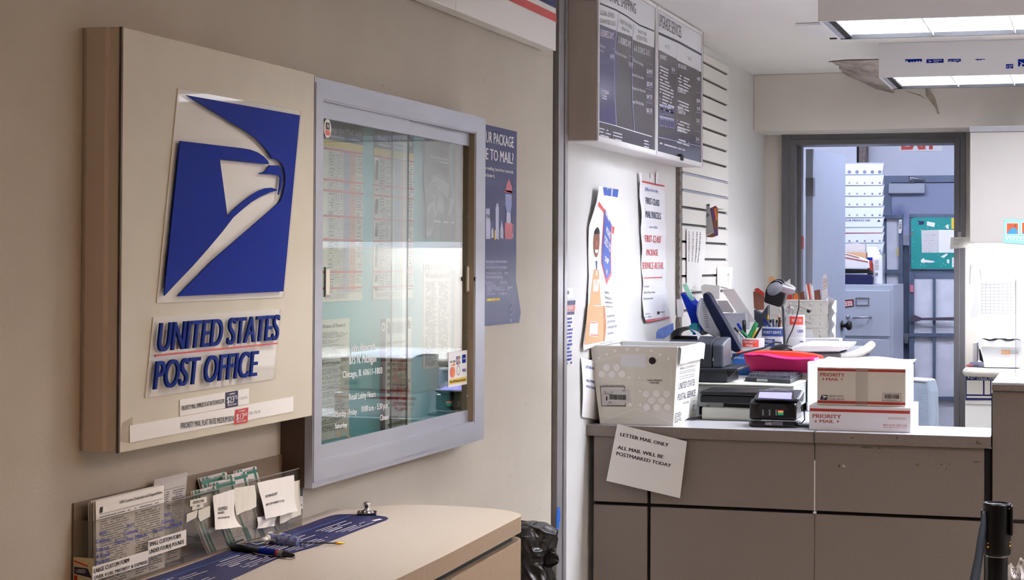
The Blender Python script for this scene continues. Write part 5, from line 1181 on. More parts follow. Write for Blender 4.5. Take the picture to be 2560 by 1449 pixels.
# side profile pushed along x: foot, body, head
xL, xR = T(735, 1200).x, T(1105, 1200).x; zf = TZ+.0004
def zT(y, dy=0): return onY(*one(RA, 930, y), YT+dy).z
mb = MB(); mb.rbox(xL-.004, YT-.005, zf, xR+.004, YT+.10, zT(1300), .02, 'terminal_black'); obj('stand_foot', mb, t)
mb = MB(); mb.box(T(860, 1320).x, YT-.0075, zT(1330), T(1000, 1320).x, YT-.0052, zT(1302), 'ink_soft'); mb.label(YF(YT-.0078), 'verify', T(865, 1320).x, zT(1325), .006, 'white_ink', h=.0006, bold=.03); obj('name_badge', mb, t)
mb = MB(); sideprism(mb, xL, xR, YT, [(0, zT(1290)), (-.004, zT(1270)), (.0, zT(1160)), (.035, zT(1125, .035)), (.12, zT(1130, .12)), (.12, zT(1290))], 'terminal_black'); obj('pad_body', mb, t, bevel=.006)
Fpd = YF(YT-.0042)
mb = MB(); mb.prism(Fpd, fpx(Fpd, RA((820, 1165), (1010, 1165), (1045, 1200), (1005, 1262), (835, 1262), (800, 1200))), .0, .002, 'black_matte'); obj('key_recess', mb, t)
mb = MB(); G = YF(YT-.0066)
for r in range(4):
    for c in range(3): p = G.px(*one(RA, 840+c*52, 1212+r*12)); mb.rect(G, p[0]-.001, p[1]-.001, p[0]+.0035, p[1]+.001, 'white_ink', .0003)
obj('number_keys', mb, t)
mb = MB(); mat('key_red', '#d63a4a', .4, emit='#d63a4a', estr=.3); mat('key_yellow', '#e6c33a', .4, emit='#e6c33a', estr=.3); mat('key_green', '#1f9a78', .4, emit='#1f9a78', estr=.3)
for y0_, y1_, m_ in ((1212, 1220, 'key_red'), (1220, 1230, 'key_yellow'), (1230, 1250, 'key_green')): p = G.px(*one(RA, 960, y1_)); q = G.px(*one(RA, 1003, y0_)); mb.rect(G, p[0], p[1], q[0], q[1], m_, .0003)
obj('function_keys', mb, t)
hx0, hx1 = T(750, 1100).x, T(1130, 1100).x; hz0 = zT(1140, .03); hz1_ = onY(*one(RA, 940, 1045), YT+.13).z
def headfn(a): return a
pf = [(.012, hz0), (.010, hz0+.012), (.11, hz1_-.004), (.13, hz1_), (.15, hz1_-.012), (.12, hz0-.01)]
mb = MB(); sideprism(mb, hx0+.006, hx1-.004, YT, pf, 'terminal_silver'); obj('head', mb, t, bevel=.008)
# screen lies on the sloped face of the head
p0 = Vector((0, YT+.010, hz0+.012)); p1 = Vector((0, YT+.11, hz1_-.004)); FSn = Fr(p0, (1, 0, 0), p1-p0); nrm = FSn.n
if nrm.y > 0: nrm = -nrm
FSn.O = p0+nrm*.0006
mb = MB(); q = fpx(FSn, RA((800, 1065), (1085, 1065), (1085, 1135), (785, 1128))); mb.prism(FSn, q, 0, .001, 'terminal_black'); obj('screen_bezel', mb, t)
mb = MB(); q = fpx(FSn, RA((815, 1073), (1072, 1078), (1066, 1128), (805, 1118))); mb.prism(FSn, q, .001, .002, 'lcd_violet'); obj('display', mb, t)
mb = MB(); c = onY(*one(RA, 950, 1045), YT+.10); mb.grid(lambda u, v: c+Vector((-.045+.09*u, .03*v-.015, .012*sin(pi*u)*sin(pi*(.15+.7*v))+.002*sin(30*u)+hz1_-c.z-.004)), 18, 6, 'film'); obj('tape_loop', mb, t)
mb = MB(); k = [T(1120, 1200)+Vector((0, .06, 0)), T(1140, 1240)+Vector((0, .08, 0)), T(1148, 1300)+Vector((0, .07, 0)), onZ(*one(RA, 1130, 1330), TZ+.003)]; mb.tube(k, .002, 'black', 6); obj('cable', mb, t)
mb = MB(); p = onZ(*one(RA, 1145, 1345), TZ); mb.rbox(p.x-.03, p.y-.015, TZ+.0003, p.x+.03, p.y+.04, TZ+.010, .008, 'charcoal'); tag(obj('cable_clip_tray', mb), 'low dark grey tray beside the card terminal on the counter', 'tray')
# posts behind terminal / white bin wall
Yw_ = 7.25
mb = MB(); a = yp(*one(RA, 1212, 830), Yw_); b = yp(*one(RA, 1262, 1260), Yw_); mb.box(a[0]-.01, Yw_, TZ+.0003, b[0], Yw_+.25, a[1], 'tub_white'); tag(obj('white_bin', mb, bevel=.004), 'tall plain white plastic bin behind the priority mail boxes', 'bin')
zsh = onY(*one(RA, 960, 920), 7.2).z
# pink bin and folders
t = thing('pink_bin', 'bright pink plastic basket with wavy rim behind the keyboard', 'basket', onY(1945, 930, 7.32)); Yk = 7.30
mat('pink', '#e83078', .4); mat('folder_red', '#f0402e', .5); mat('box_blue', '#24589c', .5)
a = yp(*one(RA, 692, 780), Yk); b = yp(*one(RA, 1245, 918), Yk)
mb = MB(); x0, x1 = a[0], b[0]; zb2 = b[1]; 
def wv(u): return a[1]+.004+.006*(cos(u*5.5-.3))*(u > .2)-.014*u
def fn(u, v):
    z = zb2+(wv(u)-zb2)*v; ins = .022*(1-v)**2; return Vector((x0+ins+(x1-x0-2*ins)*u, Yk+.03*(1-v), z))
mb.grid(fn, 30, 6, 'pink'); mb.grid(lambda u, v: Vector((x1-.022*(1-v)**2, Yk+.03*(1-v)+(.14-.06*(1-v))*u, zb2+(wv(1)-zb2)*v)), 8, 6, 'pink'); mb.grid(lambda u, v: Vector((x0+.022*(1-v)**2, Yk+.14-.03*(1-v)-(.14-.06*(1-v))*u, zb2+(wv(0)-zb2)*v)), 8, 6, 'pink'); mb.grid(lambda u, v: Vector((x1-.022*(1-v)**2-(x1-x0-.044*(1-v)**2)*u, Yk+.14-.03*(1-v), zb2+(wv(1-u)-zb2)*v)), 30, 6, 'pink')
mb.add([fn(0, 0), fn(1, 0), fn(1, 0)+Vector((0, .08, 0)), fn(0, 0)+Vector((0, .08, 0))], [(0, 1, 2, 3)], 'pink'); obj('basket_wall', mb, t, solid=.0025)
mb = MB(); mb.tube([Vector((x0+(x1-x0)*u, Yk-.002, wv(u))) for u in [i/24 for i in range(25)]], .0035, 'pink', 8); obj('rim', mb, t)
mb = MB()
for i in range(26):
    u = .04+.92*i/25
    for v in (.68, .5, .32):
        if (i+int(v*10)) % 2: continue
        p = fn(u, v)+Vector((0, -.0008, 0)); mb.box(p.x-.001, p.y, p.z-.0012, p.x+.001, p.y+.0005, p.z+.0012, 'carton_red')
obj('holes', mb, t)
mb = MB(); mb.box(x0+.03, Yk+.035, zt1+.0006, x1-.03, Yk+.135, zb2-.002, 'paper_cream'); tag(obj('paper_pack', mb), 'low cream carton under the pink basket', 'box')
mb = MB(); zf2 = onY(*one(RA, 900, 745), 7.5).z; a = yp(*one(RA, 600, 768), 7.47); b = yp(*one(RA, 692, 842), 7.47); mb.box(a[0], 7.47, zt1+.0006, b[0]+.06, 7.56, a[1], 'box_blue'); F = YF(7.4695); mb.textpx(F, 'SERVICE', *RA((600, 806), (692, 808), (600, 790)), 'white', h=.0006, bold=.02)
tag(obj('blue_carton', mb), 'low blue printed carton left of the pink basket', 'box')
# ================================================================== MENU BOARD
mat('board_side', '#c2b6ae', .6, noise=.15, nscale=12, stretch=(1, 1, .2)); mat('board_dark', '#4d4a55', .22); mat('board_indigo', '#3d3c6e', .2); mat('board_white', '#eef1f8', .25); mat('board_red', '#b5443c', .3); mat('board_line', '#2d3048', .4)
MXf = -1.572; my0, my1, mz0, mz1 = 6.123, 7.918, 1.992, 2.566; mym = 7.022
t = thing('menu_board', 'wall mounted price board box with two dark printed panels above the counter', 'menu board', (WX, 7.0, mz0))
mb = MB(); mb.box(WX+.001, my0, mz0+.001, MXf-.006, my0+.01, mz1, 'board_side'); mb.box(WX+.001, my1-.01, mz0+.001, MXf-.006, my1, mz1, 'aluminium'); mb.box(WX+.001, my0+.01, mz0+.001, WX+.01, my1-.01, mz1, 'aluminium'); mb.box(WX+.001, my0+.01, mz1-.01, MXf-.006, my1-.01, mz1, 'aluminium'); obj('case', mb, t)
mb = MB(); mb.box(WX+.001, my0, mz0-.003, MXf-.002, my1, mz0+.001, 'fixture_white'); obj('bottom_plate', mb, t)
FMb = XF(MXf-.005); mb = MB()
for a, b in ((my0, mym-.006), (mym+.006, my1)):
    frame4(mb, FMb, a, mz0, b, mz1, a+.014, mz0+.016, b-.014, mz1-.014, 0, .006, 'fixture_white')
mb.box(MXf-.006, mym-.006, mz0, MXf-.001, mym+.006, mz1, 'aluminium'); mb.box(MXf-.006, my1-.002, mz0, MXf+.002, my1, mz1, 'bronze_side'); obj('frame', mb, t)
G = XF(MXf-.003)
def panel(a, b, label):
    mb = MB(); mb.box(MXf-.008, a, mz0+.012, MXf-.0035, b, mz1-.012, 'board_dark'); return mb
def tr(mb, s, l, m='white_ink', bold=.0, h=.0006): mb.textpx(G, s, *RF(*l), m, h=h, bold=bold)
def pr_(mb, l, m, h=.0003): 
    q = fpx(G, RF(*l)); q = [(min(max(a, mb.a+.001), mb.b-.001), min(max(z, mz0+.017), mz1-.015)) for a, z in q]; mb.poly(G, q, m, h)
mb = panel(my0+.014, mym-.02, ''); mb.a, mb.b = my0+.014, mym-.02
pr_(mb, ((350, -220), (780, -20), (770, 360), (612, 300), (600, 275), (490, 235), (352, 180)), 'board_white'); pr_(mb, ((345, -300), (790, -60), (785, 25), (345, -190)), 'board_red', .0005)
pr_(mb, ((352, 185), (487, 232), (483, 955), (352, 915)), 'board_indigo', .0004)
for a, b in (((352, 22), (480, 75)), ((480, 75), (560, 120)), ((560, 120), (660, 190)), ((660, 190), (770, 235))): mb.line(G, G.px(*one(RF, *a)), G.px(*one(RF, *b)), .006, 'board_line', .0006)
for P in (((502, 100), (487, 240), (468, 400), (472, 700), (485, 950)), ((615, 180), (605, 300), (603, 600), (608, 800), (622, 990))):
    for p, q in zip(P, P[1:]): mb.line(G, G.px(*one(RF, *p)), G.px(*one(RF, *q)), .008, 'pale_blue', .0007)
for p, q in (((352, 915), (485, 950)), ((485, 950), (622, 992)), ((622, 992), (752, 1030))): mb.line(G, G.px(*one(RF, *p)), G.px(*one(RF, *q)), .003, 'white_ink', .0007)
tr(mb, 'INTERNATIONAL SHIPPING', ((270, -75), (632, 106), (270, -160)), 'ink_soft', .01)
tr(mb, 'GLOBAL EXPRESS', ((365, 110), (470, 138), (365, 75)), 'ink_soft'); tr(mb, 'GUARANTEED (GXG)', ((362, 170), (478, 195), (362, 138)), 'ink_soft')
tr(mb, 'PRIORITY MAIL EXPRESS', ((512, 172), (602, 222), (512, 140)), 'ink_soft'); tr(mb, 'INTERNATIONAL', ((525, 225), (585, 252), (525, 200)), 'ink_soft')
tr(mb, 'PRIORITY MAIL', ((648, 250), (712, 275), (648, 222)), 'ink_soft'); tr(mb, 'INTERNATIONAL', ((638, 298), (718, 322), (638, 262)), 'ink_soft')
tr(mb, '1-3 BUSINESS DAYS', ((352, 268), (465, 300), (352, 215)), bold=.03); tr(mb, '3-5 BUSINESS DAYS', ((498, 322), (596, 362), (498, 272)), bold=.03); tr(mb, '6-10 BUSINESS DAYS', ((617, 385), (740, 425), (617, 338)), bold=.01)
tr(mb, 'Flat Rate Envelope', ((477, 405), (562, 442), (477, 380))); tr(mb, 'Flat Rate Envelope', ((610, 462), (688, 500), (610, 438))); tr(mb, 'Small Flat Rate Box', ((605, 572), (692, 600), (605, 550))); tr(mb, 'Medium Flat Rate Box', ((603, 672), (706, 700), (603, 650))); tr(mb, 'Large Flat Rate Box', ((605, 775), (692, 798), (605, 750)))
tr(mb, 'Global Express', ((357, 350), (402, 368), (357, 325))); tr(mb, 'Guaranteed', ((357, 385), (392, 398), (357, 362)))
for s, x, y in (('$64.50', 438, 440), ('$40.50', 578, 500), ('$24.95', 715, 555), ('$25.95', 716, 650), ('$47.75', 713, 745), ('$62.35', 713, 848)):
    tr(mb, s, ((x, y-6), (x+30 if x < 700 else x+40, y+2), (x, y-35)), bold=.02); q = [one(RF, *p) for p in ((x-4, y-78), (x+42, y-68), (x+42, y+12), (x-4, y+2))]
    for i in range(4): mb.line(G, G.px(*q[i]), G.px(*q[(i+1) % 4]), .0018, 'pale_blue', .0007)
tr(mb, 'FedEx', ((408, 708), (430, 714), (408, 675)), bold=.03)
random.seed(3); p = G.px(*one(RF, 372, 660)); mb.greek(G, p[0], p[1], p[0]+.09, 4, .009, .004, 'white_ink', ang=-.0)
for x, y, w in ((352, 945, .2), (455, 975, .17), (690, 1040, .12)): p = G.px(*one(RF, x, y)); mb.greek(G, p[0]+.01, p[1], min(p[0]+w, my0+.86), 4, .011, .004, 'white_ink')
obj('left_panel', mb, t, label='dark indigo panel headed international shipping')
mb = panel(mym+.02, my1-.014, ''); mb.a, mb.b = mym+.02, my1-.014
pr_(mb, ((803, -10), (1140, 215), (1128, 545), (945, 455), (940, 445), (803, 375)), 'board_white'); pr_(mb, ((803, 15), (1140, 222), (1140, 262), (803, 60)), 'board_red', .0005)
for a, b in (((803, 250), (960, 320)), ((960, 320), (1135, 418))): mb.line(G, G.px(*one(RF, *a)), G.px(*one(RF, *b)), .010, 'board_line', .0006)
for a, b in (((942, 330), (938, 700)), ((938, 700), (935, 1060))): mb.line(G, G.px(*one(RF, *a)), G.px(*one(RF, *b)), .004, 'pale_blue', .0007)
for a, b in (((803, 1035), (1125, 1105)),): mb.line(G, G.px(*one(RF, *a)), G.px(*one(RF, *b)), .003, 'pale_blue', .0007)
tr(mb, 'UPGRADE SERVICES', ((805, 195), (975, 290), (805, 100)), 'ink_soft', .01); tr(mb, 'PROTECT', ((852, 362), (890, 375), (852, 335)), 'ink_soft'); tr(mb, 'TRACK', ((1022, 450), (1052, 462), (1022, 425)), 'ink_soft')
tr(mb, 'INSURANCE', ((812, 440), (862, 455), (812, 408)), bold=.03); tr(mb, 'USPS TRACKING', ((950, 508), (1012, 528), (950, 478)), bold=.03); tr(mb, 'RETURN RECEIPT', ((948, 695), (1012, 712), (948, 660)), bold=.03); tr(mb, 'SIGNATURE', ((946, 825), (990, 838), (946, 795)), bold=.03); tr(mb, 'CONFIRMATION', ((946, 855), (1006, 868), (946, 828)), bold=.03); tr(mb, 'CERTIFIED MAIL', ((943, 990), (1003, 1004), (943, 960)), bold=.03)
random.seed(13)
for x, y, w, n in ((812, 480, .17, 5), (812, 600, .27, 9), (950, 545, .26, 5), (948, 740, .26, 3), (946, 890, .26, 4), (943, 1030, .25, 2), (812, 1060, .5, 1)):
    p = G.px(*one(RF, x, y)); mb.greek(G, p[0], p[1], p[0]+w, n, .0125, .0055, 'white_ink')
for s, x, y in (('$2.05', 902, 540), ('FREE', 1094, 612), ('$2.80', 1090, 775), ('$1.45', 1092, 835), ('$3.05', 1088, 925), ('$3.45', 1086, 1065)):
    tr(mb, s, ((x, y-6), (x+24, y), (x, y-32)), bold=.02); q = [one(RF, *p) for p in ((x-8, y-78), (x+30, y-70), (x+30, y+15), (x-8, y+8))]
    for i in range(4): mb.line(G, G.px(*q[i]), G.px(*q[(i+1) % 4]), .0018, 'pale_blue', .0007)
for r in range(2):
    for c in range(3):
        x, y = 812+38*c, 800+92*r+8*c; pr_(mb, ((x, y), (x+34, y+7), (x+34, y+62), (x, y+56)), 'pale_blue', .0005); pr_(mb, ((x+2, y+4), (x+32, y+11), (x+32, y+57), (x+2, y+51)), 'board_indigo', .0007)
pr_(mb, ((808, 782), (920, 806), (920, 820), (808, 796)), 'pale_blue', .0006); pr_(mb, ((808, 870), (920, 895), (920, 912), (808, 888)), 'pale_blue', .0006)
obj('right_panel', mb, t, label='dark panel headed upgrade services with a red band')
mb = MB(); c = G.px(*one(RF, 965, 1188)); mb.lathe((MXf+.001, c[0], c[1]), [(.012, -.012), (.012, .006), (.005, .014), (0, .016)], 'black', 12); obj('lock', mb, t)

# ================================================================== SLATWALL AND WALL ITEMS
sy0_, sy1_ = 7.878, 9.0; t = thing('slatwall', 'white slatted display board with dark grooves on the wall behind the counter', 'slat board', (WX, 8.4, 1.0))
mat('slat_white', '#e6e3dc', .5); mat('slat_groove', '#4a453f', .7)
zg = FW.px(1759.3, 160.7)[1]; pitch = .0745
zs = []; z = zg
while z > 1.0: zs.append(z); z -= (FW.px(1759.3, 160.7)[1]-FW.px(1757.6, 404)[1])/6
zs = [z for z in zs if z > 1.02]
mb = MB(); mb.box(WX+.0005, sy0_+.045, 1.0, WX+.006, sy1_, 2.53, 'slat_groove'); ed = [2.53]+zs+[1.0]
for i in range(len(ed)-1):
    top = ed[i]-(.006 if i else 0); bot = ed[i+1]+(.006 if i < len(ed)-2 else 0); mb.box(WX+.006, sy0_+.042, bot, WX+.018, sy1_, top, 'slat_white')
obj('slat_panel', mb, t)
mb = MB()
for i, z in enumerate(zs[7:]): mb.box(WX+.007, sy0_+.044, z-.0055, WX+.0195 if i < 2 else WX+.0165, sy1_-.01, z+(.003 if i < 2 else -.002), 'silver_plastic' if i < 2 else 'aluminium_dark')
obj('groove_insert', mb, t)
mb = MB(); mat('upright_metal', '#7c7266', .5, metal=.4, noise=.3, nscale=80); mb.box(WX+.001, sy0_-.008, 1.0, WX+.016, sy0_+.036, 1.985, 'upright_metal')
for k in range(24): z = 1.03+.04*k; mb.box(WX+.0158, sy0_-.004, z, WX+.0166, sy0_+.004, z+.018, 'black_matte')
obj('slotted_upright', mb, t)
FS_ = XF(WX+.019)
# poster: more sizes to ship
F = XF(WX+.012)
t = thing('shipping_poster', 'tall curled poster of a smiling man and boxes reading more sizes to ship', 'poster', F.w(*F.px(1490, 870)))
mat('skin_brown', '#7a4a38', .6); mat('shirt', '#e9edf3', .6); mat('kraft', '#c49a72', .7); mat('kraft_dark', '#a5714f', .7); mat('poster_blue', '#2d4f9f', .5); mat('poster_white', '#f0f1f5', .5)
F.d = lambda a, b: .006*sin(b*11)+.006*sin((a-6.4)*14)
mb = MB(); q = fpx(F, RE((262, 188), (422, 212), (415, 500), (408, 1302), (172, 1378), (168, 1335), (210, 1040), (222, 830), (215, 480), (250, 300)))
from mathutils.geometry import tessellate_polygon
def curvepoly(mb, F, q, m, h, step=.02):
    """polygon cut into thin level bands so that it follows a curved sheet"""
    zs_ = sorted(set([p[1] for p in q])); lo, hi = zs_[0], zs_[-1]; N = max(1, int((hi-lo)/step))
    ys = sorted(set([lo+(hi-lo)*i/N for i in range(N+1)]+zs_)); n = len(q)
    for y0_, y1_ in zip(ys, ys[1:]):
        if y1_-y0_ < 1e-6: continue
        e = 1e-5; S = []
        for y in (y0_+e*(y1_-y0_), y1_-e*(y1_-y0_)):
            xs_ = sorted(q[i][0]+(q[(i+1) % n][0]-q[i][0])*(y-q[i][1])/(q[(i+1) % n][1]-q[i][1]) for i in range(n) if (q[i][1]-y)*(q[(i+1) % n][1]-y) < 0); S.append(xs_)
        for k in range(0, min(len(S[0]), len(S[1]))-1, 2):
            a0, a1, b0, b1 = S[0][k], S[0][k+1], S[1][k], S[1][k+1]; M_ = max(1, int(max(a1-a0, b1-b0)/.04))
            vs = [F.w(a0+(a1-a0)*i/M_, y0_, h) for i in range(M_+1)]+[F.w(b0+(b1-b0)*i/M_, y1_, h) for i in range(M_+1)]
            mb.add(vs, [(i, i+1, M_+2+i, M_+1+i) for i in range(M_)], m, True)
def cp(l, m, h): curvepoly(mb, F, fpx(F, RE(*l)), m, h)
curvepoly(mb, F, q, 'poster_white', 0)
cp(((262, 300), (300, 355), (302, 385), (258, 330)), 'red', .0008); cp(((388, 478), (405, 485), (402, 540), (390, 525)), 'red', .0008)
cp(((300, 350), (385, 470), (395, 830), (345, 905), (298, 745)), 'red', .0008); cp(((306, 352), (378, 465), (387, 815), (345, 865), (304, 740)), 'poster_blue', .0014)
for s, l in (('NOW', ((312, 395), (352, 450), (314, 370))), ('MORE', ((328, 520), (375, 575), (330, 475))), ('SIZES TO', ((316, 600), (383, 672), (317, 540))), ('SHIP', ((327, 730), (368, 758), (330, 690)))): mb.textpx(F, s, *RE(*l), 'white', h=.002, bold=.03)
mb.poly(F, star(F.px(*one(RE, 350, 808)), .014), 'white', .002)
cx, cy_ = one(RE, 262, 580); HD = []
cp([(262+19*cos(a), 595+110*sin(a)) for a in [2*pi*i/20 for i in range(20)]], 'skin_brown', .0009)
cp([(262+16*cos(a), 535+45*sin(a)) for a in [pi+pi*i/10 for i in range(11)]], 'black_matte', .0012)
cp(((252, 648), (274, 648), (270, 672), (256, 672)), 'white', .0014); cp(((250, 560), (258, 560), (258, 568), (250, 568)), 'black', .0014); cp(((266, 560), (275, 560), (275, 568), (266, 568)), 'black', .0014); cp(((260, 575), (266, 600), (266, 618), (257, 618)), 'kraft_dark', .0014)
cp(((250, 680), (276, 680), (280, 740), (300, 770), (312, 860), (305, 1040), (215, 1050), (222, 860), (228, 770), (246, 740)), 'shirt', .0007)
cp(((258, 730), (270, 730), (268, 790), (262, 800)), 'navy', .0011)
cp(((248, 790), (280, 795), (285, 1050), (215, 1050), (240, 850)), 'kraft', .0012); cp(((246, 865), (280, 865), (268, 950), (240, 950)), 'poster_white', .0016)
cp(((205, 1048), (315, 1055), (315, 1200), (295, 1312), (172, 1335)), 'kraft', .0014); cp(((300, 1055), (315, 1056), (316, 1200), (298, 1310), (290, 1310)), 'kraft_dark', .0018); cp(((212, 1168), (255, 1172), (250, 1278), (205, 1272)), 'paper', .0018)
for y in (1175, 1265): mb.line(F, F.px(*one(RE, 210, y)), F.px(*one(RE, 252, y+3)), .004, 'red', .0022)
for s, l in (('ReadyPost', ((322, 965), (370, 972), (322, 942))), ('Packaging gives', ((320, 1000), (388, 1012), (320, 978))), ('you more ways to', ((320, 1035), (395, 1042), (320, 1015))), ('send your items.', ((322, 1065), (392, 1068), (322, 1048)))): mb.textpx(F, s, *RE(*l), 'ink_soft', h=.001)
random.seed(5); p = F.px(*one(RE, 330, 1100)); mb.greek(F, p[0], p[1], p[0]+.17, 3, .02, .008, 'ink_pale', .001); p = F.px(*one(RE, 330, 1185)); mb.greek(F, p[0], p[1], p[0]+.15, 2, .02, .008, 'ink_pale', .001)
for y in (1100, 1188, 1250): mb.disc(F, F.px(*one(RE, 331, y)), .004, 'red', .001)
cp(((290, 195), (322, 200), (335, 255), (296, 255)), 'poster_blue', .001); cp(((330, 205), (368, 208), (365, 262), (325, 258)), 'poster_blue', .001); cp(((380, 210), (420, 214), (415, 270), (375, 262)), 'poster_blue', .001)
obj('printed_sheet', mb, t)
# poster: first-class
F = XF(WX+.008); F.d = lambda a, b: .004*sin(b*13+a*4)+.003*sin(b*47)*sin(a*9)
t = thing('price_poster', 'long folded white poster with red bands about first-class package service', 'poster', F.w(*F.px(1640, 800)))
mb = MB(); q = fpx(F, RE((572, 148), (765, 188), (760, 640), (768, 900), (798, 1138), (622, 1170), (600, 1130), (605, 880), (592, 640), (580, 400))); curvepoly(mb, F, q, 'poster_white', 0)
cp(((572, 146), (765, 184), (765, 194), (573, 158)), 'red', .0007); cp(((610, 1158), (797, 1132), (798, 1146), (620, 1174)), 'red', .0007)
for s, l, c in (('Effective on', ((615, 222), (712, 235), (615, 198)), 'ink_blue'), ('FIRST-CLASS', ((618, 315), (716, 335), (618, 268)), 'navy_deep'), ('MAIL PARCELS', ((607, 415), (732, 430), (607, 365)), 'navy_deep'), ('now called', ((638, 492), (694, 496), (638, 472)), 'ink_blue'),
              ('FIRST-CLASS', ((612, 592), (721, 600), (612, 542)), 'red'), ('PACKAGE', ((623, 690), (707, 692), (623, 645)), 'red'), ('SERVICE-RETAIL', ((603, 788), (743, 786), (603, 740)), 'red')): mb.textpx(F, s, *RE(*l), c, h=.0012, bold=.025 if c != 'ink_blue' else .0)
mb.line(F, F.px(*one(RE, 608, 854)), F.px(*one(RE, 744, 849)), .005, 'red', .001)
for s, l in (('Retail', ((614, 922), (648, 920), (614, 908))), ('First-Class rates', ((614, 965), (692, 962), (614, 950))), ('Same great service', ((612, 1010), (676, 1006), (612, 995)))): mb.textpx(F, s, *RE(*l), 'ink_soft', h=.001)
random.seed(2); p = F.px(*one(RE, 612, 1098)); mb.greek(F, p[0], p[1], p[0]+.13, 3, .012, .005, 'ink_pale', .001); cp(((714, 1095), (732, 1097), (728, 1118), (712, 1116)), 'ink', .001); mb.textpx(F, 'UNITED STATES', *RE((735, 1106), (765, 1104), (735, 1096)), 'ink', h=.001)
obj('printed_sheet', mb, t)
mb = MB()
for x in (575, 705): cp(((x-6, 88), (x+12, 92), (x+10, 175), (x-4, 172)), 'white', .0022)
cp(((660, 95), (675, 98), (668, 130), (662, 128)), 'white', .002); obj('tape', mb, t)
# attention label
F = XF(WX+.0002); mb = MB(); q = fpx(F, RE((48, 1015), (113, 1012), (103, 1120), (74, 1300), (48, 1310))); mb.prism(F, q, .0002, .0008, 'paper'); G = XF(WX+.0012)
mb.poly(G, fpx(G, RE((48, 1018), (112, 1014), (109, 1048), (48, 1052))), 'navy', .0003); mb.poly(G, fpx(G, RE((48, 1055), (109, 1050), (106, 1090), (48, 1094))), 'red', .0003); mb.poly(G, fpx(G, RE((48, 1098), (105, 1094), (103, 1118), (48, 1122))), 'navy', .0003)
mb.textpx(G, 'ATTENTION', *RE((48, 1088), (92, 1082), (48, 1062)), 'white', h=.0008, bold=.03); random.seed(1)
p = G.px(*one(RE, 52, 1130)); q = G.px(*one(RE, 92, 1130)); mb.greek(G, p[0], p[1], q[0], 13, .0125, .007, 'ink_blue', .0004)
tag(obj('attention_label', mb), 'small navy and red attention label on the wall beside the metal track', 'label')
mb = MB(); F2_ = XF(WX+.0002); q = fpx(F2_, RE((48, 925), (96, 925), (96, 998), (48, 998))); mb.prism(F2_, q, .0002, .0006, 'poster_white'); p = G.px(*one(RE, 50, 972)); q = G.px(*one(RE, 66, 945)); barcode(mb, G, p[0], p[1], q[0], q[1], 'ink', .0002, 2); tag(obj('barcode_label', mb), 'small white barcode sticker above the attention label', 'label')
# phone list, note with arrow, brochures
C = Curl(FS_, RE((910, 500), (1040, 510), (1005, 945), (912, 935)), lambda u, v: .004+.008*sin(v*4)*u+.004*u)
mb = MB(); mb.grid(C.at, 8, 18, 'paper'); random.seed(4)
for r in range(17):
    for x in (.1, .32, .52, .7): a = C.P[0].lerp(C.P[1], x).lerp(C.P[3].lerp(C.P[2], x), .03+r*.03); mb.rect(C, a.x, a.y-.0055, a.x+random.uniform(.012, .024), a.y, 'ink' if x > .5 else 'ink_soft', .0006, seg=1)
tag(obj('number_list', mb), 'long narrow printed list hanging on the slatted board', 'paper sign')
C = Curl(FS_, RE((1135, 775), (1248, 775), (1235, 935), (1130, 905)), lambda u, v: .002+.004*v)
mb = MB(); mb.grid(C.at, 6, 8, 'paper'); mb.line(C, C.px(*one(RE, 1216, 900)), C.px(*one(RE, 1216, 815)), .0025, 'ink', .0008); mb.line(C, C.px(*one(RE, 1216, 812)), C.px(*one(RE, 1208, 830)), .0025, 'ink', .0008); mb.line(C, C.px(*one(RE, 1216, 812)), C.px(*one(RE, 1224, 830)), .0025, 'ink', .0008)
tag(obj('arrow_note', mb), 'white paper with a hand drawn arrow pointing up on the slatted board', 'paper sign')
def sil(mb, pts, Y, depth, m, shift=(0, 0)):
    P = [onY(*p, Y) for p in pts]; n = len(P); ar = sum(P[i].x*P[(i+1) % n].z-P[(i+1) % n].x*P[i].z for i in range(n))
    if ar < 0: P = P[::-1]
    vs = P+[p+Vector((shift[0], depth, shift[1])) for p in P]
    return mb.add(vs, [tuple(range(n)), tuple(reversed(range(n, 2*n)))]+[((i+1) % n, i, n+i, n+(i+1) % n) for i in range(n)], m)
def silobj(name, label, cat, pts, Y, depth, m, group=None, parent=None, bevel=0., shift=(0, 0), deco=None):
    mb = MB(); sil(mb, pts, Y, depth, m, shift)
    if deco: deco(mb, YF(Y-.0005))
    o = obj(name, mb, parent, bevel=bevel)
    if not parent: tag(o, label, cat, group)
    elif label: o['label'] = label
    return o
Ybr = 8.45
mat('brochure_grey', '#a9a8a6', .4); mat('brochure_wood', '#7b4b3a', .5)
silobj('brochure_rack', 'clear grey brochure bracket hooked on the slatted board', 'rack', RE((965, 345), (985, 345), (1010, 560), (968, 500)), Ybr+.02, .02, 'machine_grey')
silobj('brochure', 'grey brochure with an aircraft photo leaning in the slatted board rack', 'brochure', RE((985, 345), (1080, 316), (1115, 525), (1040, 550), (1012, 505)), Ybr, .004, 'brochure_grey', 'brochures in the rack',
       deco=lambda mb, F: (mb.poly(F, fpx(F, RE((1020, 400), (1075, 385), (1085, 400), (1050, 425), (1030, 415))), 'ink_soft', .0006), mb.poly(F, fpx(F, RE((1055, 322), (1083, 316), (1085, 330), (1075, 335))), 'green_dark', .0006)))
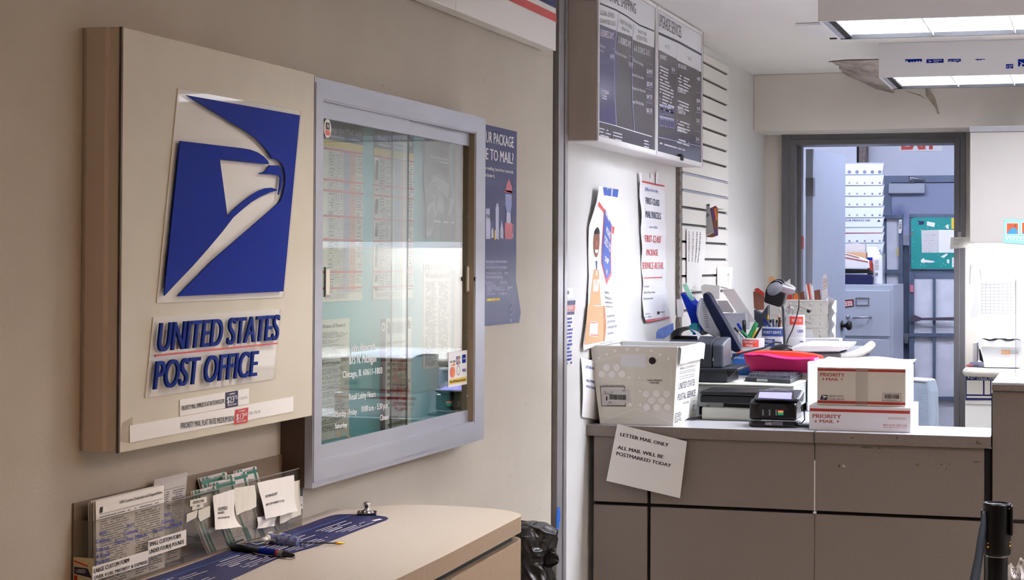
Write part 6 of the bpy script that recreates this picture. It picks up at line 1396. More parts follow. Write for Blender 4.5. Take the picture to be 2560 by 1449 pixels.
silobj('brochure', 'purple and brown brochure behind the grey one', 'brochure', RE((1085, 350), (1125, 330), (1140, 345), (1143, 545), (1100, 560), (1045, 555), (1115, 525)), Ybr+.008, .012, 'brochure_wood', 'brochures in the rack', deco=lambda mb, F: (mb.poly(F, fpx(F, RE((1092, 352), (1105, 345), (1125, 430), (1112, 440))), mat('brochure_purple', '#5b3f86', .4), .0006), mb.poly(F, fpx(F, RE((1118, 350), (1134, 345), (1140, 430), (1130, 440))), 'orange', .0006), mb.poly(F, fpx(F, RE((1122, 500), (1140, 495), (1140, 540), (1124, 545))), 'brochure_purple', .0008)))
silobj('brochure', 'pale edged brochure sticking out of the rack', 'brochure', RE((1110, 345), (1195, 355), (1145, 362), (1120, 362)), Ybr+.03, .004, 'paper_grey', 'brochures in the rack')

# ================================================================== BACK SHELF WITH OFFICE CLUTTER
YS = 7.78; SZ = onY(*one(RA, 980, 748), 7.95).z
sx1 = onY(2160, 880, YS).x; mat('cream_edge', '#dcd8cf', .5)
t = thing('back_shelf', 'raised white shelf with a padded cream edge behind the pink basket', 'shelf', (-1.3, YS+.4, 0))
mb = MB(); mb.box(WX+.02, YS, SZ-.03, sx1-.08, YS+.85, SZ, 'granite_light'); obj('shelf_top', mb, t)
mb = MB(); mb.box(WX+.02, YS+.03, 0, sx1-.12, YS+.8, SZ-.03, 'machine_grey'); obj('shelf_base', mb, t)
mb = MB(); P = [onY(*one(RC, x, y), YS) for x, y in ((400, 660), (450, 650), (500, 630), (545, 605))]; mb.tube([P[0]+Vector((-.02, 0, 0)), P[0], P[1], P[2]+Vector((0, .05, 0)), P[3]+Vector((0, .12, 0)), P[3]+Vector((.0, .3, .01))], .018, 'cream_edge', 12); obj('padded_edge', mb, t)
def onshelf(x, y): return onZ(x, y, SZ)
silobj('paper_pile', 'white papers curling over the right end of the back shelf', 'papers', RA((1060, 722), (1160, 706), (1512, 712), (1505, 735), (1440, 746), (1200, 750), (1080, 745)), YS-.02, .3, 'paper', shift=(0, .01))
silobj('clipboard', 'thin navy folder under the white papers on the back shelf', 'folder', RA((1180, 757), (1440, 753), (1500, 728), (1505, 745), (1440, 768), (1200, 768)), YS-.012, .011, 'charcoal')
mb = MB(); Yr = 7.50; P = [onY(*one(RA, x, y), Yr) for x, y in ((600, 770), (610, 742), (860, 735), (1080, 742), (1250, 762), (1320, 782), (1310, 815), (1265, 842), (1240, 800), (700, 790))]
sil(mb, [one(RA, x, y) for x, y in ((602, 790), (640, 760), (860, 751), (1080, 757), (1250, 776), (1320, 794), (1312, 820), (1268, 846), (1250, 825), (700, 805))], Yr, .13, 'folder_red', (-.02, 0))
tag(obj('red_folder', mb), 'bright orange-red plastic folder lying behind the pink basket', 'folder')
# tape rolls
mat('roll_white', '#eeeef2', .45); mat('roll_blue', '#25458f', .45); mat('roll_red', '#d6402f', .45)
def roll(label, x0, x1, y0_, y1_, Y, band, txt, col='white', hollow=True, txt2=None, bandspan=(.05, .95)):
    a = onY(*one(RA, x0, y1_), Y); b = onY(*one(RA, x1, y0_), Y); r = (b.x-a.x)/2; c = Vector(((a.x+b.x)/2, Y+r, a.z)); h = b.z-a.z
    t = thing('tape_roll', label, 'tape roll', c, 'printed tape rolls'); mb = MB()
    mb.lathe(c, [(r*.72, 0), (r*.98, 0), (r, .003), (r, h-.003), (r*.98, h), (r*.72, h), (r*.70, h-.004), (r*.70, .002), (r*.72, 0)], 'roll_white', 36); obj('roll', mb, t)
    mb = MB(); n = 20; A0, A1 = -pi/2-1.25+bandspan[0]*2.5, -pi/2-1.25+bandspan[1]*2.5
    def pos(th, z, rr): return c+Vector((rr*cos(th), rr*sin(th), z))
    vs = [pos(A0+(A1-A0)*i/n, z, r+.0006) for z in (h*.14, h*.86) for i in range(n+1)]
    mb.add(vs, [(i, i+1, n+2+i, n+1+i) for i in range(n)], band, True)
    class C(Fr):
        d = None
        def __init__(s): pass
        def w(s, a, b, hh=0.): return pos(-pi/2+a/r, b, r+.001+hh)
    L = (A1-A0)*r; m0 = ((A0+A1)/2+pi/2)*r; G = C()
    if txt2: mb.label(G, txt, m0, h*.52, h*.24, col, wd=L*.75, align='C', bold=.03, h=.0002); mb.label(G, txt2, m0, h*.2, h*.2, col, wd=L*.42, align='C', bold=.03, h=.0002)
    else: mb.label(G, txt, m0, h*.38, h*.26, col, wd=L*.7, align='C', bold=.03, h=.0002)
    obj('printed_band', mb, t); return c, r, h
rA = roll('red labelled priority tape roll holding the green marker', 650, 838, 648, 725, 7.82, 'roll_red', 'PRIORITY', txt2='MAIL', bandspan=(.18, .78))
rB = roll('blue labelled express tape roll under the pen roll', 818, 1005, 642, 722, 7.97, 'roll_blue', 'EXPRESS', txt2='MAIL', bandspan=(.05, .6))
rC = roll('dark blue tape roll holding the pens behind the scanner pole', 818, 1003, 560, 641, 7.97, 'roll_blue', 'PRIORITY SERVICE', bandspan=(.02, .98))
rD = roll('white tape roll at the base of the right hand stack', 1003, 1165, 635, 722, 8.08, 'roll_white', 'US MAIL', 'ink_blue', bandspan=(.7, .95))
rE = roll('white tape roll with a blue badge in the middle of the right hand stack', 1003, 1165, 550, 634, 8.08, 'roll_white', 'USPS', 'postal_blue', bandspan=(.6, .95))
rF = roll('red labelled tape roll on top of the right hand stack', 1003, 1160, 464, 549, 8.08, 'roll_red', 'PRIORITY MAIL', bandspan=(.35, .95))
# markers and pens
def stick(name, label, cat, p0, p1, Y, r, m, capm=None, group=None, Y2=None, capfrac=.6):
    a = onY(*one(RA, *p0), Y); b = onY(*one(RA, *p1), Y2 or Y); t = thing(name, label, cat, a, group)
    mb = MB(); mb.tube([a, a.lerp(b, capfrac)], r*.9, m, 10); obj('barrel', mb, t)
    mb = MB(); mb.tube([a.lerp(b, capfrac), a.lerp(b, .95), b], [r, r, r*.5], capm or m, 10); obj('cap', mb, t)
yA = rA[0].y
stick('marker', 'thick green marker leaning in the red tape roll', 'marker', (728, 648), (795, 522), yA, .010, 'green', None, 'markers in the red tape roll')
stick('marker', 'slim dark green marker leaning left in the red tape roll', 'marker', (738, 650), (672, 590), yA-.01, .0065, 'green', None, 'markers in the red tape roll')
stick('marker', 'purple capped pen leaning left in the red tape roll', 'marker', (720, 650), (640, 528), yA+.01, .005, 'ink_soft', 'postal_blue', 'markers in the red tape roll')
stick('marker', 'tall black marker upright in the red tape roll', 'marker', (698, 650), (693, 502), yA+.02, .0085, 'black', None, 'markers in the red tape roll')
stick('marker', 'grey and black pen leaning far left in the red tape roll', 'marker', (700, 648), (615, 562), yA-.02, .005, 'steel', 'black', 'markers in the red tape roll')
stick('marker', 'black pen leaning right beside the green marker', 'marker', (775, 648), (832, 545), yA, .005, 'black', None, 'markers in the red tape roll')
stick('marker', 'yellow highlighter between the green marker and the black pen', 'marker', (758, 648), (790, 570), yA+.01, .006, 'yellow', 'yellow', 'markers in the red tape roll')
yC = rC[0].y
for i, (x0, x1, y1_, m_, c_, lb) in enumerate(((865, 852, 492, 'ink_blue', 'postal_blue', 'blue pen upright at the left of the pen roll'), (885, 880, 462, 'steel', 'brass', 'metal pen with gold tip standing tallest at the left of the pen roll'), (905, 903, 498, 'white_ink', 'navy', 'navy capped white pen in the pen roll'),
        (925, 922, 495, 'ink_blue', 'navy_deep', 'navy pen in the middle of the pen roll'), (945, 952, 500, 'steel', 'ink', 'grey pen right of the middle in the pen roll'), (965, 975, 480, 'black', 'black', 'black pen in the pen roll next to the scanner pole'), (975, 985, 500, 'brochure_wood', 'brochure_wood', 'brown pencil in the pen roll'), (900, 870, 515, 'postal_blue', 'postal_blue', 'short blue pen leaning left in the pen roll'))):
    stick('pen', lb, 'pen', (x0, 562), (x1, y1_), yC-.01+.006*(i % 3), .0045, m_, c_, 'pens in the blue tape roll')
t = thing('scissors', 'metal scissors standing in the top tape roll behind the scanner', 'scissors', onY(*one(RA, 1010, 500), 8.1))
for k, (cx, cy, rx, ry) in enumerate(((1043, 425, 25, 28), (1060, 445, 22, 44))):
    mb = MB(); mb.tube([onY(*one(RA, cx+rx*cos(a)*.8+8*sin(a), cy-ry*sin(a)), 8.1+.01*k) for a in [2*pi*i/20 for i in range(20)]], .003, 'chrome', 6, closed=True); obj('handle', mb, t)
mb = MB(); mb.tube([onY(*one(RA, 1030, 470), 8.1), onY(*one(RA, 1012, 520), 8.1)], .004, 'steel', 6); obj('blade', mb, t)
mb = MB(); sil(mb, RA((956, 470), (962, 458), (972, 458), (978, 485), (965, 500), (956, 490)), 8.06, .01, 'white'); sil(mb, RA((958, 470), (964, 462), (966, 500), (958, 490)), 8.058, .002, 'orange'); tag(obj('eraser', mb), 'white and orange eraser cap among the pens', 'eraser')
# scanner on stand
Ysc = 7.88
mat('scanner_face', '#858c96', .4)
t = thing('barcode_scanner', 'grey and black handheld scanner in a goose-neck stand on the back shelf', 'scanner', onY(*one(RA, 980, 745), Ysc))
c = onY(*one(RA, 982, 735), Ysc); rw = (onY(*one(RA, 1085, 735), Ysc).x-onY(*one(RA, 878, 735), Ysc).x)/2; mb = MB()
mb.lathe(c+Vector((0, rw, SZ-c.z+.0006)), [(0, 0), (rw, 0), (rw, .008), (rw*.95, .014), (rw*.6, .024), (rw*.25, .03), (0, .031)], 'black', 36); obj('base', mb, t)
PP = [onY(*one(RA, x, y), Ysc+.07) for x, y in ((1012, 695), (1010, 620), (1006, 540), (1004, 470), (1002, 420), (994, 385), (975, 368))]; mb = MB(); mb.tube(PP, .0055, 'charcoal', 10); obj('pole', mb, t)
mb = MB(); sil(mb, RA((862, 262), (880, 245), (985, 272), (1025, 290), (1000, 375), (985, 398), (960, 400), (852, 365), (847, 345)), Ysc+.03, .07, 'black'); obj('cradle', mb, t, bevel=.006)
mb = MB(); A = onY(*one(RA, 938, 248), Ysc+.03)
bo = [onY(*one(RA, 941+72*cos(a)-16*sin(a), 252+70*sin(a)-9*cos(a)), Ysc+.034) for a in [2*pi*i/24 for i in range(24)]]; bo2 = [v+Vector((0, .045, 0)) for v in bo]
mb.add(bo+bo2, [tuple(range(24)), tuple(range(47, 23, -1))]+[((i+1) % 24, i, 24+i, 24+(i+1) % 24) for i in range(24)], 'black')
vs = [onY(*one(RA, 938+62*cos(a)-14*sin(a), 250+60*sin(a)-8*cos(a)), Ysc+.028-.02*0) for a in [2*pi*i/24 for i in range(24)]]
v0 = [v for v in vs]; mid = [A+(v-A)*.72+Vector((0, -.022, 0)) for v in vs]
mb.add(v0+mid, [(i, (i+1) % 24, 24+(i+1) % 24, 24+i) for i in range(24)]+[tuple(range(24, 48))], 'scanner_face', True); v3 = [v+Vector((0, .05, 0)) for v in vs]; mb.add(v0+v3, [((i+1) % 24, i, 24+i, 24+(i+1) % 24) for i in range(24)], 'black', True); obj('scanner_head', mb, t)
mb = MB(); sil(mb, RA((905, 212), (925, 196), (965, 194), (995, 212), (990, 222), (950, 205), (915, 218)), Ysc+.012, .06, 'black'); obj('scan_window', mb, t)
mb = MB(); Pn = [onY(*one(RA, x, y), Ysc+.05) for x, y in ((990, 245), (1030, 258), (1070, 265), (1095, 272))]; mb.tube(Pn, [.027, .024, .02, .012], 'silver_plastic', 16); obj('handle', mb, t)
mb = MB(); Pc = [onY(*one(RA, x, y), Ysc+.04) for x, y in ((1095, 272), (1118, 285), (1127, 320), (1125, 400), (1105, 490), (1070, 590), (1040, 650), (1028, 688))]; mb.tube(Pc, .0025, 'black', 6); obj('cable', mb, t)
mb = MB(); Pc = [onY(*one(RA, x, y), 7.27) for x, y in ((582, 822), (612, 790), (680, 760), (760, 742), (850, 722), (900, 690), (940, 676), (990, 682))]; mb.tube(Pc, .0035, 'charcoal', 6); tag(obj('loose_cable', mb), 'dark cable looping from the receipt printer up to the scanner base', 'cable')
# mesh holder, letters, letter trays
silobj('mesh_holder', 'black mesh desk holder behind the tape rolls', 'desk holder', RA((772, 420), (830, 455), (880, 385), (878, 545), (800, 562), (775, 540)), 8.15, .06, 'charcoal')
silobj('letter_bundle', 'brown folder with red edged letters leaning at the wall corner', 'letters', RA((765, 280), (790, 272), (850, 310), (860, 420), (800, 425), (772, 410)), 8.42, .05, 'brochure_wood')
silobj('letter', 'red edged envelope leaning in the brown folder', 'letter', RA((770, 262), (800, 248), (855, 290), (850, 312), (795, 285)), 8.40, .01, 'carton_red', 'loose letters')
silobj('kraft_envelope', 'brown card standing behind the scanner', 'card', RA((886, 160), (935, 158), (938, 210), (890, 235)), 8.5, .004, 'kraft')
silobj('letter', 'white folded letter standing right of the scanner', 'letter', RA((1010, 215), (1055, 178), (1058, 225), (1035, 300), (1012, 300)), 8.5, .004, 'paper', 'loose letters')
t = thing('letter_tray_stack', 'stack of cream studded mail trays holding letters behind the scanner', 'tray stack', onY(*one(RA, 1150, 650), 8.45))
mat('tray_cream', '#e6e3db', .5); Ytr = 8.32
for k, (y0_, y1_) in enumerate(((345, 452), (453, 552), (553, 652))):
    mb = MB(); a = onY(*one(RA, 850, y1_), Ytr); b = onY(*one(RA, 1345-k*4, y0_), Ytr)
    mb.box(a.x, Ytr, a.z, b.x, Ytr+.006, b.z-.006, 'tray_cream'); mb.box(a.x, Ytr, a.z, b.x, Ytr+.3, a.z+.004, 'tray_cream'); mb.box(b.x, Ytr+.002, a.z, b.x+.005, Ytr+.3, b.z-.006, 'tray_cream'); mb.box(a.x, Ytr-.004, b.z-.008, b.x+.002, Ytr+.01, b.z, 'tray_cream')
    tr_ = obj('tray', mb, t, bevel=.002)
    mb = MB()
    for i in range(6):
        for j in range(2): c = Vector((a.x+(b.x-a.x)*(i+.5)/6, Ytr-.0005, a.z+(b.z-a.z)*(.3+.4*j))); mb.lathe(c, [(.007, 0), (.005, .004), (0, .005)], 'tray_cream', 10, Matrix.Rotation(radians(90), 3, 'X'))
    o = obj('studs', mb, tr_); o['kind'] = 'stuff'
    mb = MB(); mb.tube([Vector((a.x+.14+.02*k, Ytr-.004, b.z-.02)), Vector((b.x-.06, Ytr-.004, a.z+.02))], .006, 'tray_cream', 6); obj('brace', mb, tr_)
mb = MB(); c = onY(*one(RA, 1203, 430), Ytr-.001); mb.lathe(c, [(.009, -.001), (.009, .002), (0, .003)], 'black', 16, Matrix.Rotation(radians(90), 3, 'X')); obj('button', mb, t)
mb = MB(); P = onY(*one(RA, 1345, 320), Ytr+.05)
def fn(u, v): q = onY(*one(RA, 1345+45*sin(pi*v)+22*sin(u*pi)*1.0+8*sin(v*14), 300+350*v), Ytr+.02+.1*u); return q
mb.grid(fn, 8, 30, 'film'); mb.grid(lambda u, v: onY(*one(RA, 1340+(55+10*sin(v*21))*u, 330+310*v), Ytr+.01+.02*sin(u*4)), 8, 30, 'tub_white'); obj('wrap', mb, t)
silobj('letter', 'tall striped airmail envelope standing at the right of the tray stack', 'letter', RA((1310, 200), (1318, 150), (1330, 138), (1345, 155), (1352, 310), (1308, 345)), 8.36, .003, 'paper', 'letters in the tray stack',
    deco=lambda mb, F: [mb.line(F, F.px(*one(RA, 1312, 190+18*k)), F.px(*one(RA, 1348, 175+18*k)), .0022, 'carton_red' if k % 2 else 'ink_pale', .0006) for k in range(5)])
lets = [((1172, 228), (1185, 220), (1205, 340), (1192, 345), 'paper', 'white letter at the left of the tray bundle'), ((1190, 222), (1202, 216), (1218, 340), (1206, 345), 'carton_red', 'red edged letter in the tray bundle'), ((1205, 218), (1216, 212), (1232, 342), (1220, 345), 'paper_grey', 'grey letter in the tray bundle'), ((1220, 235), (1230, 226), (1244, 342), (1234, 345), 'paper', 'white letter right of the grey one in the tray bundle'),
        ((1245, 270), (1290, 262), (1300, 345), (1250, 345), 'brochure_wood', 'dark brown folder in the tray'), ((1120, 290), (1165, 275), (1175, 345), (1125, 345), 'brochure_wood', 'brown folder left of the tray bundle'), ((1085, 300), (1120, 285), (1122, 345), (1082, 345), 'orange', 'orange edged envelope beside the scanner cable'), ((1020, 300), (1070, 300), (1072, 345), (1018, 345), 'carton_red', 'pink-red envelope under the scanner handle')]
for i, (a, b, c, d, m_, lb) in enumerate(lets): silobj('letter', lb, 'letter', RA(a, b, c, d), Ytr+.02+.012*i, .008, m_, 'letters in the tray stack')
silobj('clear_bag', 'translucent plastic sheet leaning on the tray stack', 'plastic sheet', RA((1158, 580), (1225, 575), (1248, 648), (1158, 650)), 8.28, .004, 'tub_white')
silobj('white_carton', 'low white carton on the back shelf in front of the tray stack', 'box', RA((1160, 650), (1442, 650), (1442, 704), (1160, 704)), 8.14, .12, 'carton_white')
# left cluster: blue file holder, papers, bin, envelopes
silobj('magazine_file', 'translucent blue file holder beside the monitor', 'file holder', RA((190, 292), (225, 305), (290, 375), (330, 395), (380, 520), (385, 610), (290, 620), (270, 500)), 7.55, .14, 'postal_blue', bevel=.002)
silobj('green_leaflet', 'pale green leaflet sticking out of the blue file holder', 'leaflet', RA((207, 225), (238, 212), (262, 260), (302, 345), (275, 352), (240, 300)), 7.58, .01, 'leaf_green' if 'leaf_green' in MATS else mat('leaf_green', '#9fd2b4', .6))
silobj('teal_tray', 'small teal plastic holder below the blue file holder', 'desk holder', RA((262, 545), (295, 525), (325, 535), (330, 600), (285, 605), (258, 570)), 7.45, .05, mat('teal_plastic', '#1f8f9c', .4))
silobj('hanging_papers', 'bundle of white slips clipped to the slatted board', 'papers', RA((355, 235), (380, 220), (500, 235), (498, 338), (400, 330), (360, 300)), 8.2, .02, 'paper')
silobj('slatwall_note', 'white note hanging low beside the slotted upright', 'paper sign', RA((162, 340), (200, 338), (218, 400), (215, 475), (170, 480)), 7.8, .002, 'paper')
silobj('envelope', 'long cream envelope leaning behind the monitor', 'envelope', RA((515, 262), (615, 258), (785, 515), (700, 520), (640, 450)), 8.0, .006, 'paper')
silobj('photo_card', 'small photo card leaning on the grey paper tray', 'card', RA((480, 350), (560, 350), (612, 430), (605, 445), (520, 440)), 7.92, .004, 'brochure_grey')
silobj('paper_tray', 'pale grey plastic paper tray behind the monitor', 'paper tray', RA((512, 452), (705, 446), (708, 575), (650, 590), (650, 742), (560, 742)), 7.93, .10, mat('tray_grey', '#a9adb8', .4), bevel=.003)
silobj('card_box', 'small white carton right of the monitor top', 'box', RA((600, 598), (645, 598), (645, 746), (600, 746)), 7.86, .05, 'carton_white')
silobj('blue_brochure', 'blue printed leaflet leaning between the wall and the printer', 'leaflet', RA((2, 600), (18, 575), (135, 525), (140, 600), (60, 650), (0, 648)), 7.15, .004, mat('leaflet_blue', '#5a6fae', .35, noise=.3, nscale=40))
silobj('card_leaflet', 'cream card standing behind the blue leaflet', 'leaflet', RA((130, 470), (158, 466), (140, 575), (118, 575)), 7.2, .004, 'paper_cream')
# ================================================================== UPPER CABINETS AND BACK DESK, RIGHT
mat('cabinet_white', '#bbb6b1', .5, noise=.03, nscale=4); mat('lamp_under', '#ffffff', .5, emit='#eef2ff', estr=420.0)
YU = 9.50; xu = yp(2425, 500, YU)[0]; zu = yp(2500, 606, YU)[1]; zut = yp(2425, 330, YU)[1]
t = thing('wall_cabinet', 'pale grey wall cabinet to the right of the doorway', 'wall cabinet', (.8, YU+.15, zu))
mb = MB(); mb.box(xu, YU, zu, 2.8, YW-.001, zut, 'cabinet_white'); obj('cabinet_body', mb, t, bevel=.002)
mb = MB(); mb.box(xu-.002, YU-.01, zut, 2.8, YW-.001, zut+.028, 'aluminium_dark'); obj('top_rail', mb, t)
mb = MB(); mb.box(xu+.02, YU+.002, zu-.034, 2.5, YU+.012, zu-.001, 'fixture_white'); mb.box(xu+.15, YW-.21, zu-.012, .78, YW-.09, zu-.001, 'fixture_white')
t2 = thing('under_cabinet_light', 'strip light fixed beneath the wall cabinet', 'light fixture', (.8, YU+.1, zu)); obj('housing', mb, t2)
mb = MB(); mb.cyl((xu+.20, YW-.15, zu-.022), (.74, YW-.15, zu-.022), .007, 'lamp_under', 12); obj('tube', mb, t2)
F = YF(YU-.0005)
def pcard(lb, pts, px_):
    mb = MB(); q = fpx(F, RD(*pts)); mb.prism(F, q, .0002, .001, mat('card_teal', '#8fcfd2', .5)); G = YF(YU-.0018)
    for (x0, y0_, x1, y1_) in px_:
        a = G.px(*one(RD, x0, y1_)); b = G.px(*one(RD, x1, y0_)); mb.rect(G, a[0], a[1], b[0], b[1], 'white', .0002); mb.rect(G, a[0]+.004, a[1]+.004, b[0]-.004, b[1]-.004, mat('photo_orange', '#c8552f', .5), .0004)
        w, h = b[0]-a[0], b[1]-a[1]; mb.poly(G, [(a[0]+.1*w, a[1]+.05*h), (a[0]+.85*w, a[1]+.05*h), (a[0]+.9*w, a[1]+.4*h), (a[0]+.6*w, a[1]+.6*h), (a[0]+.3*w, a[1]+.45*h)], mat('photo_blue', '#3b8fc4', .5), .0006); mb.disc(G, (a[0]+.72*w, a[1]+.72*h), .1*w, 'skin_brown', .0008)
    return mb, G
mb, G = pcard('', ((1482, 715), (1700, 722), (1700, 935), (1478, 918)), ((1500, 745, 1612, 850), (1632, 738, 1740, 850)))
mb.textpx(G, 'VOTE!', *RD((1490, 895), (1660, 905), (1490, 858)), 'white', h=.0006, bold=.02)
tag(obj('postcard', mb), 'pale teal postcard with two small photos on the wall cabinet', 'postcard')
flat_ = YF(YU-.004)
mb = MB(); q = fpx(flat_, RD((1585, 935), (1690, 940), (1690, 1000), (1585, 995))); mb.prism(flat_, q, 0, .001, 'paper'); tag(obj('hanging_note', mb), 'white note hanging below the teal postcard', 'paper sign')
# note taped across the door frame
F = YF(YW-.042); t = thing('taped_note', 'curved strip of handwritten paper taped across the right door frame', 'paper sign', F.w(*F.px(2400, 620)))
C = Curl(F, RD((1025, 872), (1215, 868), (1212, 955), (1018, 975)), lambda u, v: .004+.03*sin(pi*u)*v); mb = MB(); mb.grid(C.at, 14, 6, 'paper_cream'); random.seed(2)
for k in range(3): mb.greek(C, C.px(*one(RD, 1045, 880))[0], C.px(*one(RD, 1045, 885+18*k))[1], C.px(*one(RD, 1160, 880))[0], 1, .008, .0018, 'ink_soft', .0008)
obj('note', mb, t)
mb = MB(); q = fpx(F, RD((1085, 825), (1115, 825), (1118, 880), (1085, 878))); mb.prism(F, q, .003, .004, mat('tape_clear', '#c9c4bc', .2, alpha=.6)); obj('tape', mb, t)
# back desk
YD = 9.10; zD = onY(*one(RC, 1500, 765), YD).z; xd = yp(*one(RC, 1392, 775), YD)[0]
t = thing('back_desk', 'white desk with a thick rounded cream edge to the right of the doorway', 'desk', (.6, YD+.3, 0))
mb = MB(); mb.tube([Vector((xd+.02, YD+.6, zD-.018)), Vector((xd+.02, YD+.05, zD-.018)), Vector((xd+.03, YD+.01, zD-.018)), Vector((xd+.06, YD, zD-.018)), Vector((2.6, YD, zD-.018))], .0185, 'cream_edge', 14); obj('padded_edge', mb, t)
mb = MB(); mb.box(xd+.02, YD, zD-.036, 2.6, YW-.002, zD-.001, 'cream_edge'); obj('desk_top', mb, t)
xq = yp(*one(RC, 1422, 900), YD)[0]; mb = MB(); mb.box(xq, YD+.02, 0, 2.5, YW-.01, zD-.04, 'white_acrylic'); obj('desk_body', mb, t)
zl = yp(*one(RC, 1500, 1070), YD+.018)[1]; mb = MB(); mb.box(xq, YD+.018, zl-.0015, 2.5, YD+.0195, zl+.0015, 'ink_pale'); obj('panel_joint', mb, t)
F = YF(YD+.0175); mb = MB(); q = fpx(F, RC((1427, 815), (1900, 815), (1900, 1035), (1427, 1033))); mb.prism(F, q, 0, .002, 'navy'); G = YF(YD+.015)
for pts in (((1438, 862), (1578, 864), (1578, 985), (1438, 983)), ((1592, 864), (1640, 865), (1640, 985), (1592, 985)), ((1650, 865), (1890, 865), (1890, 985), (1650, 985)), ((1438, 998), (1890, 1002), (1890, 1018), (1438, 1014))): mb.poly(G, fpx(G, RC(*pts)), 'paper_cream', .0003)
mb.textpx(G, 'COLLECTION TIMES', *RC((1524, 857), (1760, 860), (1526, 832)), 'white', h=.0005, bold=.02); mb.poly(G, fpx(G, RC((1445, 828), (1465, 838), (1445, 850), (1452, 838))), 'white', .0005); mb.textpx(G, 'UNITED STATES', *RC((1470, 840), (1515, 841), (1470, 832)), 'white', h=.0005); mb.textpx(G, 'SERVICE', *RC((1470, 852), (1500, 853), (1470, 844)), 'white', h=.0005)
tag(obj('collection_sign', mb), 'navy and cream collection times sign on the back desk front', 'sign')
flat('desk_cover', 'navy printed sheet with red edge on the back desk', 'mat', RC((1470, 705), (1900, 700), (1880, 762), (1440, 745)), zD+.0004, 'navy'); 
flat('red_leaflet', 'small red leaflet at the left corner of the back desk', 'leaflet', RC((1430, 730), (1480, 722), (1500, 742), (1440, 748)), zD+.0016, 'carton_red')
# letter tub with wrap
YL = 9.22; Fl = YF(YL-.0004)
t = thing('letter_tub', 'white mail tub wrapped in film with a blue dot on the back desk', 'tub', onY(*one(RC, 1740, 715), YL))
a = [onY(*one(RC, x, y), YL) for x, y in ((1590, 712), (1905, 712), (1925, 520), (1555, 520))]
mb = MB(); zb3 = zD+.003; top_ = [(a[3].x, YL-.012), (a[2].x, YL-.012), (a[2].x, YL+.28), (a[3].x, YL+.28)]; bot_ = [(a[0].x, YL), (a[1].x, YL), (a[1].x, YL+.26), (a[0].x, YL+.26)]; wall4(mb, bot_, top_, zb3, a[3].z, 'tub_white', .004); mb.box(bot_[0][0], YL, zb3, bot_[1][0], YL+.26, zb3+.003, 'tub_white'); obj('tub_wall', mb, t)
mb = MB(); mb.textpx(Fl, 'UNITED STATES', *RC((1728, 675), (1905, 677), (1728, 660)), 'ink_soft', h=.001, bold=.02); mb.textpx(Fl, 'POSTAL SERVICE', *RC((1718, 696), (1912, 698), (1718, 681)), 'ink_soft', h=.001, bold=.02); obj('printing', mb, t)
mb = MB(); mb.disc(Fl, Fl.px(*one(RC, 1668, 658)), .011, mat('dot_blue', '#1e9be0', .5), .0018, n=24); obj('dot_sticker', mb, t)
mb = MB(); random.seed(4); mb.grid(lambda u, v: Vector((a[3].x-.008+(a[2].x-a[3].x+.016)*u, YL-.02+.3*v, a[3].z+.018*sin(pi*u)+.006*sin(u*17+v*5)+.012*sin(pi*v))), 24, 8, 'tub_white'); mb.grid(lambda u, v: Vector((a[3].x-.008+(a[2].x-a[3].x+.016)*u, YL-.02-.003*sin(u*22), a[3].z+(.002-.03*v)+.006*sin(u*17)*(1-v))), 24, 4, 'tub_white'); obj('wrap', mb, t)
mb = MB(); mb.tube([onY(*one(RC, 1738, 620), YL-.004), onY(*one(RC, 1800, 620), YL-.004)], .011, 'kraft', 14); mb.tube([onY(*one(RC, 1800, 620), YL-.004), onY(*one(RC, 1808, 620), YL-.004)], .012, 'orange', 14); mb.tube([onY(*one(RC, 1808, 622), YL-.004), onY(*one(RC, 1885, 622), YL-.004)], .008, 'brochure_grey', 12)
tag(obj('wood_stamp', mb), 'small wooden hand stamp seen at the front of the wrapped mail tub', 'stamp')
silobj('grey_binder', 'narrow grey binder standing between the door frame and the wrapped tub', 'binder', RC((1490, 545), (1527, 540), (1527, 705), (1490, 705)), YL+.12, .2, 'paper_grey')
silobj('black_wallet', 'thin black folder behind the wrapped tub', 'folder', RC((1543, 595), (1552, 592), (1585, 712), (1548, 690)), YL+.05, .02, 'black')
silobj('propped_board', 'plain white board propped behind the wrapped tub', 'board', RC((1525, 305), (1920, 315), (1920, 560), (1525, 560)), YL+.30, .012, 'white_acrylic')
# clear gridded bags on the wall
YG = 9.6; mat('film_white', '#eceef2', .3, alpha=.75)
t = thing('plastic_sleeve', 'stack of translucent gridded plastic sleeves hanging under the wall cabinet', 'plastic sleeves', onY(*one(RC, 1700, 330), YG))
mb = MB(); F = YF(YG)
def sl(P, Y, m): sil(mb, RC(*P), Y, .004, m)
sl(((1560, 20), (1600, 5), (1930, 0), (1930, 300), (1550, 295)), YG, 'film_white'); obj('sleeve', mb, t)
mb = MB(); sl(((1550, 20), (1520, 55), (1495, 120), (1470, 325), (1540, 325), (1560, 60)), YG+.02, 'film_white'); obj('sleeve', mb, t)
mb = MB()
for k in range(9): mb.line(F, F.px(*one(RC, 1568+36*k, 18)), F.px(*one(RC, 1566+37*k, 290)), .0012, 'ink_pale', .0008)
for k in range(10): mb.line(F, F.px(*one(RC, 1565, 40+27*k)), F.px(*one(RC, 1880, 30+29*k)), .0012, 'ink_pale', .0008)
obj('grid_lines', mb, t)
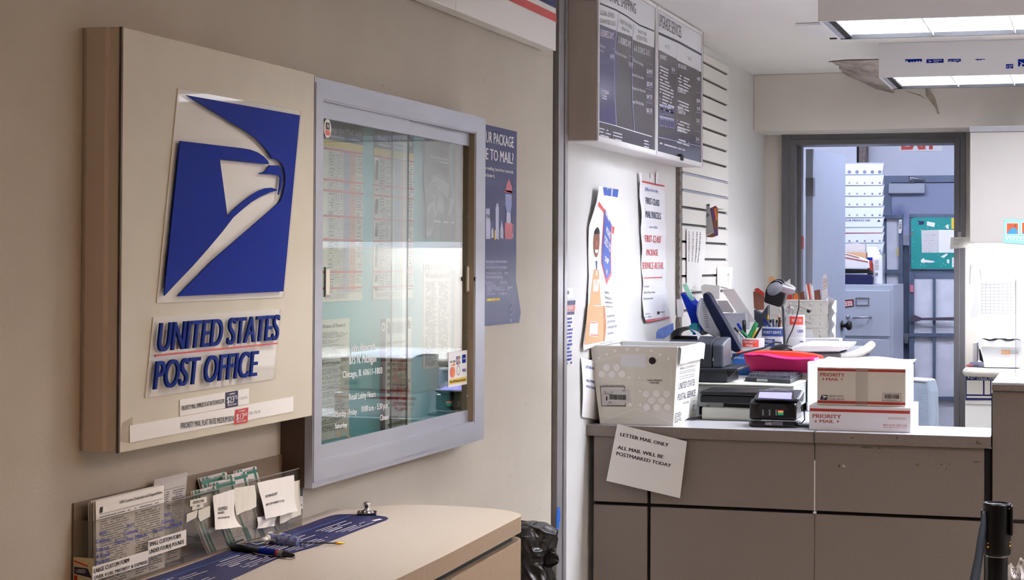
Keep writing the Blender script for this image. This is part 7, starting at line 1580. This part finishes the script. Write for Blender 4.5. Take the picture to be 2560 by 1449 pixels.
for lb, pts in (('small note on the back wall, left of the sleeves', ((1200, 1100), (1270, 1150), (1280, 1240), (1190, 1275))), ('little white card on the back wall beside the left note', ((1282, 1145), (1370, 1145), (1368, 1240), (1288, 1235))), ('clear hook shaped scrap on the back wall above the sleeves', ((1440, 1170), (1465, 1195), (1510, 1150), (1475, 1210), (1455, 1210)))):
    F = YF(YW-.001); mb = MB(); mb.prism(F, fpx(F, RD(*pts)), 0, .001, 'paper' if 'card' in lb else 'paper_cream'); tag(obj('wall_note', mb), lb, 'paper sign', 'scraps on the back wall')
# chair behind the counter
t = thing('office_chair', 'grey padded chair back rising behind the low counter', 'chair', (onY(2300, 1000, 7.6).x, 7.75, 0)); cxr = ORG[t.name]
mat('vinyl_grey', '#808b98', .35, noise=.1, nscale=14, bump=.2, bscale=40); mat('vinyl_edge', '#cfd4da', .4)
mb = MB(); sil(mb, RC((915, 850), (935, 843), (1085, 855), (1105, 870), (1125, 960), (1130, 1380), (930, 1380)), 7.6, .06, 'vinyl_grey', (.03, 0)); obj('backrest', mb, t, bevel=.015)
mb = MB(); sil(mb, RC((915, 848), (935, 840), (1085, 852), (1100, 862), (1085, 880), (930, 866)), 7.595, .05, 'vinyl_edge', (.03, 0)); obj('top_piping', mb, t, bevel=.004)
b0 = onY(*one(RC, 1030, 1000), 7.6); mb = MB(); mb.rbox(b0.x-.16, 7.62, .45, b0.x+.24, 8.0, .53, .05, 'vinyl_grey'); obj('seat', mb, t)
mb = MB(); mb.cyl((b0.x, 7.78, .08), (b0.x, 7.78, .45), .025, 'black', 16); obj('column', mb, t)
mb = MB(); mb.box(b0.x-.02, 7.62, .5, b0.x+.02, 7.65, .8, 'black'); obj('back_bracket', mb, t)
for k in range(5):
    a = 2*pi*k/5; mb = MB(); mb.tube([(b0.x, 7.78, .1), (b0.x+.27*cos(a), 7.78+.27*sin(a), .05)], [.02, .012], 'black', 8); lg = obj('leg', mb, t)
    mb = MB(); c = Vector((b0.x+.27*cos(a), 7.78+.27*sin(a), .025)); mb.cyl(c+Vector((-.012, 0, 0)), c+Vector((.012, 0, 0)), .025, 'black', 14); obj('caster', mb, lg)

# ================================================================== BACK ROOM
mat('back_wall_paint', '#dfe2ee', .6, noise=.05, nscale=3); mat('door_blue_grey', '#b4bccd', .35, noise=.05, nscale=3); mat('steel_blue', '#6a7690', .4, noise=.15, nscale=8); mat('cab_grey', '#b5bbc8', .35); mat('cart_frame', '#586379', .45, noise=.2, nscale=20); mat('cart_panel', '#e6e7f0', .7, noise=.12, nscale=10); mat('placard_teal', '#1e8e88', .4, noise=.1, nscale=20)
mb = MB(); mb.box(BX0, BB1, 0, BX1, BB1+.1, BCZ, 'back_wall_paint'); struct('wall_back_room', mb)
mb = MB(); mb.box(BX0-.1, YW+.14, 0, BX0, BB1+.1, BCZ, 'back_wall_paint'); struct('wall_left_room', mb)
mb = MB(); mb.box(BX1, YW+.14, 0, BX1+.1, BB1+.1, BCZ, 'back_wall_paint'); struct('wall_right_room', mb)
mb = MB(); mb.box(BX0-.1, YW+.14, BCZ, BX1+.1, BB1+.1, BCZ+.1, 'ceiling_paint'); struct('ceiling', mb)
mb = MB(); mb.box(BX0, YW+.14, 0, WX-.12, YW+.16, BCZ, 'back_wall_paint'); mb.box(WX-.12, YW+.141, 2.68, BX1, YW+.16, BCZ, 'back_wall_paint'); struct('wall_front_room', mb)
for k, (x0, y0_) in enumerate(((-2.3, 11.1), (-.9, 10.5))):
    t = thing('ceiling_light', ['bare strip light in the back room over the file cabinet', 'bare strip light in the back room over the doorway'][k], 'light fixture', (x0+.7, y0_+.1, BCZ-.08), 'back room strip lights')
    mb = MB(); mb.box(x0, y0_, BCZ-.06, x0+1.3, y0_+.16, BCZ-.001, 'fixture_white'); obj('housing', mb, t); mb = MB(); mb.cyl((x0+.03, y0_+.05, BCZ-.08), (x0+1.27, y0_+.05, BCZ-.08), .018, 'lamp_blue', 10); obj('tube', mb, t); mb = MB(); mb.cyl((x0+.03, y0_+.11, BCZ-.08), (x0+1.27, y0_+.11, BCZ-.08), .018, 'lamp_blue', 10); obj('tube', mb, t)
# open door leaf
h0 = Vector((oL+.03, YW+.15, 0)); Ye = 10.95; px_ = onY(2096, 700, Ye); h1 = Vector((px_.x, Ye, 0)); dd = (h1-h0).normalized(); nn = Vector((dd.y, -dd.x, 0))
mb = MB(); ht = oT-.012
def slab(mb, A, B, z0, z1, th, m): o = nn*th; mb.add([A+Vector((0, 0, z0)), B+Vector((0, 0, z0)), B+o+Vector((0, 0, z0)), A+o+Vector((0, 0, z0)), A+Vector((0, 0, z1)), B+Vector((0, 0, z1)), B+o+Vector((0, 0, z1)), A+o+Vector((0, 0, z1))], [(0, 3, 2, 1), (4, 5, 6, 7), (0, 1, 5, 4), (1, 2, 6, 5), (2, 3, 7, 6), (3, 0, 4, 7)], m)
slab(mb, h0, h1, .01, ht, .04, 'door_blue_grey'); dr = struct('door_1', mb)
mb = MB(); ORG
kz = onY(*one(RC, 310, 390), Ye-.08).z; kp = h1-dd*.07+nn*.045+Vector((0, 0, kz)); mb.lathe(kp, [(0, .055), (.022, .052), (.028, .035), (.012, .02), (.012, 0), (.03, 0)], 'black', 16, Matrix(((nn.x, 0, nn.x), (nn.y, 0, nn.y), (0, 1, 0))) if False else Vector((0, 0, 1)).rotation_difference(nn).to_matrix()); obj('door_knob', mb, dr)
mb = MB()
for z in (.3, 1.1, 1.95): slab(mb, h0-dd*.004, h0+dd*.03, z, z+.1, .044, 'steel')
obj('hinge', mb, dr)
# exit sign, metal door, closer, column
F = YF(BB1-.002); t = thing('exit_sign', 'white sign with red exit letters on the back room wall, cut by the door head', 'sign', F.w(*F.px(2300, 378)))
mb = MB(); q = fpx(F, [(2246, 300), (2356, 300), (2356, 378), (2246, 378)]); mb.prism(F, q, 0, .004, 'paper'); obj('plate', mb, t)
G = YF(BB1-.0065); mb = MB(); mb.textpx(G, 'EXIT', (2253, 374), (2342, 373), (2253, 314), 'red', h=.0005, bold=.06); obj('lettering', mb, t)
Yd = BB1-.002; a = yp(*one(RD, 455, 345), Yd); b = yp(*one(RD, 1180, 398), Yd); mb = MB(); mb.box(a[0], Yd-.05, b[1], b[0], Yd, a[1], 'steel_blue'); mb.box(a[0], Yd-.05, 0, a[0]+.05, Yd, b[1], 'steel_blue'); mb.box(b[0]-.02, Yd-.05, 0, b[0]+.03, Yd, b[1], 'steel_blue'); struct('trim_4', mb)
mb = MB(); mb.box(a[0]+.05, Yd-.035, .01, b[0]-.02, Yd-.005, b[1]-.006, mat('door_metal', '#98a1bb', .45, col2='#56618f', nscale=2.2, thresh=(.36, .46))); d2 = struct('door_2', mb)
t = d2; Ycl = Yd-.10; p = yp(*one(RD, 487, 495), Ycl); q = yp(*one(RD, 800, 405), Ycl); mb = MB(); mb.box(p[0], Ycl, p[1], q[0], Ycl+.062, q[1], 'cab_grey'); obj('door_closer', mb, d2, bevel=.006)
mb = MB(); mb.tube([onY(*one(RD, 700, 400), Ycl), onY(*one(RD, 672, 372), Ycl-.05), onY(*one(RD, 668, 355), Ycl-.04), onY(*one(RD, 800, 380), Ycl+.04)], .008, 'steel', 8); obj('closer_arm', mb, d2)
p = yp(*one(RD, 232, 240), 13.2); q = yp(*one(RD, 290, 80), 13.2); mb = MB(); mb.box(p[0], 13.2, 0, q[0], 13.38, BCZ, mat('rust_brown', '#8a7d78', .8, noise=.4, nscale=50)); mb.box(yp(*one(RD, 213, 200), 13.19)[0], 13.19, 0, p[0], 13.38, BCZ, 'black_matte'); struct('trim_5', mb)
F = YF(13.18); a = yp(2040, 700, 13.18)[0]; mb = MB(); b = yp(*one(RD, 213, 200), 13.18)[0]; mb.box(a-.8, 13.18, 0, b-.001, 13.38, BCZ, mat('pocked_white', '#e2e4ee', .7, col2='#55505a', nscale=30, thresh=(.27, .30), stretch=(2, 1, .6))); struct('wall_panel_room', mb)
# file cabinet
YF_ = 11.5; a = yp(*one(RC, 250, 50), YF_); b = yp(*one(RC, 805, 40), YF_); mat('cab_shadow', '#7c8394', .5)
zc = b[1]; xw0, xw1 = b[0]-.40, b[0]
t = thing('file_cabinet', 'pale grey metal filing cabinet in the back room behind the open door', 'filing cabinet', ((xw0+xw1)/2, YF_+.3, 0))
mb = MB(); mb.box(xw0, YF_, 0, xw1, YF_+.66, zc, 'cab_grey'); obj('body', mb, t, bevel=.003)
def pz(y): return yp(*one(RC, 600, y), YF_)[1]
zz = [pz(88), pz(482)]; dh = zz[0]-zz[1]; xr_ = yp(*one(RC, 778, 300), YF_)[0]
for k in range(4):
    z1_ = zz[0]-k*(dh+.018); z0_ = z1_-dh
    if z0_ < 0.02: z0_ = .02
    mb = MB(); mb.box(xw0+.02, YF_-.014, z0_, xr_, YF_-.0005, z1_, 'cab_grey'); d = obj('drawer', mb, t, bevel=.003)
    off = (zz[0]-z1_)
    p = yp(*one(RC, 480, 218), YF_-.015); q = yp(*one(RC, 598, 150), YF_-.015); mb = MB(); frame4(mb, YF(YF_-.0145), p[0], p[1]-off, q[0], q[1]-off, p[0]+.006, p[1]+.006-off, q[0]-.006, q[1]-.006-off, 0, .004, 'steel'); obj('label_holder', mb, d)
    l = onY(*one(RC, 462, 322), YF_-.014); r = onY(*one(RC, 610, 318), YF_-.014); mb = MB(); mb.tube([l-Vector((0, 0, off)), l+Vector((0, -.03, .0-off)), r+Vector((0, -.03, -off)), r-Vector((0, 0, off))], .006, 'steel', 8); obj('pull', mb, d)
    if k == 0:
        mb = MB(); c = onY(*one(RC, 415, 315), YF_-.014); mb.lathe(c, [(.012, 0), (.012, .01), (.006, .022), (0, .023)], 'steel', 14, Matrix.Rotation(radians(90), 3, 'X')); obj('lock_knob', mb, d)
F = YF(YF_-.0147); mb = MB(); mb.prism(F, fpx(F, RC((343, 172), (462, 165), (465, 228), (346, 243))), .0002, .001, 'black'); mb.poly(F, fpx(F, RC((350, 180), (455, 172), (458, 222), (352, 234))), 'red', .0015); mb.textpx(F, 'ORDER', *RC((356, 207), (452, 200), (356, 185)), 'white', h=.002, bold=.04); mb.textpx(F, 'ONLINE', *RC((356, 229), (456, 220), (356, 210)), 'white', h=.002, bold=.04)
tag(obj('cabinet_magnet', mb), 'red order online magnet on the filing cabinet drawer', 'magnet')
# clutter on the cabinet
def D(name, label, cat, pts, Y, depth, m, group=None, bevel=.0, deco=None): return silobj(name, label, cat, RD(*pts), Y, depth, m, group, bevel=bevel, deco=deco)
D('binder', 'thick black binder at the bottom of the pile on the filing cabinet', 'binder', ((-60, 1190), (345, 1195), (352, 1215), (350, 1277), (-60, 1277)), YF_+.02, .28, 'navy_deep', 'binders on the filing cabinet', .004)
D('binder', 'thin black binder above the thick one on the filing cabinet', 'binder', ((-60, 1140), (322, 1148), (326, 1182), (-60, 1186)), YF_+.03, .26, 'black', 'binders on the filing cabinet', .003)
D('envelope_pile', 'pile of white and red express envelopes on the binders', 'envelopes', ((-60, 1000), (60, 1000), (240, 1050), (320, 1085), (325, 1138), (-60, 1138)), YF_+.04, .24, 'paper', deco=lambda mb, F: (mb.line(F, F.px(*one(RD, 50, 1035)), F.px(*one(RD, 310, 1085)), .006, 'carton_red', .0008), mb.line(F, F.px(*one(RD, 60, 1000)), F.px(*one(RD, 235, 1048)), .004, 'carton_red', .0008)))
D('red_envelope', 'red envelope end beside the white bottle', 'envelope', ((322, 1070), (338, 1080), (345, 1160), (326, 1150)), YF_+.05, .2, 'carton_red')
D('small_carton', 'brown cardboard carton behind the envelope pile', 'box', ((120, 1000), (295, 1003), (295, 1065), (240, 1052), (120, 1010)), YF_+.30, .1, 'kraft')
D('form_stack', 'sheaf of printed white forms against the back of the filing cabinet', 'papers', ((-40, 935), (215, 922), (290, 930), (285, 1000), (-40, 1000)), YF_+.42, .05, 'paper_grey')
t = thing('spray_bottle', 'white plastic bottle with barcode at the right of the filing cabinet top', 'bottle', onY(*one(RD, 395, 1280), YF_+.06)); c = onY(*one(RD, 392, 1280), YF_+.09); hh = onY(*one(RD, 392, 975), YF_+.09).z-c.z; r = (onY(*one(RD, 435, 1200), YF_+.09).x-onY(*one(RD, 347, 1200), YF_+.09).x)/2
c.z = zc+.001; mb = MB(); mb.lathe(c, [(0, 0), (r*.95, 0), (r, .006), (r, hh*.76), (r*.9, hh*.81), (r*.4, hh*.84), (r*.38, hh*.86)], 'white', 24); obj('body', mb, t)
mb = MB(); mb.lathe(c, [(r*.42, hh*.84), (r*.42, hh*.93), (r*.25, hh*.95), (r*.2, hh), (0, hh)], 'white', 20); obj('nozzle', mb, t)
mb = MB(); F = YF(c.y-r-.0008); mb.poly(F, [(c.x-r*.4, c.z+hh*.42), (c.x+r*.4, c.z+hh*.42), (c.x+r*.4, c.z+hh*.7), (c.x-r*.4, c.z+hh*.7)], 'paper_grey', 0); barcode(mb, F, c.x-r*.35, c.z+hh*.24, c.x+r*.2, c.z+hh*.33, 'ink', .0003); mb.greek(F, c.x-r*.35, c.z+hh*.68, c.x+r*.35, 6, .009, .004, 'ink_pale', .0003); obj('printed_label', mb, t)
t = thing('spray_bottle', 'white capped bottle with blue band behind the front bottle', 'bottle', onY(*one(RD, 350, 1100), YF_+.30)); c = onY(*one(RD, 350, 1100), YF_+.30); top_z = onY(*one(RD, 350, 957), YF_+.30).z; c.z = zc+.001; hh = top_z-c.z; r = .032
mb = MB(); mb.lathe(c, [(0, 0), (r, 0), (r, hh*.68), (r*.95, hh*.72)], 'white', 24); obj('body', mb, t)
mb = MB(); mb.lathe(c, [(r*1.0, hh*.72), (r*1.02, hh*.97), (r*.9, hh), (0, hh)], 'white', 24); obj('cap', mb, t); mb = MB(); mb.lathe(c, [(r*1.01, hh*.64), (r*1.015, hh*.72)], 'postal_blue', 24); obj('band', mb, t)
# stack of flattened tubs
Yt2 = 12.30; rows_ = [(240, 335), (336, 428), (430, 520), (522, 612), (614, 706), (708, 790), (790, 838), (840, 925), (926, 1010)]
mat('tub_blue_white', '#dfe4f2', .45); mat('tub_hole', '#7b8093', .6)
for k, (y0_, y1_) in enumerate(rows_):
    Yk_ = Yt2+.0*k; pts = RD((-80, y0_+4), (448, y0_), (430, y1_), (-80, y1_)); mb = MB(); sil(mb, pts, Yk_, .05, 'tub_blue_white', (0, .012)); F = YF(Yk_-.0006)
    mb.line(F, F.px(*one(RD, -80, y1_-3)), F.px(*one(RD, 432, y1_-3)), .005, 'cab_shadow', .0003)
    cyk = (y0_+y1_)/2+22 if k != 5 else None
    if cyk and k != 6:
        for x in (85, 150, 216, 282, 348, 412): mb.disc(F, F.px(*one(RD, x, cyk)), .007 if k else .012, 'tub_hole' if (x > 320 or k in (0, 6, 7)) else 'ink_pale', .0004, n=12)
    if k == 5: mb.textpx(F, 'WARNING - NOT FOR PRIVATE USE', *RD((-110, 735), (330, 735), (-110, 719)), 'navy_deep', h=.0006, bold=.03); mb.poly(F, fpx(F, RD((388, 738), (404, 718), (420, 738))), 'navy_deep', .0006)
    if k == 7: mb.line(F, F.px(*one(RD, -80, 836)), F.px(*one(RD, 430, 836)), .003, 'red', .0006)
    o = obj('nested_tub', mb); tag(o, ['top tub of the nested stack in the back room', 'second nested tub from the top of the stack in the back room', 'third nested tub from the top of the stack in the back room', 'fourth nested tub from the top of the stack in the back room', 'fifth nested tub from the top of the stack in the back room', 'nested tub with dark warning print in the back room stack', 'thin nested tub just below the warning print in the back room', 'nested tub with a red line along its top edge in the back room', 'lowest visible tub of the nested stack, behind the forms'][k], 'tub', 'nested tubs in the back room')
mb = MB(); zlow = onY(*one(RD, 200, 1010), Yt2).z; a = onY(*one(RD, -80, 1000), Yt2).x; b = onY(*one(RD, 430, 1000), Yt2).x; mb.box(a, Yt2, 0, b, Yt2+.2, zlow-.001, 'cab_grey'); tag(obj('storage_base', mb), 'plain grey cabinet in the back room under the nested tubs', 'cabinet')
# rolling cart
Yc1 = 12.55; t = thing('mail_cart', 'tall blue-grey metal mail cart with pale panels and a teal placard', 'cart', onY(2310, 1200, Yc1)); t.location.z = 0; ORG[t.name] = Vector((t.location.x, t.location.y, 0))
def cart(name, fs, pts, Y, d, m, lb=None, deco=None): mb = MB(); sil(mb, fs(*pts), Y, d, m); (deco(mb, YF(Y-.0005)) if deco else None); return obj(name, mb, t, label=lb)
zz0 = -300
cart('post', RD, ((575, 672), (610, 672), (612, 2900), (577, 2900)), Yc1, .04, 'cart_frame'); cart('post', RD, ((664, 672), (703, 672), (706, 2900), (668, 2900)), Yc1, .04, 'cart_frame')
cart('post', RD, ((446, 700), (470, 700), (474, 2900), (450, 2900)), Yc1+.02, .04, 'cart_frame')
cart('gap_rail', RD, ((612, 940), (664, 940), (664, 2900), (614, 2900)), Yc1+.06, .02, 'cart_frame'); cart('top_rail', RD, ((440, 680), (600, 680), (600, 710), (440, 712)), Yc1-.01, .04, 'cart_frame'); cart('top_rail', RD, ((664, 670), (1200, 672), (1200, 700), (664, 700)), Yc1-.01, .04, 'cart_frame')
cart('panel', RD, ((470, 710), (578, 710), (578, 1150), (474, 1150)), Yc1+.03, .01, 'cart_panel'); cart('panel', RD, ((472, 1185), (578, 1185), (580, 2700), (474, 2700)), Yc1+.03, .01, 'cart_panel')
cart('cross_rail', RD, ((450, 1150), (600, 1155), (600, 1183), (450, 1182)), Yc1-.005, .03, 'cart_frame'); cart('cross_rail', RD, ((700, 1148), (1200, 1150), (1200, 1188), (700, 1185)), Yc1-.01, .03, 'cart_frame')
cart('panel', RC, ((985, -10), (1400, -10), (1400, 2100), (985, 2100)), Yc1+.03, .01, 'cart_panel')
cart('cross_rail', RC, ((800, 458), (1400, 458), (1400, 488), (800, 488)), Yc1-.008, .03, 'cart_frame'); cart('cross_rail', RC, ((1135, 1005), (1400, 1005), (1400, 1035), (1135, 1035)), Yc1-.008, .03, 'cart_frame')
cart('centre_post', RC, ((1145, -15), (1168, -15), (1170, 2300), (1147, 2300)), Yc1-.002, .02, 'cart_frame')
mat('strap_rust', '#4b4350', .5); cart('latch_bar', RC, ((955, 305), (985, 300), (1050, 325), (1330, 318), (1330, 348), (1050, 345), (990, 362), (955, 355)), Yc1-.03, .015, 'strap_rust', 'dark rusted latch bar')
cart('hinge_bracket', RD, ((612, 855), (665, 855), (640, 935), (625, 935)), Yc1-.01, .02, 'steel')
cart('hinge_bracket', RC, ((893, 460), (943, 460), (930, 545), (905, 545)), Yc1-.01, .02, 'steel')
cart('red_tag', RC, ((950, 42), (978, 42), (978, 102), (950, 102)), Yc1-.012, .002, mat('tag_pink', '#d4788a', .6)); cart('green_tag', RD, ((563, 960), (574, 960), (574, 1035), (563, 1035)), Yc1-.012, .002, 'yellow')
def deco_(mb, F): 
    p = F.px(*one(RD, 580, 800)); q = F.px(*one(RD, 600, 740)); z = p[1]; random.seed(2)
    while z < q[1]: mb.rect(F, p[0], z, q[0], z+.003, 'ink', .0004); z += random.choice((.005, .008))
cart('barcode_tag', RD, ((577, 722), (602, 718), (604, 800), (595, 840), (575, 838)), Yc1-.012, .002, 'paper', None, deco_)
def plac(mb, F):
    def P(l, m_, h=.0008): mb.poly(F, fpx(F, RD(*l)), m_, h)
    P(((770, 812), (920, 808), (915, 1005), (775, 1005)), 'paper_grey'); P(((920, 808), (1100, 808), (1100, 1005), (918, 1005)), 'paper'); P(((820, 735), (890, 748), (882, 785), (818, 770)), 'paper'); P(((740, 730), (795, 735), (790, 762), (750, 765)), 'navy_deep')
    P(((1030, 705), (1100, 705), (1100, 800), (1030, 800)), 'yellow', .001); P(((765, 1070), (790, 1050), (800, 1065), (885, 1078), (880, 1090), (770, 1092)), 'paper'); P(((935, 1040), (990, 1010), (1000, 1020), (965, 1050)), 'paper'); P(((980, 770), (1005, 760), (1008, 800), (985, 795)), 'paper'); P(((990, 1065), (1012, 1062), (1010, 1098), (992, 1092)), 'paper'); P(((1035, 1045), (1070, 1050), (1070, 1130), (1035, 1130)), 'paper')
    P(((680, 820), (705, 850), (690, 860), (680, 850)), 'rust_brown'); random.seed(5)
    for k in range(24): x, y = random.uniform(690, 1050), random.uniform(715, 1130); P(((x, y), (x+6, y+1), (x+5, y+6), (x, y+5)), 'paper', .0009)
    mb.greek(F, F.px(*one(RD, 800, 830))[0], F.px(*one(RD, 800, 830))[1], F.px(*one(RD, 900, 830))[0], 12, .018, .002, 'ink_soft', .001, dens=.4)
cart('placard', RD, ((682, 712), (705, 702), (1100, 702), (1100, 1145), (682, 1145)), Yc1-.03, .012, 'placard_teal', 'teal placard with torn paper', plac)
cart('caster_bracket', RC, ((860, 2250), (1000, 2250), (1000, 2330), (860, 2330)), Yc1, .1, 'black')

# ================================================================== QUEUE POST
Yq2 = 4.85; c = onY(2492, 1256, Yq2); ztop = c.z; r = (onY(2528, 1256, Yq2).x-onY(2457, 1256, Yq2).x)/2
t = thing('queue_post', 'black retractable belt queue post in the lower right corner', 'queue post', (c.x, Yq2, 0)); zq = onY(2492, 1392, Yq2-r).z; rp = r*.80
mb = MB(); C0 = Vector((c.x, Yq2, 0)); mb.lathe(C0, [(0, .001), (.17, .001), (.17, .012), (.15, .022), (.04, .034), (rp, .04)], 'black_gloss', 40); obj('base', mb, t)
mb = MB(); mb.lathe(C0, [(rp, .04), (rp, zq)], 'black_gloss', 32); obj('pole', mb, t)
mb = MB(); mb.lathe(C0, [(rp, zq), (r*.96, zq+.002), (r, zq+.008), (r, ztop-.006), (r*.99, ztop), (r*.88, ztop), (r*.86, ztop-.003), (0, ztop-.0035)], 'black_gloss', 40); hd = obj('belt_head', mb, t)
mb = MB(); mb.lathe(C0, [(rp*1.01, zq-.003), (rp*1.03, zq-.001), (rp*1.01, zq+.001)], 'steel', 32); obj('collar_ring', mb, t)
for k, (x0, x1, y0_, y1_) in enumerate(((1462, 1545, 762, 1050), (1752, 1775, 720, 1010))):
    a = onY(*one(RG, x0, y1_), Yq2-.01); b = onY(*one(RG, x1, y0_), Yq2-.01); mb = MB(); mb.box(a.x, Yq2-r*.75, a.z, b.x, Yq2+.015, b.z, 'black_gloss'); obj('belt_clip', mb, t, bevel=.003)
for k, (x, y) in enumerate(((1533, 1123), (1535, 1085), (1745, 1123), (1743, 1085), (1742, 755))):
    th = math.acos(max(-1, min(1, (onY(*one(RG, x, y), Yq2-r*.6).x-c.x)/r))); z = onY(*one(RG, x, y), Yq2-r*.6).z; pos = C0+Vector((r*cos(th), -r*sin(th), z)); nv = Vector((cos(th), -sin(th), 0)); mb = MB(); rr = .0034 if y > 1100 else .0022
    mb.lathe(pos, [(rr, 0), (rr, .0015), (rr*.5, .002), (0, .002)], 'brass', 12, Vector((0, 0, 1)).rotation_difference(nv).to_matrix()); obj('screw', mb, hd)
PB = [onY(*one(RG, x, y), Yq2-.03) for x, y in ((1492, 775), (1490, 860), (1480, 950), (1462, 1080), (1440, 1220), (1415, 1360), (1395, 1470), (1370, 1650))]; mb = MB()
wv_ = [.004, .006, .009, .010, .010, .011, .012, .013]
def fb2(u, v): k = v*7; i = min(6, int(k)); q = k-i; p = PB[i].lerp(PB[i+1], q); w = wv_[i]*(1-q)+wv_[i+1]*q; return p+Vector(((u-.5)*2*w, .012*(u-.5), 0))
mb.grid(fb2, 2, 28, 'charcoal'); obj('belt', mb, t, solid=.0012)
# white bag behind the post
Yb2 = 5.0; random.seed(9); mb = MB()
t = thing('white_bag', 'crumpled white bag with black writing at the bottom right corner behind the queue post', 'bag', onY(2560, 1600, Yb2))
def fn(u, v):
    xs0 = 1700+10*sin(v*5); x = xs0+(2100-xs0)*u; ytop = 1230+(45*sin(u*9)+60*abs(sin(u*14+1)))*1.0; y = ytop+(2100-ytop)*v
    p = onY(*one(RG, x, y), Yb2); n = NZ.noise(Vector((x/60, y/60, 2))); return p+Vector((0, .03*n-.06*sin(pi*u)*min(1, v*3), 0))
mb.grid(fn, 40, 40, mat('bag_white', '#ddd8d6', .5)); obj('bag_body', mb, t, solid=.001)
mb = MB(); Fz = YF(Yb2-.075)
for l in (((1765, 1330), (1780, 1345), (1772, 1362), (1790, 1372), (1780, 1395)), ((1800, 1372), (1806, 1400), (1822, 1378), (1832, 1412)), ((1850, 1380), (1846, 1440), (1852, 1470))):
    mb.tube([onY(*one(RG, *p), Yb2-.085) for p in l], .0012, 'black', 5)
obj('handwriting', mb, t)
